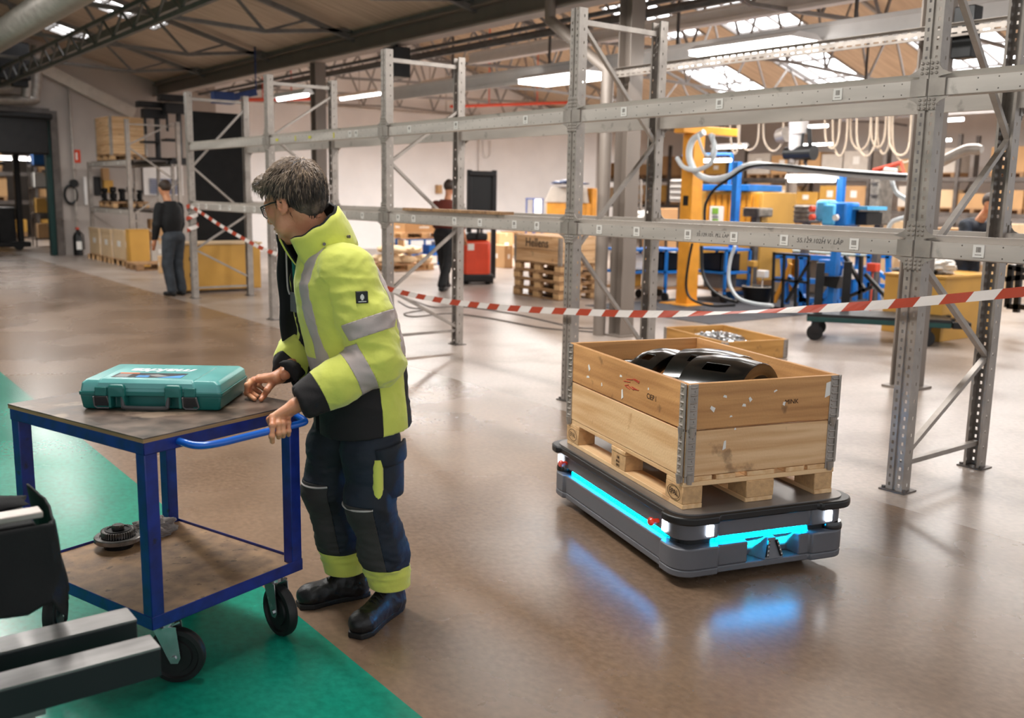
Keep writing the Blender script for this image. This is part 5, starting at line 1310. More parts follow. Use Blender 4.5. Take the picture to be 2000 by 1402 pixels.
def box_thing(un, vb, ur, ul, vt, label, m='card', name='carton', group=None, z0=0., lab=True, pal=False):
    x0, x1, y0, y1, z1 = fromuv(un, vb, ur, ul, vt)
    b = thing(name, label, 'box', ((x0 + x1) / 2, (y0 + y1) / 2, z0 + (.13 if pal else 0)), 0, group); carton(b, x1 - x0, y1 - y0, z1 - z0 - (.13 if pal else 0), m, lab=lab)
    if pal:
        q = MB(); cx, cy = (x0 + x1) / 2, (y0 + y1) / 2; hx, hy = (x1 - x0) / 2, (y1 - y0) / 2; p = thing('small_pallet', 'small wooden pallet under the ' + ' '.join(label.split()[:6]) + ' by the small rack', 'pallet', (cx, cy, 0), 0, group and group + ' pallets')
        MB().b2((-hx, -hy, .10), (hx, hy, .13)).build('deck', 'wB', p, world=False)
        for sx in (-1, 0, 1):
            for sy in (-1, 0, 1): MB().box((sx * (hx - .05), sy * (hy - .05), .05), (.1, .1, .1)).build('block', 'wE', p, world=False)
    return b
# ---- left: cartons by the small rack
box_thing(196, 508, 199, 177, 446, 'leftmost of three tall tan cartons standing by the small rack', 'cardl', group='tall cartons on small pallets', pal=True)
box_thing(219, 514, 222, 200, 448, 'middle one of three tall tan cartons standing by the small rack', 'cardl', group='tall cartons on small pallets', pal=True)
box_thing(246, 520, 250, 223, 450, 'rightmost of three tall tan cartons standing by the small rack', 'cardl', group='tall cartons on small pallets', pal=True)
x0, x1, y0, y1, z1 = fromuv(256, 522, 293, 250, 450)
b = thing('yellow_crate', 'yellow plywood box right of the three tall tan cartons', 'box', ((x0 + x1) / 2, (y0 + y1) / 2, 0)); wx, wy = (x1 - x0), (y1 - y0)
for s in (-1, 1):
    MB().box((0, s * wy / 2, z1 / 2), (wx, .03, z1)).build('panel', 'yel', b, world=False, bev=.004, seg=1); MB().box((s * wx / 2, 0, z1 / 2), (.03, wy, z1)).build('panel', 'yel', b, world=False, bev=.004, seg=1)
MB().box((0, 0, z1 + .01), (wx + .04, wy + .04, .02)).build('lid', 'yel', b, world=False)
box_thing(297, 514, 331, 291, 470, 'lower grey carton of the pair left of the standing dark-clothed worker', 'cardw')
x0, x1, y0, y1, z1 = fromuv(297, 514, 331, 291, 470); zt_ = onY(297, 428, y0).z
b = thing('carton', 'upper grey brown carton of the pair left of the dark-clothed worker', 'box', ((x0 + x1) / 2, (y0 + y1) / 2, z1)); carton(b, x1 - x0, y1 - y0, zt_ - z1, 'card', lab=False)
box_thing(313, 534, 337, 309, 500, 'small pale wooden box on the floor at the worker\'s feet', 'wLA', 'wooden_box')
q = g(276, 529); pallet('dark_pallet', 'dark old pallet on the floor before the grey cartons', (q.x + .5, q.y + .35, 0), PI / 2, ('wD',) * 4)
# ---- small rack along the left, with wooden crates and black machines
P1 = g(258, 519); sx, sy = P1.x, P1.y; dX = onY(350, 400, sy).x - sx; bY = onX(176, 400, sx).y - sy; hT = onY(258, 233, sy).z
for k, (yy, lab) in enumerate(((0, 'near frame of the small rack left of the black board'), (bY, 'far frame of the small rack beside the grey wall'))):
    f_ = thing('rack_frame', lab, 'rack frame', (sx, sy + yy, 0), group='frames of the small rack'); hh = hT if k == 0 else onX(178, 320, sx).z + .05
    for x in (0, dX): MB().b2((x - .01, -.045, 0), (x, .045, hh)).b2((x, -.045, 0), (x + .07, -.04, hh)).b2((x, .04, 0), (x + .07, .045, hh)).build('upright', 'galv', f_, world=False)
    zz = [.3, 1.05, 1.8, 2.55, 3.1]
    for i, (a_, b_) in enumerate(zip(zz, zz[1:])):
        if b_ < hh: MB().bar((0 if i % 2 else dX, 0, a_), (dX if i % 2 else 0, 0, b_), .04, .03).build('brace', 'galv', f_, world=False)
    MB().bar((0, 0, hh - .1), (dX, 0, hh - .1), .04, .03).build('brace', 'galv', f_, world=False)
lv1 = onX(215, 412, sx).z; lv2 = onX(215, 319, sx).z
for z, n_ in ((lv1, 'lower'), (lv2, 'upper')):
    for x, s in ((sx, 'front'), (sx + dX - .05, 'rear')):
        o = thing('rack_beam', '%s %s beam of the small rack with wooden crates' % (n_, s), 'beam', (x, sy + bY / 2, z), group='beams of the small rack')
        MB().box((.02, 0, 0), (.05, bY, .1)).build('beam_profile', 'galvb', o, world=False)
        for k in (-.3, .05, .35): MB().box((-.007, k * bY, 0), (.003, .06, .06)).build('barcode_label', 'paper', o, world=False)
    for k in range(2):
        mz = thing('steel_shelf', '%s dark steel deck bridging out right of the small rack, %s half' % (n_, 'left' if k else 'right'), 'shelf', (sx + dX * .5, sy + .1 + (k + .5) * (bY - .2) / 2, z + .05), group='decks of the small rack')
        MB().box((0, 0, .01), (dX - .1, (bY - .2) / 2 - .01, .02)).build('deck', 'galvd', mz, world=False)
        for u_ in (-.4, 0, .4): MB().box((u_ * dX * .8, 0, -.02), (.04, (bY - .2) / 2 - .02, .04)).build('rib', 'galvd', mz, world=False)
up = pallet('dark_pallet', 'pallet with tall wooden crate on the upper level of the small rack', (sx + .45, sy + bY * .62, lv2 + .07), 0, ('wD', 'wD', 'wE', 'wD'))
for i in range(4):
    collar('%s wooden collar of the crate high on the small rack' % ['lowest', 'second', 'third', 'topmost'][i], 0, 'wA', 'wB', 20 + i, Vector((sx + .45, sy + bY * .62, lv2 + .216 + i * .208)), 0, group='collars high on the small rack')
pallet('dark_pallet', 'pallet of black castings on the lower level of the small rack', (sx + .45, sy + bY * .62, lv1 + .07), 0, ('wD', 'wD', 'wE', 'wD'))
random.seed(5)
for i in range(8):
    cx = sx + .12 + .2 * (i % 4) ; cy = sy + bY * .62 + (-.35 if i < 4 else .3) + .04 * (i % 3)
    c = thing('casting', 'black machine casting on the small rack, %s in the %s row of its pallet' % (ORD[i % 4], 'near' if i < 4 else 'back'), 'metal part', (cx, cy, lv1 + .216), i * .7, 'black castings on the small rack')
    MB().lathe([(0, 0), (.085, 0), (.085, .03), (.05, .05), (.05, .2), (.075, .22), (.075, .26 + .03 * (i % 3)), (0, .27 + .03 * (i % 3))], 14).build('body', 'ironD', c, world=False, smooth=True)
    MB().box((.05, 0, .12), (.06, .04, .12)).build('lug', 'ironD', c, world=False)
def press(un, vt, label, loc, h, seed):
    o = thing('bench_press', label, 'machine', loc); S = lambda mb, n: mb.build(n, 'steelblk', o, world=False, bev=.01, seg=1)
    S(MB().b2((-.25, -.2, 0), (.25, .2, .08)), 'base'); S(MB().cyl((0, 0, .08), (0, 0, h * .85), .06, 14), 'column')
    S(MB().b2((-.32, -.12, h * .72), (.2, .12, h * .88)), 'head'); S(MB().b2((-.42, -.14, h * .9), (.28, .14, h)), 'belt_cover'); S(MB().cyl((-.26, 0, h * .45), (-.26, 0, h * .72), .03, 10), 'spindle'); S(MB().b2((-.36, -.16, h * .30), (.0, .16, h * .34)), 'work_table')
    return o
q = onX(242, 300, sx + .3); press(0, 0, 'left black bench machine standing on the small rack behind its near upright', (sx + .95, sy + bY * .28, lv2 + .07), 1.3, 1)
press(0, 0, 'right black bench machine standing high on the small rack', (sx + dX + .25, sy + .55, lv2 + .07), 1.45, 2)
# bridge deck reaching to the black board
o = thing('steel_platform', 'dark platform under the right bench machine beside the small rack', 'shelf', (sx + dX + .35, sy + .5, lv2)); MB().b2((-.5, -.5, 0), (.8, .6, .07)).build('deck', 'steelblk', o, world=False)
for a_, b_ in ((-.45, -.45), (.75, -.45), (-.45, .55), (.75, .55)): MB().b2((a_ - .03, b_ - .03, -lv2), (a_ + .03, b_ + .03, 0)).build('leg', 'galv', o, world=False)
# noticeboard and blue blinds behind the small rack, wall fittings
def wallbox(u0, v0, u1, v1, th, name, label, cat, m, y=WB, bev=.005):
    a_ = onY(u0, v0, y - th); b_ = onY(u1, v1, y - th); return tag(MB().b2((a_.x, y - th, b_.z), (b_.x, y - .002, a_.z)).build(name, m, bev=bev), label, cat)
s_ = thing('fire_sign', 'small red framed fire sign on the grey wall right of the gate', 'sign', onY(149, 305, WB - .01)); a_ = onY(141, 292, WB - .02); b_ = onY(158, 318, WB - .02)
MB().b2((a_.x, WB - .02, b_.z), (b_.x, WB - .004, a_.z)).build('red_plate', 'orange', s_); MB().b2((a_.x + .07, WB - .024, b_.z + .07), (b_.x - .07, WB - .019, a_.z - .07)).build('white_symbol', 'paper', s_)
fx = onY(151, 455, WB - .16); fe = thing('fire_extinguisher', 'dark fire extinguisher with red top hanging low on the grey wall', 'fire extinguisher', (fx.x, WB - .16, .0))
MB().lathe([(0, 0), (.1, 0), (.11, .03), (.11, .45), (.07, .55), (.03, .58), (.03, .62), (0, .62)], 18).build('cylinder', 'black', fe, world=False, smooth=True); MB().box((0, 0, .66), (.06, .14, .05)).build('valve_handle', 'orange', fe, world=False); MB().tube([(0, -.05, .64), (.12, -.08, .5), (.12, -.1, .15)], .015, 8).build('discharge_hose', 'black', fe, world=False); MB().box((0, -.112, .25), (.12, .004, .2)).build('instruction_label', 'paper', fe, world=False)
wallbox(163, 345, 172, 400, .12, 'switch_cabinet', 'pale upright switch cabinet on the grey wall', 'cabinet', 'white')
tag(MB().cyl((onY(143, 358, WB).x, WB - .1, onY(143, 358, WB).z), (onY(143, 358, WB).x, WB, onY(143, 358, WB).z), .1, 16).build('alarm_bell', 'black'), 'small round black bell on the grey wall', 'bell')
tag(MB().tube([(onY(137, 380, WB).x + .14 * math.cos(t), WB - .06, onY(137, 380, WB).z + .22 * math.sin(t)) for t in np.linspace(0, 2 * PI, 20)[:-1]], .035, 6, closed=True).build('hose_loop', 'black'), 'black hose loop hung beside the gate frame', 'hose')
x_ = onY(135, 200, WB).x; tag(MB().tube([(x_, WB - .06, onY(133, 165, WB).z), (x_, WB - .06, 0.02)], .03, 8).build('wall_conduit', 'galv'), 'thin conduit running down the grey wall by the gate', 'pipe')
wallbox(183, 345, 198, 382, .06, 'black_wall_panel', 'small black panel on the wall behind the small rack', 'screen', 'black'); wallbox(200, 328, 214, 352, .2, 'wall_carton', 'brown carton on the wall shelf above the yellow bag', 'box', 'card'); wallbox(203, 352, 222, 376, .2, 'yellow_bag', 'yellow bag behind the lower level of the small rack', 'bag', 'yel')  # the first is a plain black panel, not a display
bl = thing('window_blind', 'blue slatted blind in the office window behind the small rack', 'blind', onY(320, 365, WB)); a_ = onY(293, 350, WB - .1); b_ = onY(352, 378, WB - .1)
M['bluedk'] = mat('blue_blind_slat', '#23407e', .5); MB().b2((a_.x - .15, WB - .06, b_.z - .05), (b_.x + .1, WB - .03, a_.z + .5)).build('window_frame', 'white', bl)
for i in range(9): z = b_.z + (a_.z - b_.z) * i / 8; MB().box(((a_.x + b_.x) / 2, WB - .09, z), (b_.x - a_.x, .05, .02)).build('slat', 'bluedk', bl)
# ---- black board on the bench
BY = 16.6; a_ = onY(366, 216, BY); b_ = onY(488, 478, BY)
bb = thing('black_board', 'huge black board standing behind the last rack frame at the left', 'board', (a_.x, BY, 0)); MB().b2((a_.x, BY, b_.z - .05), (b_.x, BY + .04, a_.z)).build('board', 'fabblk', bb); 
for x in (a_.x + .05, b_.x - .05): MB().b2((x - .03, BY + .045, 0), (x + .03, BY + .105, a_.z - .1)).build('post', 'steelblk', bb)
x0, x1, y0, y1, z1 = fromuv(360, 574, 512, 353, 475)
yb_ = thing('yellow_bench', 'low yellow plywood cabinet standing under the black board', 'cabinet', ((x0 + x1) / 2, (y0 + y1) / 2, 0)); wx, wy = x1 - x0, .65
y1 = y0 + wy; L = lambda mb, n, m='yel', **k: mb.build(n, m, yb_, **k)
L(MB().b2((x0, y0 + .03, .04), (x1, y1, z1 - .03)), 'body', bev=.004); L(MB().b2((x0 - .02, y0 - .01, z1 - .03), (x1 + .02, y1 + .02, z1)), 'top', 'cardl', bev=.003)
L(MB().b2((x0 + .12, y0, .06), (x0 + wx * .80, y0 + .028, z1 - .04)), 'door', bev=.003); L(MB().b2((x0 + wx * .82, y0, .06), (x1 - .02, y0 + .028, z1 - .04)), 'door', bev=.003); L(MB().b2((x0 + .01, y0, .06), (x0 + .11, y0 + .028, z1 - .04)), 'side_door', bev=.003)
for z in (.3, z1 - .25):
    for x in (x0 + .1, x0 + wx * .81): L(MB().b2((x, y0 - .012, z - .03), (x + .06, y0 + .0, z + .03)), 'hinge', 'black')
# ---- simple but complete people in the background
def bgperson(label, loc, yaw, skin_h, hair, top, pants, lean=.05, step=.0, arms=((.12, .9), (.1, .9)), scale=1., topn='shirt', sleeve=True):
    o = thing('person', label, 'person', loc, yaw); o.scale = (scale,) * 3
    sh_ = V(.02 + lean, 0, 1.42); hip = V(0, 0, .93); lg = []
    for s in (1, -1): lg.append((V(0, s * .09, .9), V(.05 + s * step * .4, s * .1, .5), V(s * step - .03, s * .1, .09)))
    ar = []
    for s, (fw, up_) in zip((1, -1), arms): 
        S_ = sh_ + V(0, s * .19, -.03); E_ = S_ + V(fw * .4, s * .05, -.27); W_2 = E_ + V(fw * 1.6, -s * .02, -.24 + (.0 if fw < .2 else .18)); ar.append((S_, E_, W_2))
    hc = sh_ + V(.04 + lean, 0, .25)
    def bod(P):
        d = ell(P, hc, (.095, .075, .115)); d = smin(d, rc(P, hc - V(.01, 0, .05), sh_, .052, .06), .03); d = smin(d, rc(P, hc + V(.09, 0, .0), hc + V(.108, 0, -.02), .008, .012), .015)
        for s in (1, -1): d = smin(d, ell(P, hc + V(-.01, s * .077, -.01), (.02, .01, .03)), .005)
        for S_, E_, W_2 in ar:
            d = smin(d, chain(P, [S_, E_, W_2], [.05, .042, .03], .01), .02); u_ = (W_2 - E_) / np.linalg.norm(W_2 - E_)
            d = smin(d, rc(P, W_2, W_2 + u_ * .08, .03, .032), .01)
            for k in range(4): d = smin(d, rc(P, W_2 + u_ * .08 + V(0, (k - 1.5) * .017, 0), W_2 + u_ * .165 + V(0, (k - 1.5) * .018, -.012), .010, .008), .004)
            d = smin(d, rc(P, W_2 + u_ * .03 + V(0, .02, 0), W_2 + u_ * .1 + V(0, .05, 0), .011, .009), .006)
        d = smin(d, ell(P, V(lean * .5, 0, 1.2), (.1, .15, .25)), .03)
        for H_, K_, A_ in lg: d = smin(d, chain(P, [H_, K_, A_], [.08, .055, .04]), .03)
        return d
    def shirt(P):
        z = P[..., 2]; d = ell(P, V(lean * .6, 0, 1.20), (.135, .19, .32)); d = smin(d, ell(P, sh_ + V(0, 0, -.08), (.11, .2, .10)), .05)
        for S_, E_, W_2 in ar: d = smin(d, chain(P, [S_ - V(0, 0, .01), E_, (W_2 * .9 + E_ * .1) if sleeve else (W_2 * .3 + E_ * .7)], [.078, .06, .05] if sleeve else [.078, .066, .066], .02), .03)
        return np.maximum(np.maximum(d, .88 - z), z - sh_[2] - .055)
    def pant(P):
        d = ell(P, V(0, 0, .92), (.13, .175, .12))
        for H_, K_, A_ in lg: d = smin(d, chain(P, [H_, K_, A_ + V(0, 0, .02)], [.105, .08, .07], .02), .04)
        return np.maximum(d, .07 - P[..., 2])
    def shoe(P):
        d = None
        for H_, K_, A_ in lg:
            e = smin(rc(P, A_ + V(-.03, 0, -.04), A_ + V(.15, 0, -.05), .045, .036), rc(P, A_ + V(0, 0, -.03), A_ + V(0, 0, .03), .045, .045), .02); e = np.maximum(e, .004 - P[..., 2]); d = e if d is None else np.minimum(d, e)
        return d
    def hr(P): 
        d = ell(P, hc + V(-.018, 0, .035), (.105, .086, .10)); q = P - hc; return np.maximum(np.maximum(d, q[..., 0] - .06 - q[..., 2] * .4), -.03 - q[..., 2] - q[..., 0] * .0 + (q[..., 0] > -.0) * .05)
    def put(fn, lo, hi, h, nm, m, par=o, fo=0.):
        v, f_ = surf(fn, lo, hi, h)
        if fo: v = v + vnorm(v, f_) * fold(v, fo, 8, 3)[:, None]
        me = bpy.data.meshes.new(nm); me.from_pydata([tuple(p) for p in v], [], f_); me.materials.append(M[m]); x = link(nm, me, par, smooth=True, world=False)
    mx = max(abs(step), .0) + .25
    put(bod, (-mx, -.4, .0), (max(.7, mx), .4, 1.85), .013, 'body', 'skin'); put(shirt, (-.3, -.4, .8), (.7, .4, 1.6), .014, topn, top, fo=.008); put(pant, (-mx, -.35, .04), (mx, .35, 1.1), .014, 'trousers', pants, fo=.01)
    put(shoe, (-mx, -.3, -.01), (mx + .1, .3, .2), .011, 'shoes', 'blackm'); put(hr, hc - .16, hc + .16, .011, 'hair', hair, fo=.006)
    return o
M['hdark'] = mat('dark_hair', '#3a2a20', .6); M['hred'] = mat('brown_red_tshirt', '#6a2a1c', .8, 0, .1); M['wblk'] = mat('black_work_clothes', '#121215', .8, 0, .2); M['jean'] = mat('grey_blue_jeans', '#3a4048', .8, 0, .25, (6, 6, 6))
q = g(349, 577); bgperson('worker in black jacket and grey jeans standing behind the tape-wound upright, back turned', (q.x - .06, q.y - .05, 0), 2.0, 1.8, 'hdark', 'wblk', 'jean', scale=1.0, topn='jacket', arms=((.05, .9), (.05, .9)))
q = g(868, 566); bgperson('worker in dark red shirt and black dungarees walking past the forklift, back turned', (q.x, q.y, 0), .55, 1.8, 'hdark', 'hred', 'wblk', step=.28, lean=.06, sleeve=False, scale=1.06)
q = onX(1885, 540, 12.3); bgperson('worker in dark blue shirt bending over the yellow workbench, reaching with a gloved hand', (12.55, q.y + .15, 0), -2.0, 1.8, 'hdark', 'navy', 'navy', lean=.16, arms=((.28, .9), (.26, .9)), sleeve=False)
# ---- middle: boxes, trolley, forklift, branded crate
x0, x1, y0, y1, z1 = fromuv(770, 531, 846, 752, 520)
pl = pallet('euro_pallet', 'pallet of bagged goods left of the walking worker', (x0 + .5, y0 + .55, 0), PI / 2, ('wB', 'wA', 'wE', 'wB')); 
random.seed(8)
for i, (dx, dy, dz) in enumerate([(.05, .15, 0), (.45, .12, 0), (.85, .15, 0), (.1, .6, 0), (.5, .6, 0), (.2, .15, .2), (.6, .2, .19), (.25, .6, .2)]):
    b = blob('paper_sack', (x0 + dx, y0 + dy + .1, .144 + dz + .10), (.24, .2, .09), 'cardl', i + 3, .18, 1.4, 4, flat=.9); tag(b, 'pale brown sack, %s' % ['bottom layer at the near left corner', 'bottom layer, middle of the near row', 'bottom layer at the near right corner', 'bottom layer at the back left', 'bottom layer at the back middle', 'upper layer at the near left', 'upper layer at the near right', 'upper layer at the back'][i] + ' of the sack pallet', 'sack', 'sacks on the pallet')
box_thing(789, 500, 792, 755, 442, 'large tan carton standing behind the sacks right of the man', 'card', z0=0.)
box_thing(764, 470, 792, 755, 425, 'tall carton just right of the man\'s shoulder behind the rack', 'card')
t_ = thing('blue_trolley', 'blue frame trolley left of the walking worker', 'trolley', g(800, 520)); a_ = g(800, 519); 
xx0 = a_.x; xx1 = onY(856, 519, a_.y).x; zA = onY(800, 466, a_.y).z; zB_ = onY(800, 497, a_.y).z
for x in (xx0, xx1):
    for y in (a_.y, a_.y + .6): MB().b2((x - .02, y - .02, .0), (x + .02, y + .02, zA)).build('leg', 'bluem', t_)
for z in (zA, zB_): MB().b2((xx0 - .02, a_.y - .02, z - .04), (xx1 + .02, a_.y + .62, z)).build('shelf', 'bluem', t_)
bt = thing('parts_bin', 'blue and white bins on the blue trolley by the walking worker', 'bin', (xx0 + .5, a_.y + .25, zB_)); MB().b2((.1, -.15, 0), (.3, .15, .2)).build('bin', 'bluem', bt, world=False); MB().b2((.35, -.15, 0), (.75, .15, .28)).build('bin', 'paper', bt, world=False)
pq = pallet('euro_pallet', 'pallet lying on top of the blue trolley', (xx0 + .35, a_.y + .3, zA), PI / 2, ('wB', 'wA', 'wE', 'wB')); b = thing('carton', 'wide tan carton on the pallet over the blue trolley', 'box', (xx0 + .35, a_.y + .3, zA + .144)); carton(b, 1.0, .7, .22, 'card')
# forklift
fp_ = g(921, 556); fk = thing('pallet_stacker', 'red and black electric pallet stacker beside the rack upright, mast raised', 'forklift', (fp_.x, fp_.y, 0), -.45)
Fk = lambda mb, n, m, **k: mb.build(n, m, fk, world=False, **k)
Fk(MB().b2((-.16, 0, .12), (.36, .6, .82)), 'body', 'orange', bev=.06); Fk(MB().b2((-.2, -.02, .05), (.42, .7, .2)), 'chassis', 'steelblk', bev=.03); Fk(MB().b2((-.1, .02, .82), (.3, .5, .95)), 'battery_cover', 'steelblk', bev=.03)
for x in (-.0, .48): Fk(MB().b2((x, .62, .06), (x + .09, .74, 2.12)), 'mast_rail', 'steelblk', bev=.01)
Fk(MB().b2((.06, .66, 1.0), (.5, .68, 2.05)), 'mast_guard', 'black'); Fk(MB().cyl((.3, .72, .2), (.3, .72, 1.9), .03, 10), 'lift_cylinder', 'chrome'); Fk(MB().b2((.02, .60, 2.0), (.56, .74, 2.1)), 'cross_head', 'steelblk', bev=.02)
for x in (.02, .42): Fk(MB().b2((x, .7, .06), (x + .12, 1.8, .12)), 'fork', 'steelblk')
Fk(MB().tube([(.1, .0, .85), (.1, -.12, 1.1), (.1, -.28, 1.2)], .025, 8), 'tiller', 'black'); Fk(MB().tube([(-.08, -.28, 1.2), (.28, -.28, 1.2)], .02, 8), 'tiller_handle', 'black'); Fk(MB().b2((-.08, -.004, .64), (.04, 0, .76)), 'warning_label', 'paper')
for x in (-.1, .32): Fk(MB().cyl((x - .04, .1, .09), (x + .04, .1, .09), .09, 18), 'wheel', 'blackm')
for y in (.2, .5): Fk(MB().cyl((.42, y + .1, .07), (.46, y + .1, .07), .07, 16), 'roller', 'blackm')
# small carton and wall socket on the white wall
wallbox(855, 361, 864, 378, .15, 'wall_dispenser', 'small tan dispenser on the white wall by the walking worker\'s head', 'dispenser', 'card')
x_ = onY(935, 300, WB).x; tag(MB().tube([(x_, WB - .05, 4.2), (x_, WB - .05, .1)], .05, 8).build('wall_pipe', 'white'), 'white vertical pipe on the white wall behind the stacker', 'pipe')
tag(MB().tube(spline([onY(u, v, WB - .06) for u, v in ((944, 275), (945, 300), (951, 308), (958, 300), (958, 275))], 5), .02, 6).build('wall_cable', 'white'), 'pale cable loop hanging on the white wall', 'cable')
# rails high in front of the white wall
for i, (p_, q_, r_, m, lab) in enumerate([((560, 200), (985, 232), .035, 'galv', 'lowest thin galvanised crane rail before the white wall'), ((680, 183), (1150, 205), .035, 'galv', 'upper thin galvanised crane rail before the white wall'), ((880, 208), (1115, 200), .04, 'orange', 'red sprinkler pipe before the white wall'), ((470, 195), (610, 193), .04, 'orange', 'red sprinkler pipe above the black board')]):
    yy = 23.0 - i * .8; a_ = onY(*p_, yy); b_ = onY(*q_, yy); tag(MB().tube([a_, b_], r_, 8).bar(a_.lerp(b_, .3), Vector((a_.lerp(b_, .3).x, yy, roofz(a_.lerp(b_, .3).x) + .01)), .02, .02).bar(a_.lerp(b_, .7), Vector((a_.lerp(b_, .7).x, yy, roofz(a_.lerp(b_, .7).x) + .01)), .02, .02).build('crane_rail' if m == 'galv' else 'sprinkler_pipe', m), lab, 'rail' if m == 'galv' else 'pipe')
a_ = onY(445, 192, 18.5); b_ = onY(500, 180, 18.5); tag(MB().bar(a_, b_, .13, .13).bar(a_ + Vector((-.3, 0, 0)), a_ + Vector((.1, 0, 0)), .22, .22).bar(b_, Vector((b_.x, b_.y, roofz(b_.x))), .03, .03).build('chain_hoist', 'bluedk', bev=.02), 'dark blue hoist hanging above the black board', 'hoist')
a_ = onX(775, 123, 8.05); tag(MB().box(a_, (.3, .34, .46)).b2((a_.x - .02, a_.y - .02, a_.z + .2), (a_.x + .02, a_.y + .02, 3.97)).build('loudspeaker', 'black', bev=.01), 'black loudspeaker hanging under the roof right of the third upright', 'loudspeaker')
a_ = onX(1888, 64, 8.1); tag(MB().box(a_, (.14, .18, .42)).build('junction_box', 'black', bev=.01), 'black box fixed to the perforated channel at upper right', 'box')
# crate with lettering on its pallets
hn_ = g(1092, 588); hx, hy = hn_.x + .4, hn_.y + .6
for i in range(4): pallet('euro_pallet', '%s pallet of the stack under the lettered crate' % ['lowest', 'second', 'third', 'topmost'][i], (hx + .01 * (i % 2), hy + .015 * ((i + 1) % 2), i * .146), .0, ('wD', 'wD', 'wE', 'wD'), 'pallets under the lettered crate', seed=i)
for i in range(2): cc = collar('%s wooden collar of the lettered crate on the pallet stack' % ['lower', 'upper'][i], 0, 'wA', 'wB', 30 + i, Vector((hx, hy, .586 + i * .21)), 0, group='collars of the lettered crate')
text('Hellens', .2, 'painted_lettering', 'ink', frame((-.402, 0, .10), (0, -1, 0), (0, 0, 1)), cc, ext=.001, world=False, bold=.003)
b = thing('crate_cover', 'flat cover of boards closing the lettered crate', 'cover', (hx, hy, 1.0)); 
for i in range(6): MB().box((-.335 + .134 * i, 0, .01), (.128, 1.2, .02)).build('board', 'wB', b, world=False)
box_thing(1150, 560, 1162, 1128, 470, 'tan carton just right of the lettered crate', 'card')
box_thing(985, 524, 1001, 947, 480, 'lower tan carton left of the lettered crate', 'card')
box_thing(975, 505, 1002, 950, 455, 'back tan carton left of the lettered crate', 'card')
box_thing(1015, 500, 1062, 985, 464, 'wide tan carton behind the lettered crate carrying a pallet', 'card')
x0, x1, y0, y1, z1 = fromuv(1015, 500, 1062, 985, 464); pallet('euro_pallet', 'pallet lying high on a carton behind the lettered crate', ((x0 + x1) / 2, (y0 + y1) / 2, z1), 0, ('wD',) * 4)
# yellow machine with white hood
x0, x1, y0, y1, z1 = fromuv(1141, 530, 1158, 1064, 397); zh = onY(1141, 365, y0).z
ym = thing('yellow_machine', 'yellow machine cabinet with a pale hood, behind the second upright from the right', 'machine', ((x0 + x1) / 2, (y0 + y1) / 2, 0))
MB().b2((x0, y0, .05), (x1, y1, z1)).build('cabinet', 'yelo', ym, bev=.02); MB().b2((x0 - .012, y0 + .25, .3), (x0, y1 - .3, z1 - .15)).build('door', 'yelo', ym, bev=.008)
MB().prism([(y0 + .02, z1), (y1 + .05, z1), (y1 - .2, zh), (y0 + .1, zh)], x0 - .03, x1 - .15, Matrix(((0, 0, 1, 0), (1, 0, 0, 0), (0, 1, 0, 0), (0, 0, 0, 1)))).build('hood', 'cardw', ym, bev=.02)
MB().b2((x1 - .12, y0 - .02, .8), (x1 + .05, y1, zh - .02)).build('side_plate', 'yelo', ym, bev=.03)
tag(blob('cloth', ((x0 + x1) / 2 - .1, (y0 + y1) / 2, zh + .06), (.28, .35, .07), 'bluedk', 9, .6, 2.5, 4), 'dark blue cloth thrown on the pale machine hood', 'cloth')
a_ = g(1040, 505); st_ = thing('tool_stand', 'small dark stand with a white cloth left of the yellow machine', 'stand', (a_.x, a_.y, 0)); zt_ = onY(1040, 387, a_.y).z
for x in (0, .3):
    for y in (0, .3): MB().cyl((x, y, 0), (x, y, zt_), .02, 6).build('leg', 'bluedk', st_, world=False)
MB().b2((-.02, -.02, zt_ - .03), (.32, .32, zt_)).build('top', 'bluedk', st_, world=False); MB().b2((.02, -.03, zt_ - .5), (.25, .0, zt_ - .02)).build('white_cloth', 'paper', st_, world=False)
# ---- open crate of bolts behind the robot crate
oc_ = g(1413, 706); cr_ = -.27; ca_, sa_ = math.cos(cr_), math.sin(cr_); oc2 = Vector((oc_.x + ca_ * .4 - sa_ * .6, oc_.y + sa_ * .4 + ca_ * .6, 0))
M['wY'] = woodmat('yellowed_pine', '#c4924f', '#a87838', 0); M['wYb'] = woodmat('yellowed_pine_b', '#c4924f', '#a87838', 1)
bc_ = collar('open wooden collar crate on the floor behind the robot, full of small metal parts', 0, 'wY', 'wYb', 9, oc2, cr_, group=None)
MB().b2((-.376, -.576, .004), (.376, .576, .03)).build('floor_board', 'wYb', bc_, world=False)
# the small parts in it: real pieces, too many to single out
random.seed(12); mb = MB()
for i in range(520):
    x = random.uniform(-.33, .34); y = random.uniform(-.1, .53) if i % 3 else random.uniform(-.5, .53); z = .045 + .075 * math.exp(-((x - .1) ** 2 + (y - .25) ** 2) * 6) * random.random() + .05 * math.exp(-((x - .1) ** 2 + (y - .25) ** 2) * 6)
    R = Matrix.Rotation(random.uniform(0, PI), 3, 'Z') @ Matrix.Rotation(random.uniform(-.8, .8), 3, 'X'); c = Vector((x, y, z))
    mb.tube([c - R @ Vector((.022, 0, 0)), c + R @ Vector((.022, 0, 0))], .008, 6); mb.lathe([(.016, 0), (.016, .01), (0, .01)], 6, c + R @ Vector((.022, 0, 0)), R @ Matrix.Rotation(PI / 2, 3, 'Y'))
o = mb.build('metal_parts', 'chrome'); o.location = oc2 + Vector((0, 0, .0)); o.rotation_euler = (0, 0, cr_); tag(o, 'heap of small shiny metal parts in the open floor crate', 'metal parts', kind='stuff')
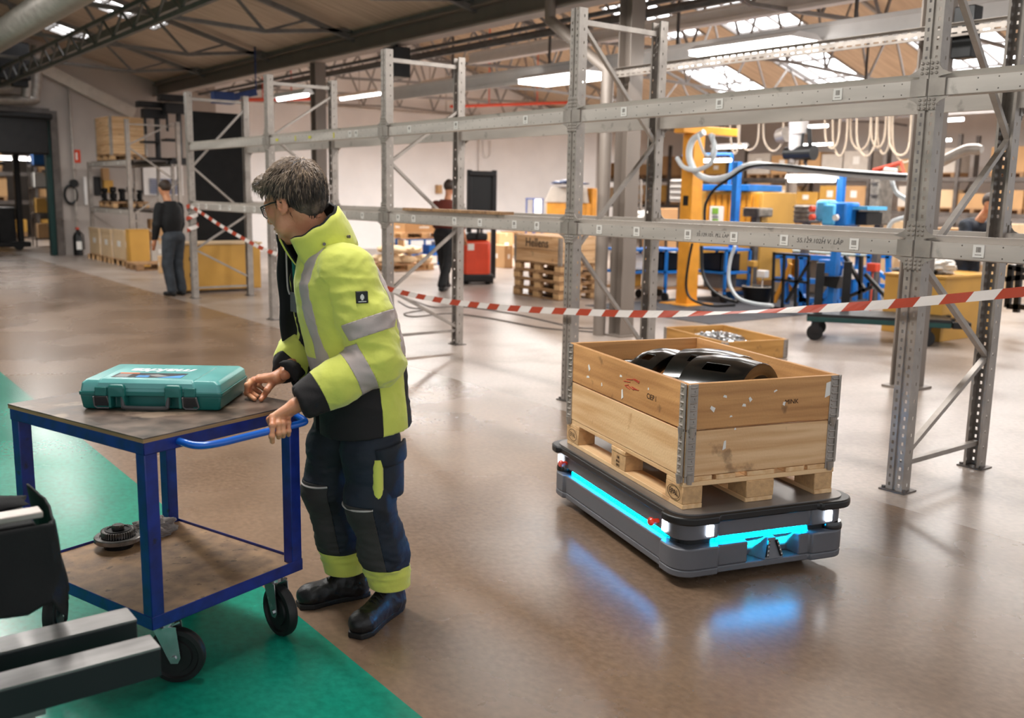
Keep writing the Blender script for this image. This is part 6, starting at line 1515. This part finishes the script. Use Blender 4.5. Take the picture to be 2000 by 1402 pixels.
# ---- dark mat and the assembly area
a_ = g(1290, 619); b_ = g(1700, 583)
mt_ = tag(MB().b2((a_.x, b_.y - .9, .0), (15.6, a_.y + 1.6, .008)).build('floor_mat', 'fdark'), 'dark floor mat under the assembly area', 'mat')
# yellow orange jib column
c = g(1340, 594); zt_ = onX(1350, 262, c.x).z
jb = thing('jib_column', 'tall orange yellow crane column right of the brown building column', 'crane', (c.x, c.y, 0)); MB().b2((-.12, -.12, 0), (.12, .12, zt_)).build('post', 'yelo', jb, world=False, bev=.01); MB().b2((-.3, -.3, 0), (.3, .3, .02)).build('foot_plate', 'yelo', jb, world=False)
MB().b2((-.35, -.1, zt_), (.9, .1, zt_ + .12)).build('arm', 'yelo', jb, world=False, bev=.01); MB().b2((-.13, -.05, 1.55), (-.12, .05, 1.7)).build('switch', 'black', jb, world=False)
# hoses: coil and long run overhead
GZ = onX(1400, 240, 14.2).z
PX = lambda pts, x: [onX(u, v, x) for u, v in pts]
hx_ = c.x - .25
def hose(pts, x, r, m, label, name='air_hose', n=8, sm=6):
    P_ = PX(pts, x)
    if name == 'festoon_cable': P_[0].z = P_[-1].z = GZ + .05
    return tag(MB().tube(spline(P_, sm), r, n).build(name, m, smooth=True), label, 'hose')
hose([(1375, 258), (1352, 275), (1346, 305), (1358, 335), (1385, 350), (1420, 346), (1450, 328), (1480, 322), (1530, 328), (1590, 332), (1650, 338), (1710, 342), (1775, 347)], hx_, .05, 'hose', 'thick pale hose swinging from the orange column along the work area')
hose([(1388, 262), (1396, 290), (1388, 318), (1360, 332), (1335, 326), (1322, 308)], hx_ - .1, .035, 'hose', 'pale hose coil hanging beside the orange column')
hose([(1362, 262), (1376, 300), (1390, 300), (1394, 262)], hx_ - .2, .02, 'hose', 'thin inner hose loop at the orange column')
hose([(1376, 440), (1378, 400), (1395, 370), (1430, 345), (1465, 325), (1520, 322), (1590, 330), (1680, 338), (1770, 344)], hx_ - .12, .022, 'black', 'black cable running along the pale overhead hose')
hose([(1352, 475), (1345, 510), (1340, 560), (1352, 585), (1390, 597), (1435, 596)], c.x - .4, .02, 'black', 'black cable drooping from the beam to the floor by the orange column')
hose([(1370, 480), (1372, 530), (1385, 560), (1410, 580), (1440, 590)], c.x - .35, .025, 'black', 'black hose beside the pale cylinder')
hose([(1436, 480), (1426, 510), (1424, 550), (1440, 580), (1470, 592), (1510, 597)], c.x - .3, .025, 'hose', 'grey hose sagging to the dark mat')
hose([(1740, 345), (1750, 375), (1775, 395), (1775, 420), (1745, 432), (1735, 445)], hx_ + .3, .03, 'hose', 'white hose curling by the near upright')
for i, (u, v, u2, v2, dz) in enumerate([(1425, 245, 1445, 250, 55), (1440, 245, 1482, 250, 48), (1490, 245, 1530, 248, 50), (1610, 245, 1640, 245, 45), (1625, 245, 1655, 245, 60), (1660, 243, 1700, 243, 50), (1672, 243, 1712, 243, 62), (1700, 243, 1730, 243, 45), (1712, 243, 1740, 243, 58), (1735, 243, 1778, 250, 60), (1742, 243, 1790, 250, 74)]):
    m_ = (u + u2) / 2; o = hose([(u, v - 9), (u + 3, v + dz * .6), (m_, v + dz), (u2 - 3, v2 + dz * .6), (u2, v2 - 9)], 14.12 + (i % 3) * .07, .018, 'hoset', 'cream cable loop hanging in festoons from the crane girder', 'festoon_cable', 6, 5); o['group'] = 'festoon cables'; o['label'] = '%s cream cable loop from the left among those hanging from the crane girder' % ORD[i]
# girder the festoons hang from
a_ = onX(1400, 240, 14.2); b_ = onX(1800, 238, 14.2); tag(MB().b2((14.1, b_.y, a_.z - .02), (14.3, a_.y, a_.z + .18)).build('crane_girder', 'cardw', bev=.01), 'pale crane girder carrying the hanging cable loops', 'girder')
# upside down robot arm
ra = thing('hanging_robot_arm', 'white and black robot arm hanging upside down under the girder', 'robot arm', onX(1560, 250, 14.2)); R2 = lambda pts, r, n, m: MB().tube(PX(pts, 14.2), [x * .78 for x in r], 14).build(n, m, ra, smooth=True)
R2([(1560, 225), (1560, 262)], [.22, .20], 'base', 'white'); R2([(1556, 255), (1552, 300)], [.17, .13], 'upper_arm', 'white'); R2([(1536, 262), (1520, 266)], [.17, .15], 'motor', 'galv'); R2([(1535, 300), (1590, 298)], [.14, .17], 'elbow_joint', 'black'); R2([(1550, 300), (1548, 318)], [.1, .07], 'wrist', 'galv'); R2([(1580, 250), (1582, 285), (1572, 320)], [.05, .05, .04], 'cable_bundle', 'black'); R2([(1570, 250), (1566, 290), (1575, 325)], [.03, .03, .03], 'cable_bundle', 'black')
# yellow cabinet with white green label
def blockX(u0, v0, u1, v1, x, d, name, m, par, bev=.01, z0=None):
    """block whose face lies on plane X=x between two pixels and runs d deep"""
    a_ = onX(u0, v0, x); b_ = onX(u1, v1, x); return MB().b2((x, b_.y, b_.z if z0 is None else z0), (x + d, a_.y, a_.z)).build(name, m, par, bev=bev)
yc_ = thing('yellow_enclosure', 'yellow slatted machine enclosure with blue top right of the orange column', 'machine', onX(1425, 470, 13.2)); blockX(1366, 374, 1487, 440, 13.2, .9, 'enclosure', 'yel', yc_, z0=.3); blockX(1371, 360, 1462, 373, 13.1, .9, 'blue_top', 'bluem', yc_)
for i in range(9): u = 1377 + i * 12; blockX(u, 380, u + 4, 436, 13.17, .03, 'slat', 'yelo', yc_, bev=0)
lb = blockX(1387, 402, 1410, 438, 13.13, .03, 'label_plate', 'paper', yc_, bev=0); blockX(1391, 406, 1402, 418, 13.12, .01, 'green_field', 'greenb', lb, 0); blockX(1391, 421, 1402, 426, 13.12, .01, 'grey_field', 'p4', lb, 0); blockX(1391, 428, 1402, 436, 13.12, .01, 'green_field', 'greenb', lb, 0)
# blue gantry: posts and arches
def post(u, v0, v1, x, w_, name, m, label, zb=None):
    a_ = onX(u, v0, x); b_ = onX(u, v1, x); return tag(MB().b2((x - w_ / 2, a_.y - w_ / 2, b_.z if zb is None else zb), (x + w_ / 2, a_.y + w_ / 2, a_.z)).build(name, m, bev=.006), label, 'post')
post(1441, 316, 590, 12.6, .11, 'blue_post', 'bluem', 'thick bright blue post right of the yellow enclosure', 0); post(1645, 342, 590, 13.2, .1, 'blue_post', 'bluem', 'bright blue post behind the light blue control box', 0)
ar_ = thing('blue_arch', 'thin blue tubular arch above the yellow enclosure', 'frame', onX(1400, 302, 13.3)); MB().tube(spline(PX([(1334, 304), (1420, 301), (1430, 305)], 13.3), 3), .03, 8).build('rail', 'bluem', ar_); MB().tube(PX([(1430, 303), (1424, 362)], 13.3), .03, 8).build('strut', 'bluem', ar_)
luminaire(13.0, onX(1430, 312, 13.).y, onX(1365, 312, 13.).y, onX(1400, 311, 13.).z, 'lit tube lamp under the thin blue arch', wd=.1, house=False); luminaire(12.6, onX(1634, 350, 12.6).y, onX(1538, 348, 12.6).y, onX(1590, 349, 12.6).z, 'lit tube lamp under the pale overhead hose', wd=.14, house=True)
# control box
cb = thing('control_box', 'light blue control box with red knobs on a blue stand', 'control box', onX(1620, 440, 12.2)); blockX(1606, 394, 1650, 442, 12.25, .35, 'cabinet', 'bluem', cb, .03); blockX(1592, 390, 1612, 432, 12.2, .3, 'side_bulge', 'cyan', cb, .05); blockX(1606, 398, 1628, 440, 12.2, .06, 'front_cover', 'cyan', cb, .03); 
for v in (408, 424): a_ = onX(1590, v, 12.15); MB().cyl(a_, a_ + Vector((-.06, .02, 0)), .045, 12).build('knob', 'orange', cb)
a_ = onX(1634, 425, 12.2); MB().cyl(a_, a_ + Vector((-.04, 0, 0)), .045, 12).build('knob', 'white', cb); blockX(1652, 402, 1694, 410, 12.4, .5, 'tray', 'cyan', cb, 0); blockX(1650, 412, 1692, 440, 12.5, .4, 'dark_bay', 'black', cb); MB().b2((12.35, cb.location.y - .05, 0), (12.45, cb.location.y + .05, onX(1620, 442, 12.3).z)).build('stand', 'bluem', cb)
# red articulated clamp, blue monitor on the right
rk = thing('red_clamp', 'red triangular tool arm resting on the overhead hose', 'tool', onX(1740, 330, 12.3)); MB().tube(PX([(1706, 333), (1760, 318), (1766, 338), (1740, 337)], 12.2), .035, 6).build('arm', 'orange', rk); MB().tube(PX([(1728, 333), (1752, 336)], 12.15), .045, 8).build('cylinder', 'paper', rk)
# grey machines between
M['mach'] = mat('machine_grey', '#8d857c', .5, .3, .25, (9, 9, 9))
for i, (u0, v0, u1, v1, x, lab) in enumerate([(1450, 405, 1480, 424, 12.9, 'small grey motor unit right of the blue post'), (1550, 400, 1578, 436, 13.0, 'ribbed grey gearbox left of the control box'), (1700, 345, 1712, 440, 13.6, 'narrow grey machine column left of the near upright'), (1308, 350, 1335, 395, 13.5, 'stack of white canisters left of the orange column')]):
    t_ = thing('machine_unit', lab, 'machine', onX(u0, v1, x)); blockX(u0, v0, u1, v1, x, .4, 'housing', 'mach' if i < 3 else 'paper', t_, .03)
    for k in range(4): v = v0 + (v1 - v0) * (k + .5) / 4; blockX(u0 - 1, v - 1.2, u1 + 1, v + 1.2, x - .03, .05, 'rib', 'galvd', t_, 0)
    a_ = onX((u0 + u1) / 2, v1, x); MB().b2((x + .1, a_.y - .05, 0), (x + .2, a_.y + .05, a_.z)).build('stand', 'galvd', t_)
# blue workshop trolleys on castors under the beam
def trolley(u0, u1, vt, vm, vb, dep, label, m='bluem', x=None):
    a_ = g(u0, vb); o = thing('shelf_trolley', label, 'trolley', (a_.x, a_.y, 0), 0, 'blue shelf trolleys'); x1 = onY(u1, vb, a_.y).x - a_.x; zt_ = onY(u0, vt, a_.y).z; zm = onY(u0, vm, a_.y).z
    for x in (0, x1):
        for y in (0, dep): MB().b2((x - .02, y - .02, .14), (x + .02, y + .02, zt_)).build('leg', m, o, world=False); MB().cyl((x - .02, y, .07), (x + .02, y, .07), .07, 14).build('castor', 'blackm', o, world=False)
    for z in (zt_, zm, .22): MB().b2((-.02, -.02, z - .035), (x1 + .02, dep + .02, z)).build('shelf', m if z != .22 else 'wD', o, world=False)
    return o, a_, x1, zt_, zm
for i, (u0, u1, vt, vm, vb, dep, lab) in enumerate([(1226, 1268, 487, 531, 588, .6, 'blue trolley directly right of the brown building column'), (1298, 1338, 487, 530, 588, .6, 'blue trolley left of the orange column base'), (1413, 1459, 487, 532, 592, .7, 'blue trolley right of the pale cylinder')]):
    o, a_, x1, zt_, zm = trolley(u0, u1, vt, vm, vb, dep, lab)
    b = thing('parts_bin', ['white bin on the blue trolley right of the brown column', 'black bin on the blue trolley left of the orange column', 'black bin on the blue trolley right of the pale cylinder', 'yellow bin on the blue trolley before the black stand'][i], 'bin', (a_.x + x1 / 2, a_.y + dep / 2, zm)); h = min(.28, zt_ - zm - .06)
    MB().b2((-x1 * .4, -.2, 0), (x1 * .4, .2, .02)).b2((-x1 * .4, -.2, 0), (-x1 * .38, .2, h)).b2((x1 * .38, -.2, 0), (x1 * .4, .2, h)).b2((-x1 * .4, -.2, 0), (x1 * .4, -.18, h)).b2((-x1 * .4, .18, 0), (x1 * .4, .2, h)).build('tub', ['paper', 'black', 'black', 'yel'][i], b, world=False); MB().b2((-x1 * .3, -.15, .02), (x1 * .3, .15, h * .8)).build('contents', ['cardl', 'grey', 'iron', 'cardl'][i], b, world=False)
    b = thing('carton', 'small carton on the lowest shelf of the ' + ['trolley right of the brown column', 'trolley left of the orange column', 'trolley right of the pale cylinder', 'trolley before the black stand'][i], 'box', (a_.x + x1 / 2, a_.y + dep / 2, .22)); carton(b, x1 * .7, .35, .24, ['yel', 'cardw', 'grey', 'card'][i], lab=False)
for i, (u, v, x, wd, h, m, lab) in enumerate([(1446, 575, 13.6, .35, .45, 'bluem', 'blue floor cabinet under the pale overhead hose'), (1497, 560, 14.6, .5, .6, 'cardl', 'pale carton standing behind the black test frame'), (1545, 555, 15.0, .5, .7, 'yelo', 'orange yellow bin behind the crossed blue stand'), (1608, 560, 15.2, .5, .6, 'cardw', 'grey white drum crate behind the crossed blue stand'), (1672, 560, 15.0, .45, .55, 'bluem', 'blue bin behind the slanted black struts'),
        (1290, 545, 16.0, .6, .8, 'card', 'tan carton behind the trolley left of the orange column'), (1500, 425, 17.0, .5, 1.3, 'yel', 'tall yellow locker behind the grey motor unit'), (1585, 500, 17.5, .7, 1.25, 'card', 'stack high tan carton far behind the control box'), (1725, 500, 17.0, .6, 1.3, 'cardl', 'pale tall carton left of the near upright, far back'), (1865, 500, 17.5, .7, 1.2, 'card', 'tan carton far behind the yellow workbench'), (1940, 500, 18.0, .7, 1.3, 'cardl', 'pale carton far back at the right picture border'), (1320, 480, 18.0, .7, 1.4, 'card', 'tan carton behind the white canisters')]):
    a_ = onX(u, v, x); o = thing('storage_box', lab, 'box', (x, a_.y, 0)); carton(o, wd, wd * 1.2, h, m, lab=(i > 4))
# pale cylinder
c = g(1398, 556); cy = thing('pressure_cylinder', 'pale standing cylinder with yellow rings between blue trolleys', 'tank', (c.x, c.y, .0)); zt_ = onY(1398, 482, c.y).z
for r, a1, b1, n, m in ((.17, .25, zt_, 'shell', 'cardw'), (.178, .28, .34, 'ring', 'yelo'), (.178, zt_ - .14, zt_ - .08, 'ring', 'yelo')): MB().cyl((0, 0, a1), (0, 0, b1), r, 20).build(n, m, cy, world=False, smooth=True)
for k in range(3): a1 = k * 2.1; MB().cyl((.14 * math.cos(a1), .14 * math.sin(a1), 0), (.14 * math.cos(a1), .14 * math.sin(a1), .26), .02, 6).build('leg', 'bluem', cy, world=False)
# big blue assembly stand with crossed struts, black test frame in front
def bars(name, label, cat, x, segs, m, w_=.05, group=None):
    o = thing(name, label, cat, onX(segs[0][0], segs[0][1], x) * 1.0, 0, group)
    for (u0, v0, u1, v1, *k) in segs: 
        p_, q_ = onX(u0, v0, x + (k[0] if k else 0)), onX(u1, v1, x + (k[1] if len(k) > 1 else (k[0] if k else 0))); p_.z = max(p_.z, .01); q_.z = max(q_.z, .01)
        MB().bar(p_, q_, w_, w_).build('strut', m, o)
    return o
bars('assembly_stand', 'large blue assembly stand with crossed struts behind the platform cart', 'stand', 12.9, [(1520, 498, 1640, 506), (1530, 500, 1535, 598), (1568, 502, 1566, 600), (1635, 506, 1632, 596), (1540, 540, 1584, 600), (1600, 596, 1652, 520), (1560, 585, 1640, 590), (1515, 545, 1640, 552), (1520, 500, 1535, 500, 0, 1), (1640, 506, 1652, 505, 0, .8), (1652, 505, 1650, 590, .8, .8)], 'bluem', .08)
bars('assembly_stand', 'blue frame of uprights right of the big crossed stand', 'stand', 14.0, [(1698, 500, 1700, 585), (1712, 498, 1714, 588), (1735, 500, 1735, 590), (1695, 555, 1740, 560), (1700, 520, 1738, 548), (1695, 500, 1740, 500)], 'bluem', .07)
bars('test_frame', 'black tubular test frame standing before the blue stand', 'frame', 11.9, [(1512, 492, 1508, 604), (1532, 495, 1528, 600), (1556, 497, 1553, 606), (1580, 500, 1577, 604), (1505, 600, 1580, 608), (1510, 545, 1580, 552), (1512, 495, 1582, 500), (1535, 590, 1582, 510)], 'black', .035)
bars('pivot_mast', 'black slanted strut assembly in the middle of the work area', 'machine', 12.4, [(1650, 500, 1690, 570), (1655, 580, 1705, 560), (1682, 500, 1680, 585), (1690, 535, 1740, 590)], 'black', .05)
bars('yellow_lever', 'yellow lever leaning before the blue stand', 'lever', 12.2, [(1512, 590, 1545, 515)], 'yelo', .05)
t_ = thing('green_worktable', 'teal topped worktable over the crossed blue stand', 'table', onX(1560, 500, 14.3)); blockX(1480, 488, 1680, 499, 14.3, .8, 'table_top', 'green', t_)
for u in (1486, 1674): a_ = onX(u, 500, 13.35); 
for u in (1486, 1674):
    a_ = onX(u, 495, 14.4); MB().b2((14.4, a_.y - .03, 0), (14.46, a_.y + .03, a_.z)).build('leg', 'bluem', t_); MB().b2((15.0, a_.y - .03, 0), (15.06, a_.y + .03, a_.z)).build('leg', 'bluem', t_)
for i, (u, v, r, m, lab) in enumerate([(1620, 520, .2, 'bluem', 'bright blue tool box hanging at the test stand'), (1470, 515, .1, 'yel', 'small yellow box among the blue trolleys'), (1706, 522, .12, 'orange', 'red tool box on the right blue frame'), (1660, 535, .14, 'paper', 'white drum between the blue frames'), (1490, 535, .12, 'paper', 'white roll on the blue trolley shelf')]):
    a_ = onX(u, v, 12.7); tag(MB().box(a_, (r, r * 1.3, r)).b2((a_.x - .01, a_.y - .01, 0), (a_.x + .01, a_.y + .01, a_.z)).build('tool_box', m, bev=.01), lab, 'box')
t_ = thing('tilted_tray', 'black tilted tray hanging under the blue trolley corner', 'tray', onX(1640, 545, 12.5)); MB().prism([(-.18, 0), (.15, .02), (.1, -.16), (-.12, -.14)], 0, .25, frame(onX(1643, 540, 12.5), (0, -1, 0), (0, 0, 1))).build('tub', 'black', t_); 
# bucket
c = g(1478, 590); b = thing('bucket', 'black tub standing on the dark mat', 'bucket', (c.x, c.y, .008)); MB().lathe([(0, 0), (.2, 0), (.25, .25), (.24, .25), (.19, .02), (0, .02)], 20).build('tub', 'black', b, world=False, smooth=True); MB().lathe([(.25, .25), (.262, .255), (.25, .262)], 20).build('rim', 'cardw', b, world=False)
# long loose cables on the floor
for pts, lab in (([(778, 588), (800, 600), (830, 604), (790, 612), (810, 618), (880, 612), (960, 622), (1060, 640), (1160, 648)], 'thin grey cable winding over the pale floor right of the man'), ([(782, 580), (815, 590), (850, 600), (900, 598), (1000, 612), (1120, 638), (1180, 640)], 'second thin cable over the pale floor right of the man'), ([(1290, 588), (1330, 600), (1380, 603), (1300, 606), (1280, 598)], 'cable heap on the floor by the orange column')):
    tag(MB().tube(spline([g(u, v, .010) for u, v in pts], 8), .009, 6).build('floor_cable', 'galvd', smooth=True), lab, 'cable')
# ---- platform cart with two stakes
pc = g(1590, 664); pth = math.atan2(-1.06, .77); pf = thing('platform_cart', 'low dark green platform cart with two upright stakes on the pale floor', 'cart', (pc.x, pc.y, 0), pth); PL, PW = 1.5, .62; zd = .30
MB().b2((-.1, -.06, zd - .07), (PL, PW, zd - .01)).build('frame', 'green', pf, world=False, bev=.006)
for k in range(4): MB().b2((-.1, -.06 + k * .172, zd - .01), (PL + .06 * (k % 2), -.06 + k * .172 + .165, zd + .025)).build('deck_board', 'steelblk', pf, world=False)
for x, y in ((0, 0), (.05, PW - .05), (PL - .25, 0), (PL - .2, PW - .05)):
    MB().cyl((x, y - .025, .095), (x, y + .025, .095), .095, 20).build('wheel', 'blackm', pf, world=False, bev=.006); MB().b2((x - .04, y - .035, .09), (x + .04, y - .03, zd - .06)).b2((x - .04, y + .03, .09), (x + .04, y + .035, zd - .06)).b2((x - .05, y - .05, zd - .08), (x + .05, y + .05, zd - .065)).build('wheel_fork', 'steelblk', pf, world=False)
for x, y in ((.02, .25), (.35, .62)): MB().b2((x - .05, y - .05, zd + .02), (x + .05, y + .03, zd + .62)).build('stake', 'steelblk', pf, world=False, bev=.005)
MB().b2((PL + .02, .0, zd - .08), (PL + .22, .5, zd + .0)).build('hitch', 'steelblk', pf, world=False, bev=.01)
# ---- yellow workbenches on the right
x0, x1, y0, y1, z1 = fromuv(1835, 668, 1927, 1765, 541)
for (a0, b0, c0, d0, lab) in ((x0, x1, y0, y1, 'yellow plywood workbench at right with a clear bag on it'),):
    w_ = thing('yellow_workbench', lab, 'workbench', (a0, c0, 0)); 
    for nm, bx_ in (('side_panel', ((a0, c0, 0), (a0 + .03, d0, z1 - .03))), ('side_panel', ((b0 - .03, c0, 0), (b0, d0, z1 - .03))), ('front_panel', ((a0 + .03, c0, 0), (b0 - .03, c0 + .025, z1 - .03))), ('back_panel', ((a0 + .03, d0 - .025, 0), (b0 - .03, d0, z1 - .03))), ('top', ((a0 - .02, c0 - .02, z1 - .03), (b0 + .02, d0 + .02, z1)))): MB().b2(*bx_).build(nm, 'yel', w_, bev=.004)
q = onX(1852, 522, x0 + .3); tag(blob('clear_bag', (x0 + .35, y0 + .35, z1 + .1), (.2, .26, .12), 'paper', 4, .4, 2.2, 4, flat=.8), 'crumpled pale plastic bag on the yellow workbench', 'bag')
tag(blob('black_tool', (x0 + .15, y0 + .5, z1 + .03), (.14, .3, .03), 'black', 6, .3, 3, 3, flat=.9), 'flat black tool lying on the yellow workbench', 'tool')
x0b, x1b, y0b, y1b, z1b = fromuv(1755, 650, 1770, 1720, 536); w_ = thing('yellow_workbench', 'second yellow plywood bench left of the near upright', 'workbench', (x0b, y0b, 0))
for nm, bx_ in (('side_panel', ((x0b, y0b, 0), (x0b + .03, y1b, z1b - .03))), ('side_panel', ((x0b + .8, y0b, 0), (x0b + .83, y1b, z1b - .03))), ('front_panel', ((x0b + .03, y0b, 0), (x0b + .8, y0b + .025, z1b - .03))), ('top', ((x0b - .02, y0b - .02, z1b - .03), (x0b + .85, y1b + .02, z1b)))): MB().b2(*bx_).build(nm, 'yel', w_, bev=.004)
bars('machine_cart', 'black machine parts on a dark cart at the right picture border', 'machine', 12.9, [(1968, 600, 1975, 520), (1985, 610, 1992, 515), (1965, 545, 2010, 540), (1965, 575, 2010, 570), (1970, 520, 2010, 530), (1968, 598, 2010, 600)], 'black', .07)
# extraction arm behind near upright, small step ladder
tag(MB().tube(spline(PX([(1835, 318), (1860, 305), (1890, 292), (1918, 292)], 12.0), 4), [.07] * 12 + [.05], 12).build('extraction_arm', 'galv', smooth=True), 'grey bent extraction arm right of the near upright', 'pipe')
bars('step_ladder', 'small silver step ladder right of the brown building column', 'ladder', 13.0, [(1228, 360, 1226, 470), (1252, 352, 1250, 475), (1228, 378, 1252, 374), (1228, 395, 1252, 391), (1228, 412, 1252, 408), (1228, 430, 1252, 426), (1230, 360, 1252, 352)], 'galv', .035)
tag(blob('clear_bag', onX(1240, 425, 12.6), (.3, .35, .12), 'paper', 8, .4, 2, 4), 'crumpled pale plastic sheet lying beside the step ladder', 'bag')
b_ = onX(1240, 428, 12.6); tk = thing('stand_table', 'grey table under the crumpled plastic sheet', 'table', (12.6, b_.y, 0)); MB().b2((-.3, -.5, b_.z - .16), (.4, .5, b_.z - .11)).build('top', 'galvd', tk, world=False)
for x in (-.28, .36):
    for y in (-.46, .46): MB().b2((x - .02, y - .02, 0), (x + .02, y + .02, b_.z - .16)).build('leg', 'galvd', tk, world=False)
# ---- long storage racks far at the right: every box a thing
def farrack(x, ya, yb, levels, bay=2.8, dx=1.0, tag_='far right', seed=0, names=None, along='y', y=None):
    random.seed(seed); n = int((yb - ya) / bay)
    for k in range(n + 1):
        p_ = (x, ya + k * bay) if along == 'y' else (ya + k * bay, y); o = thing('rack_frame', '%s grey frame of the %s storage rack, counted from its near end' % (ORD[k], tag_), 'rack frame', (*p_, 0), 0 if along == 'y' else -PI / 2, 'frames of the %s rack' % tag_)
        for xx in (0, dx): MB().b2((xx - .05, -.05, 0), (xx + .05, .05, levels[-1] + 1.2)).build('upright', 'galvd', o, world=False)
        for z0_, z1_ in ((.3, 1.4), (1.4, 2.5)): MB().bar((0, 0, z0_), (dx, 0, z1_), .04, .04).build('brace', 'galvd', o, world=False)
    LV = {z: n_ for z, n_ in zip(levels, ('lowest', 'middle', 'top'))}; CN_ = dict(card='tan', cardl='pale tan', yel='yellow', yelo='orange yellow', cardw='grey white')
    for z in levels:
        if z > .3:
            for k in range(n):
                p_ = (x, ya + (k + .5) * bay) if along == 'y' else (ya + (k + .5) * bay, y); o = thing('rack_beam', 'grey beam pair, %s level, %s bay from the near end of the %s rack' % (LV[z], ORD[k], tag_), 'beam', (*p_, z), 0 if along == 'y' else -PI / 2, 'beams of the %s rack' % tag_)
                for xx in (0, dx): MB().b2((xx - .03, -bay / 2, -.12), (xx + .03, bay / 2, 0)).build('beam', 'galvd', o, world=False)
        t = ya + .15; lastk = -1
        while t < yb - 1:
            if int((t - ya) / bay) != int((t + .95 - ya) / bay): t = ya + bay * (int((t - ya) / bay) + 1) + .12; continue
            w_ = random.choice((.75, .85, .95)); h = random.choice((.4, .5, .6, .68)); m = random.choice(('card', 'card', 'card', 'cardl', 'yel', 'cardw')); p_ = (x + .45, t + w_ / 2) if along == 'y' else (t + w_ / 2, y - .45)
            if random.random() < .04: t += w_ + .1; continue
            kb = int((t - ya) / bay); q_ = q_ + 1 if kb == lastk else 0; lastk = kb
            o = thing('stored_box', '%s box, %s level, %s bay of the %s rack, %s in its bay' % (CN_[m], LV[z], ORD[kb], tag_, ORD[q_]), 'box', (*p_, z), 0 if along == 'y' else -PI / 2, 'boxes in the %s rack' % tag_)
            MB().b2((-.4, -w_ / 2, .14), (.4, w_ / 2, .14 + h)).build('body', m, o, world=False)
            q = MB().b2((-.4, -w_ / 2, .1), (.4, w_ / 2, .139))
            for yy in (-1, 0, 1): q.b2((-.4, yy * (w_ / 2 - .06) - .05, 0), (.4, yy * (w_ / 2 - .06) + .05, .1))
            q.build('pallet', 'wD', o, world=False)
            if random.random() < .6: MB().b2((-.405, -.12, .14 + h * .4), (-.4, .1, .14 + h * .75)).build('paper_label', 'paper', o, world=False)
            t += w_ + .06
farrack(27, .5, 31.3, (0.05, onX(1600, 408, 27).z, onX(1600, 347, 27).z), seed=3)
farrack(0, 15.2 + 9.2, 26.9, (0.05, 1.3, 2.4), tag_='end wall', seed=5, along='x', y=36, bay=2.4)
farrack(0, -1.5, 10.0, (0.05, 1.2, 2.1), tag_='storeroom', seed=7, along='x', y=35.5)
# storeroom: reach truck and post seen through the gate
a_ = onY(44, 400, 28.3); tk = thing('reach_truck', 'dark reach truck standing in the open gate', 'forklift', (a_.x - .9, 28.3, 0))
for nm, p_, q_ in (('mast_rail', (.75, 0, .1), (.9, .2, 3.2)), ('mast_rail', (.2, 0, .1), (.32, .2, 3.2)), ('body', (-1.0, .2, .15), (.75, 1.4, 1.1)), ('base', (-1.0, -.3, .08), (1.0, .2, .22)), ('roof', (-.9, .2, 2.2), (.6, 1.4, 2.28)), ('cab_post', (-.85, .25, 1.1), (-.77, .33, 2.2)), ('cross_bar', (.2, .0, 3.05), (.9, .2, 3.2))): MB().b2(p_, q_).build(nm, 'steelblk', tk, world=False, bev=.03)
for x in (-.8, .7): MB().cyl((x, -.32, .12), (x, -.2, .12), .12, 16).build('wheel', 'blackm', tk, world=False)
c = onY(18, 309, 32.); luminaire(c.x, -.6, .6, 0, 'small lit lamp seen through the gate'); o = [x for x in COL.objects if x.name.startswith('ceiling_lamp') and x.parent is None][-1]; o.location = c; o.rotation_euler = (0, 0, PI / 2)
area('storeroom_lamp', (4.5, 31, 3.9), 5, 2, 260)
cart2 = thing('order_trolley', 'trolley loaded with white and tan goods inside the gate', 'trolley', g(108, 478)); a_ = g(98, 482)
for z in (.2, .9, 1.6, 2.2):
    MB().b2((a_.x - .35, a_.y, z), (a_.x + .35, a_.y + .5, z + .04)).build('shelf', 'galvd', cart2)
for x in (-.35, .33):
    for y in (0, .48): MB().b2((a_.x + x, a_.y + y, 0), (a_.x + x + .03, a_.y + y + .03, 2.5)).build('post', 'galvd', cart2)
for i, (z, m) in enumerate([(.24, 'card'), (.94, 'yel'), (1.64, 'paper'), (2.24, 'bluem')]):
    b = thing('carton', '%s box on the trolley inside the gate' % ['lowest tan', 'second yellow', 'third white', 'topmost blue'][i], 'box', (a_.x, a_.y + .25, z)); carton(b, .55, .4, .4, m, lab=False)
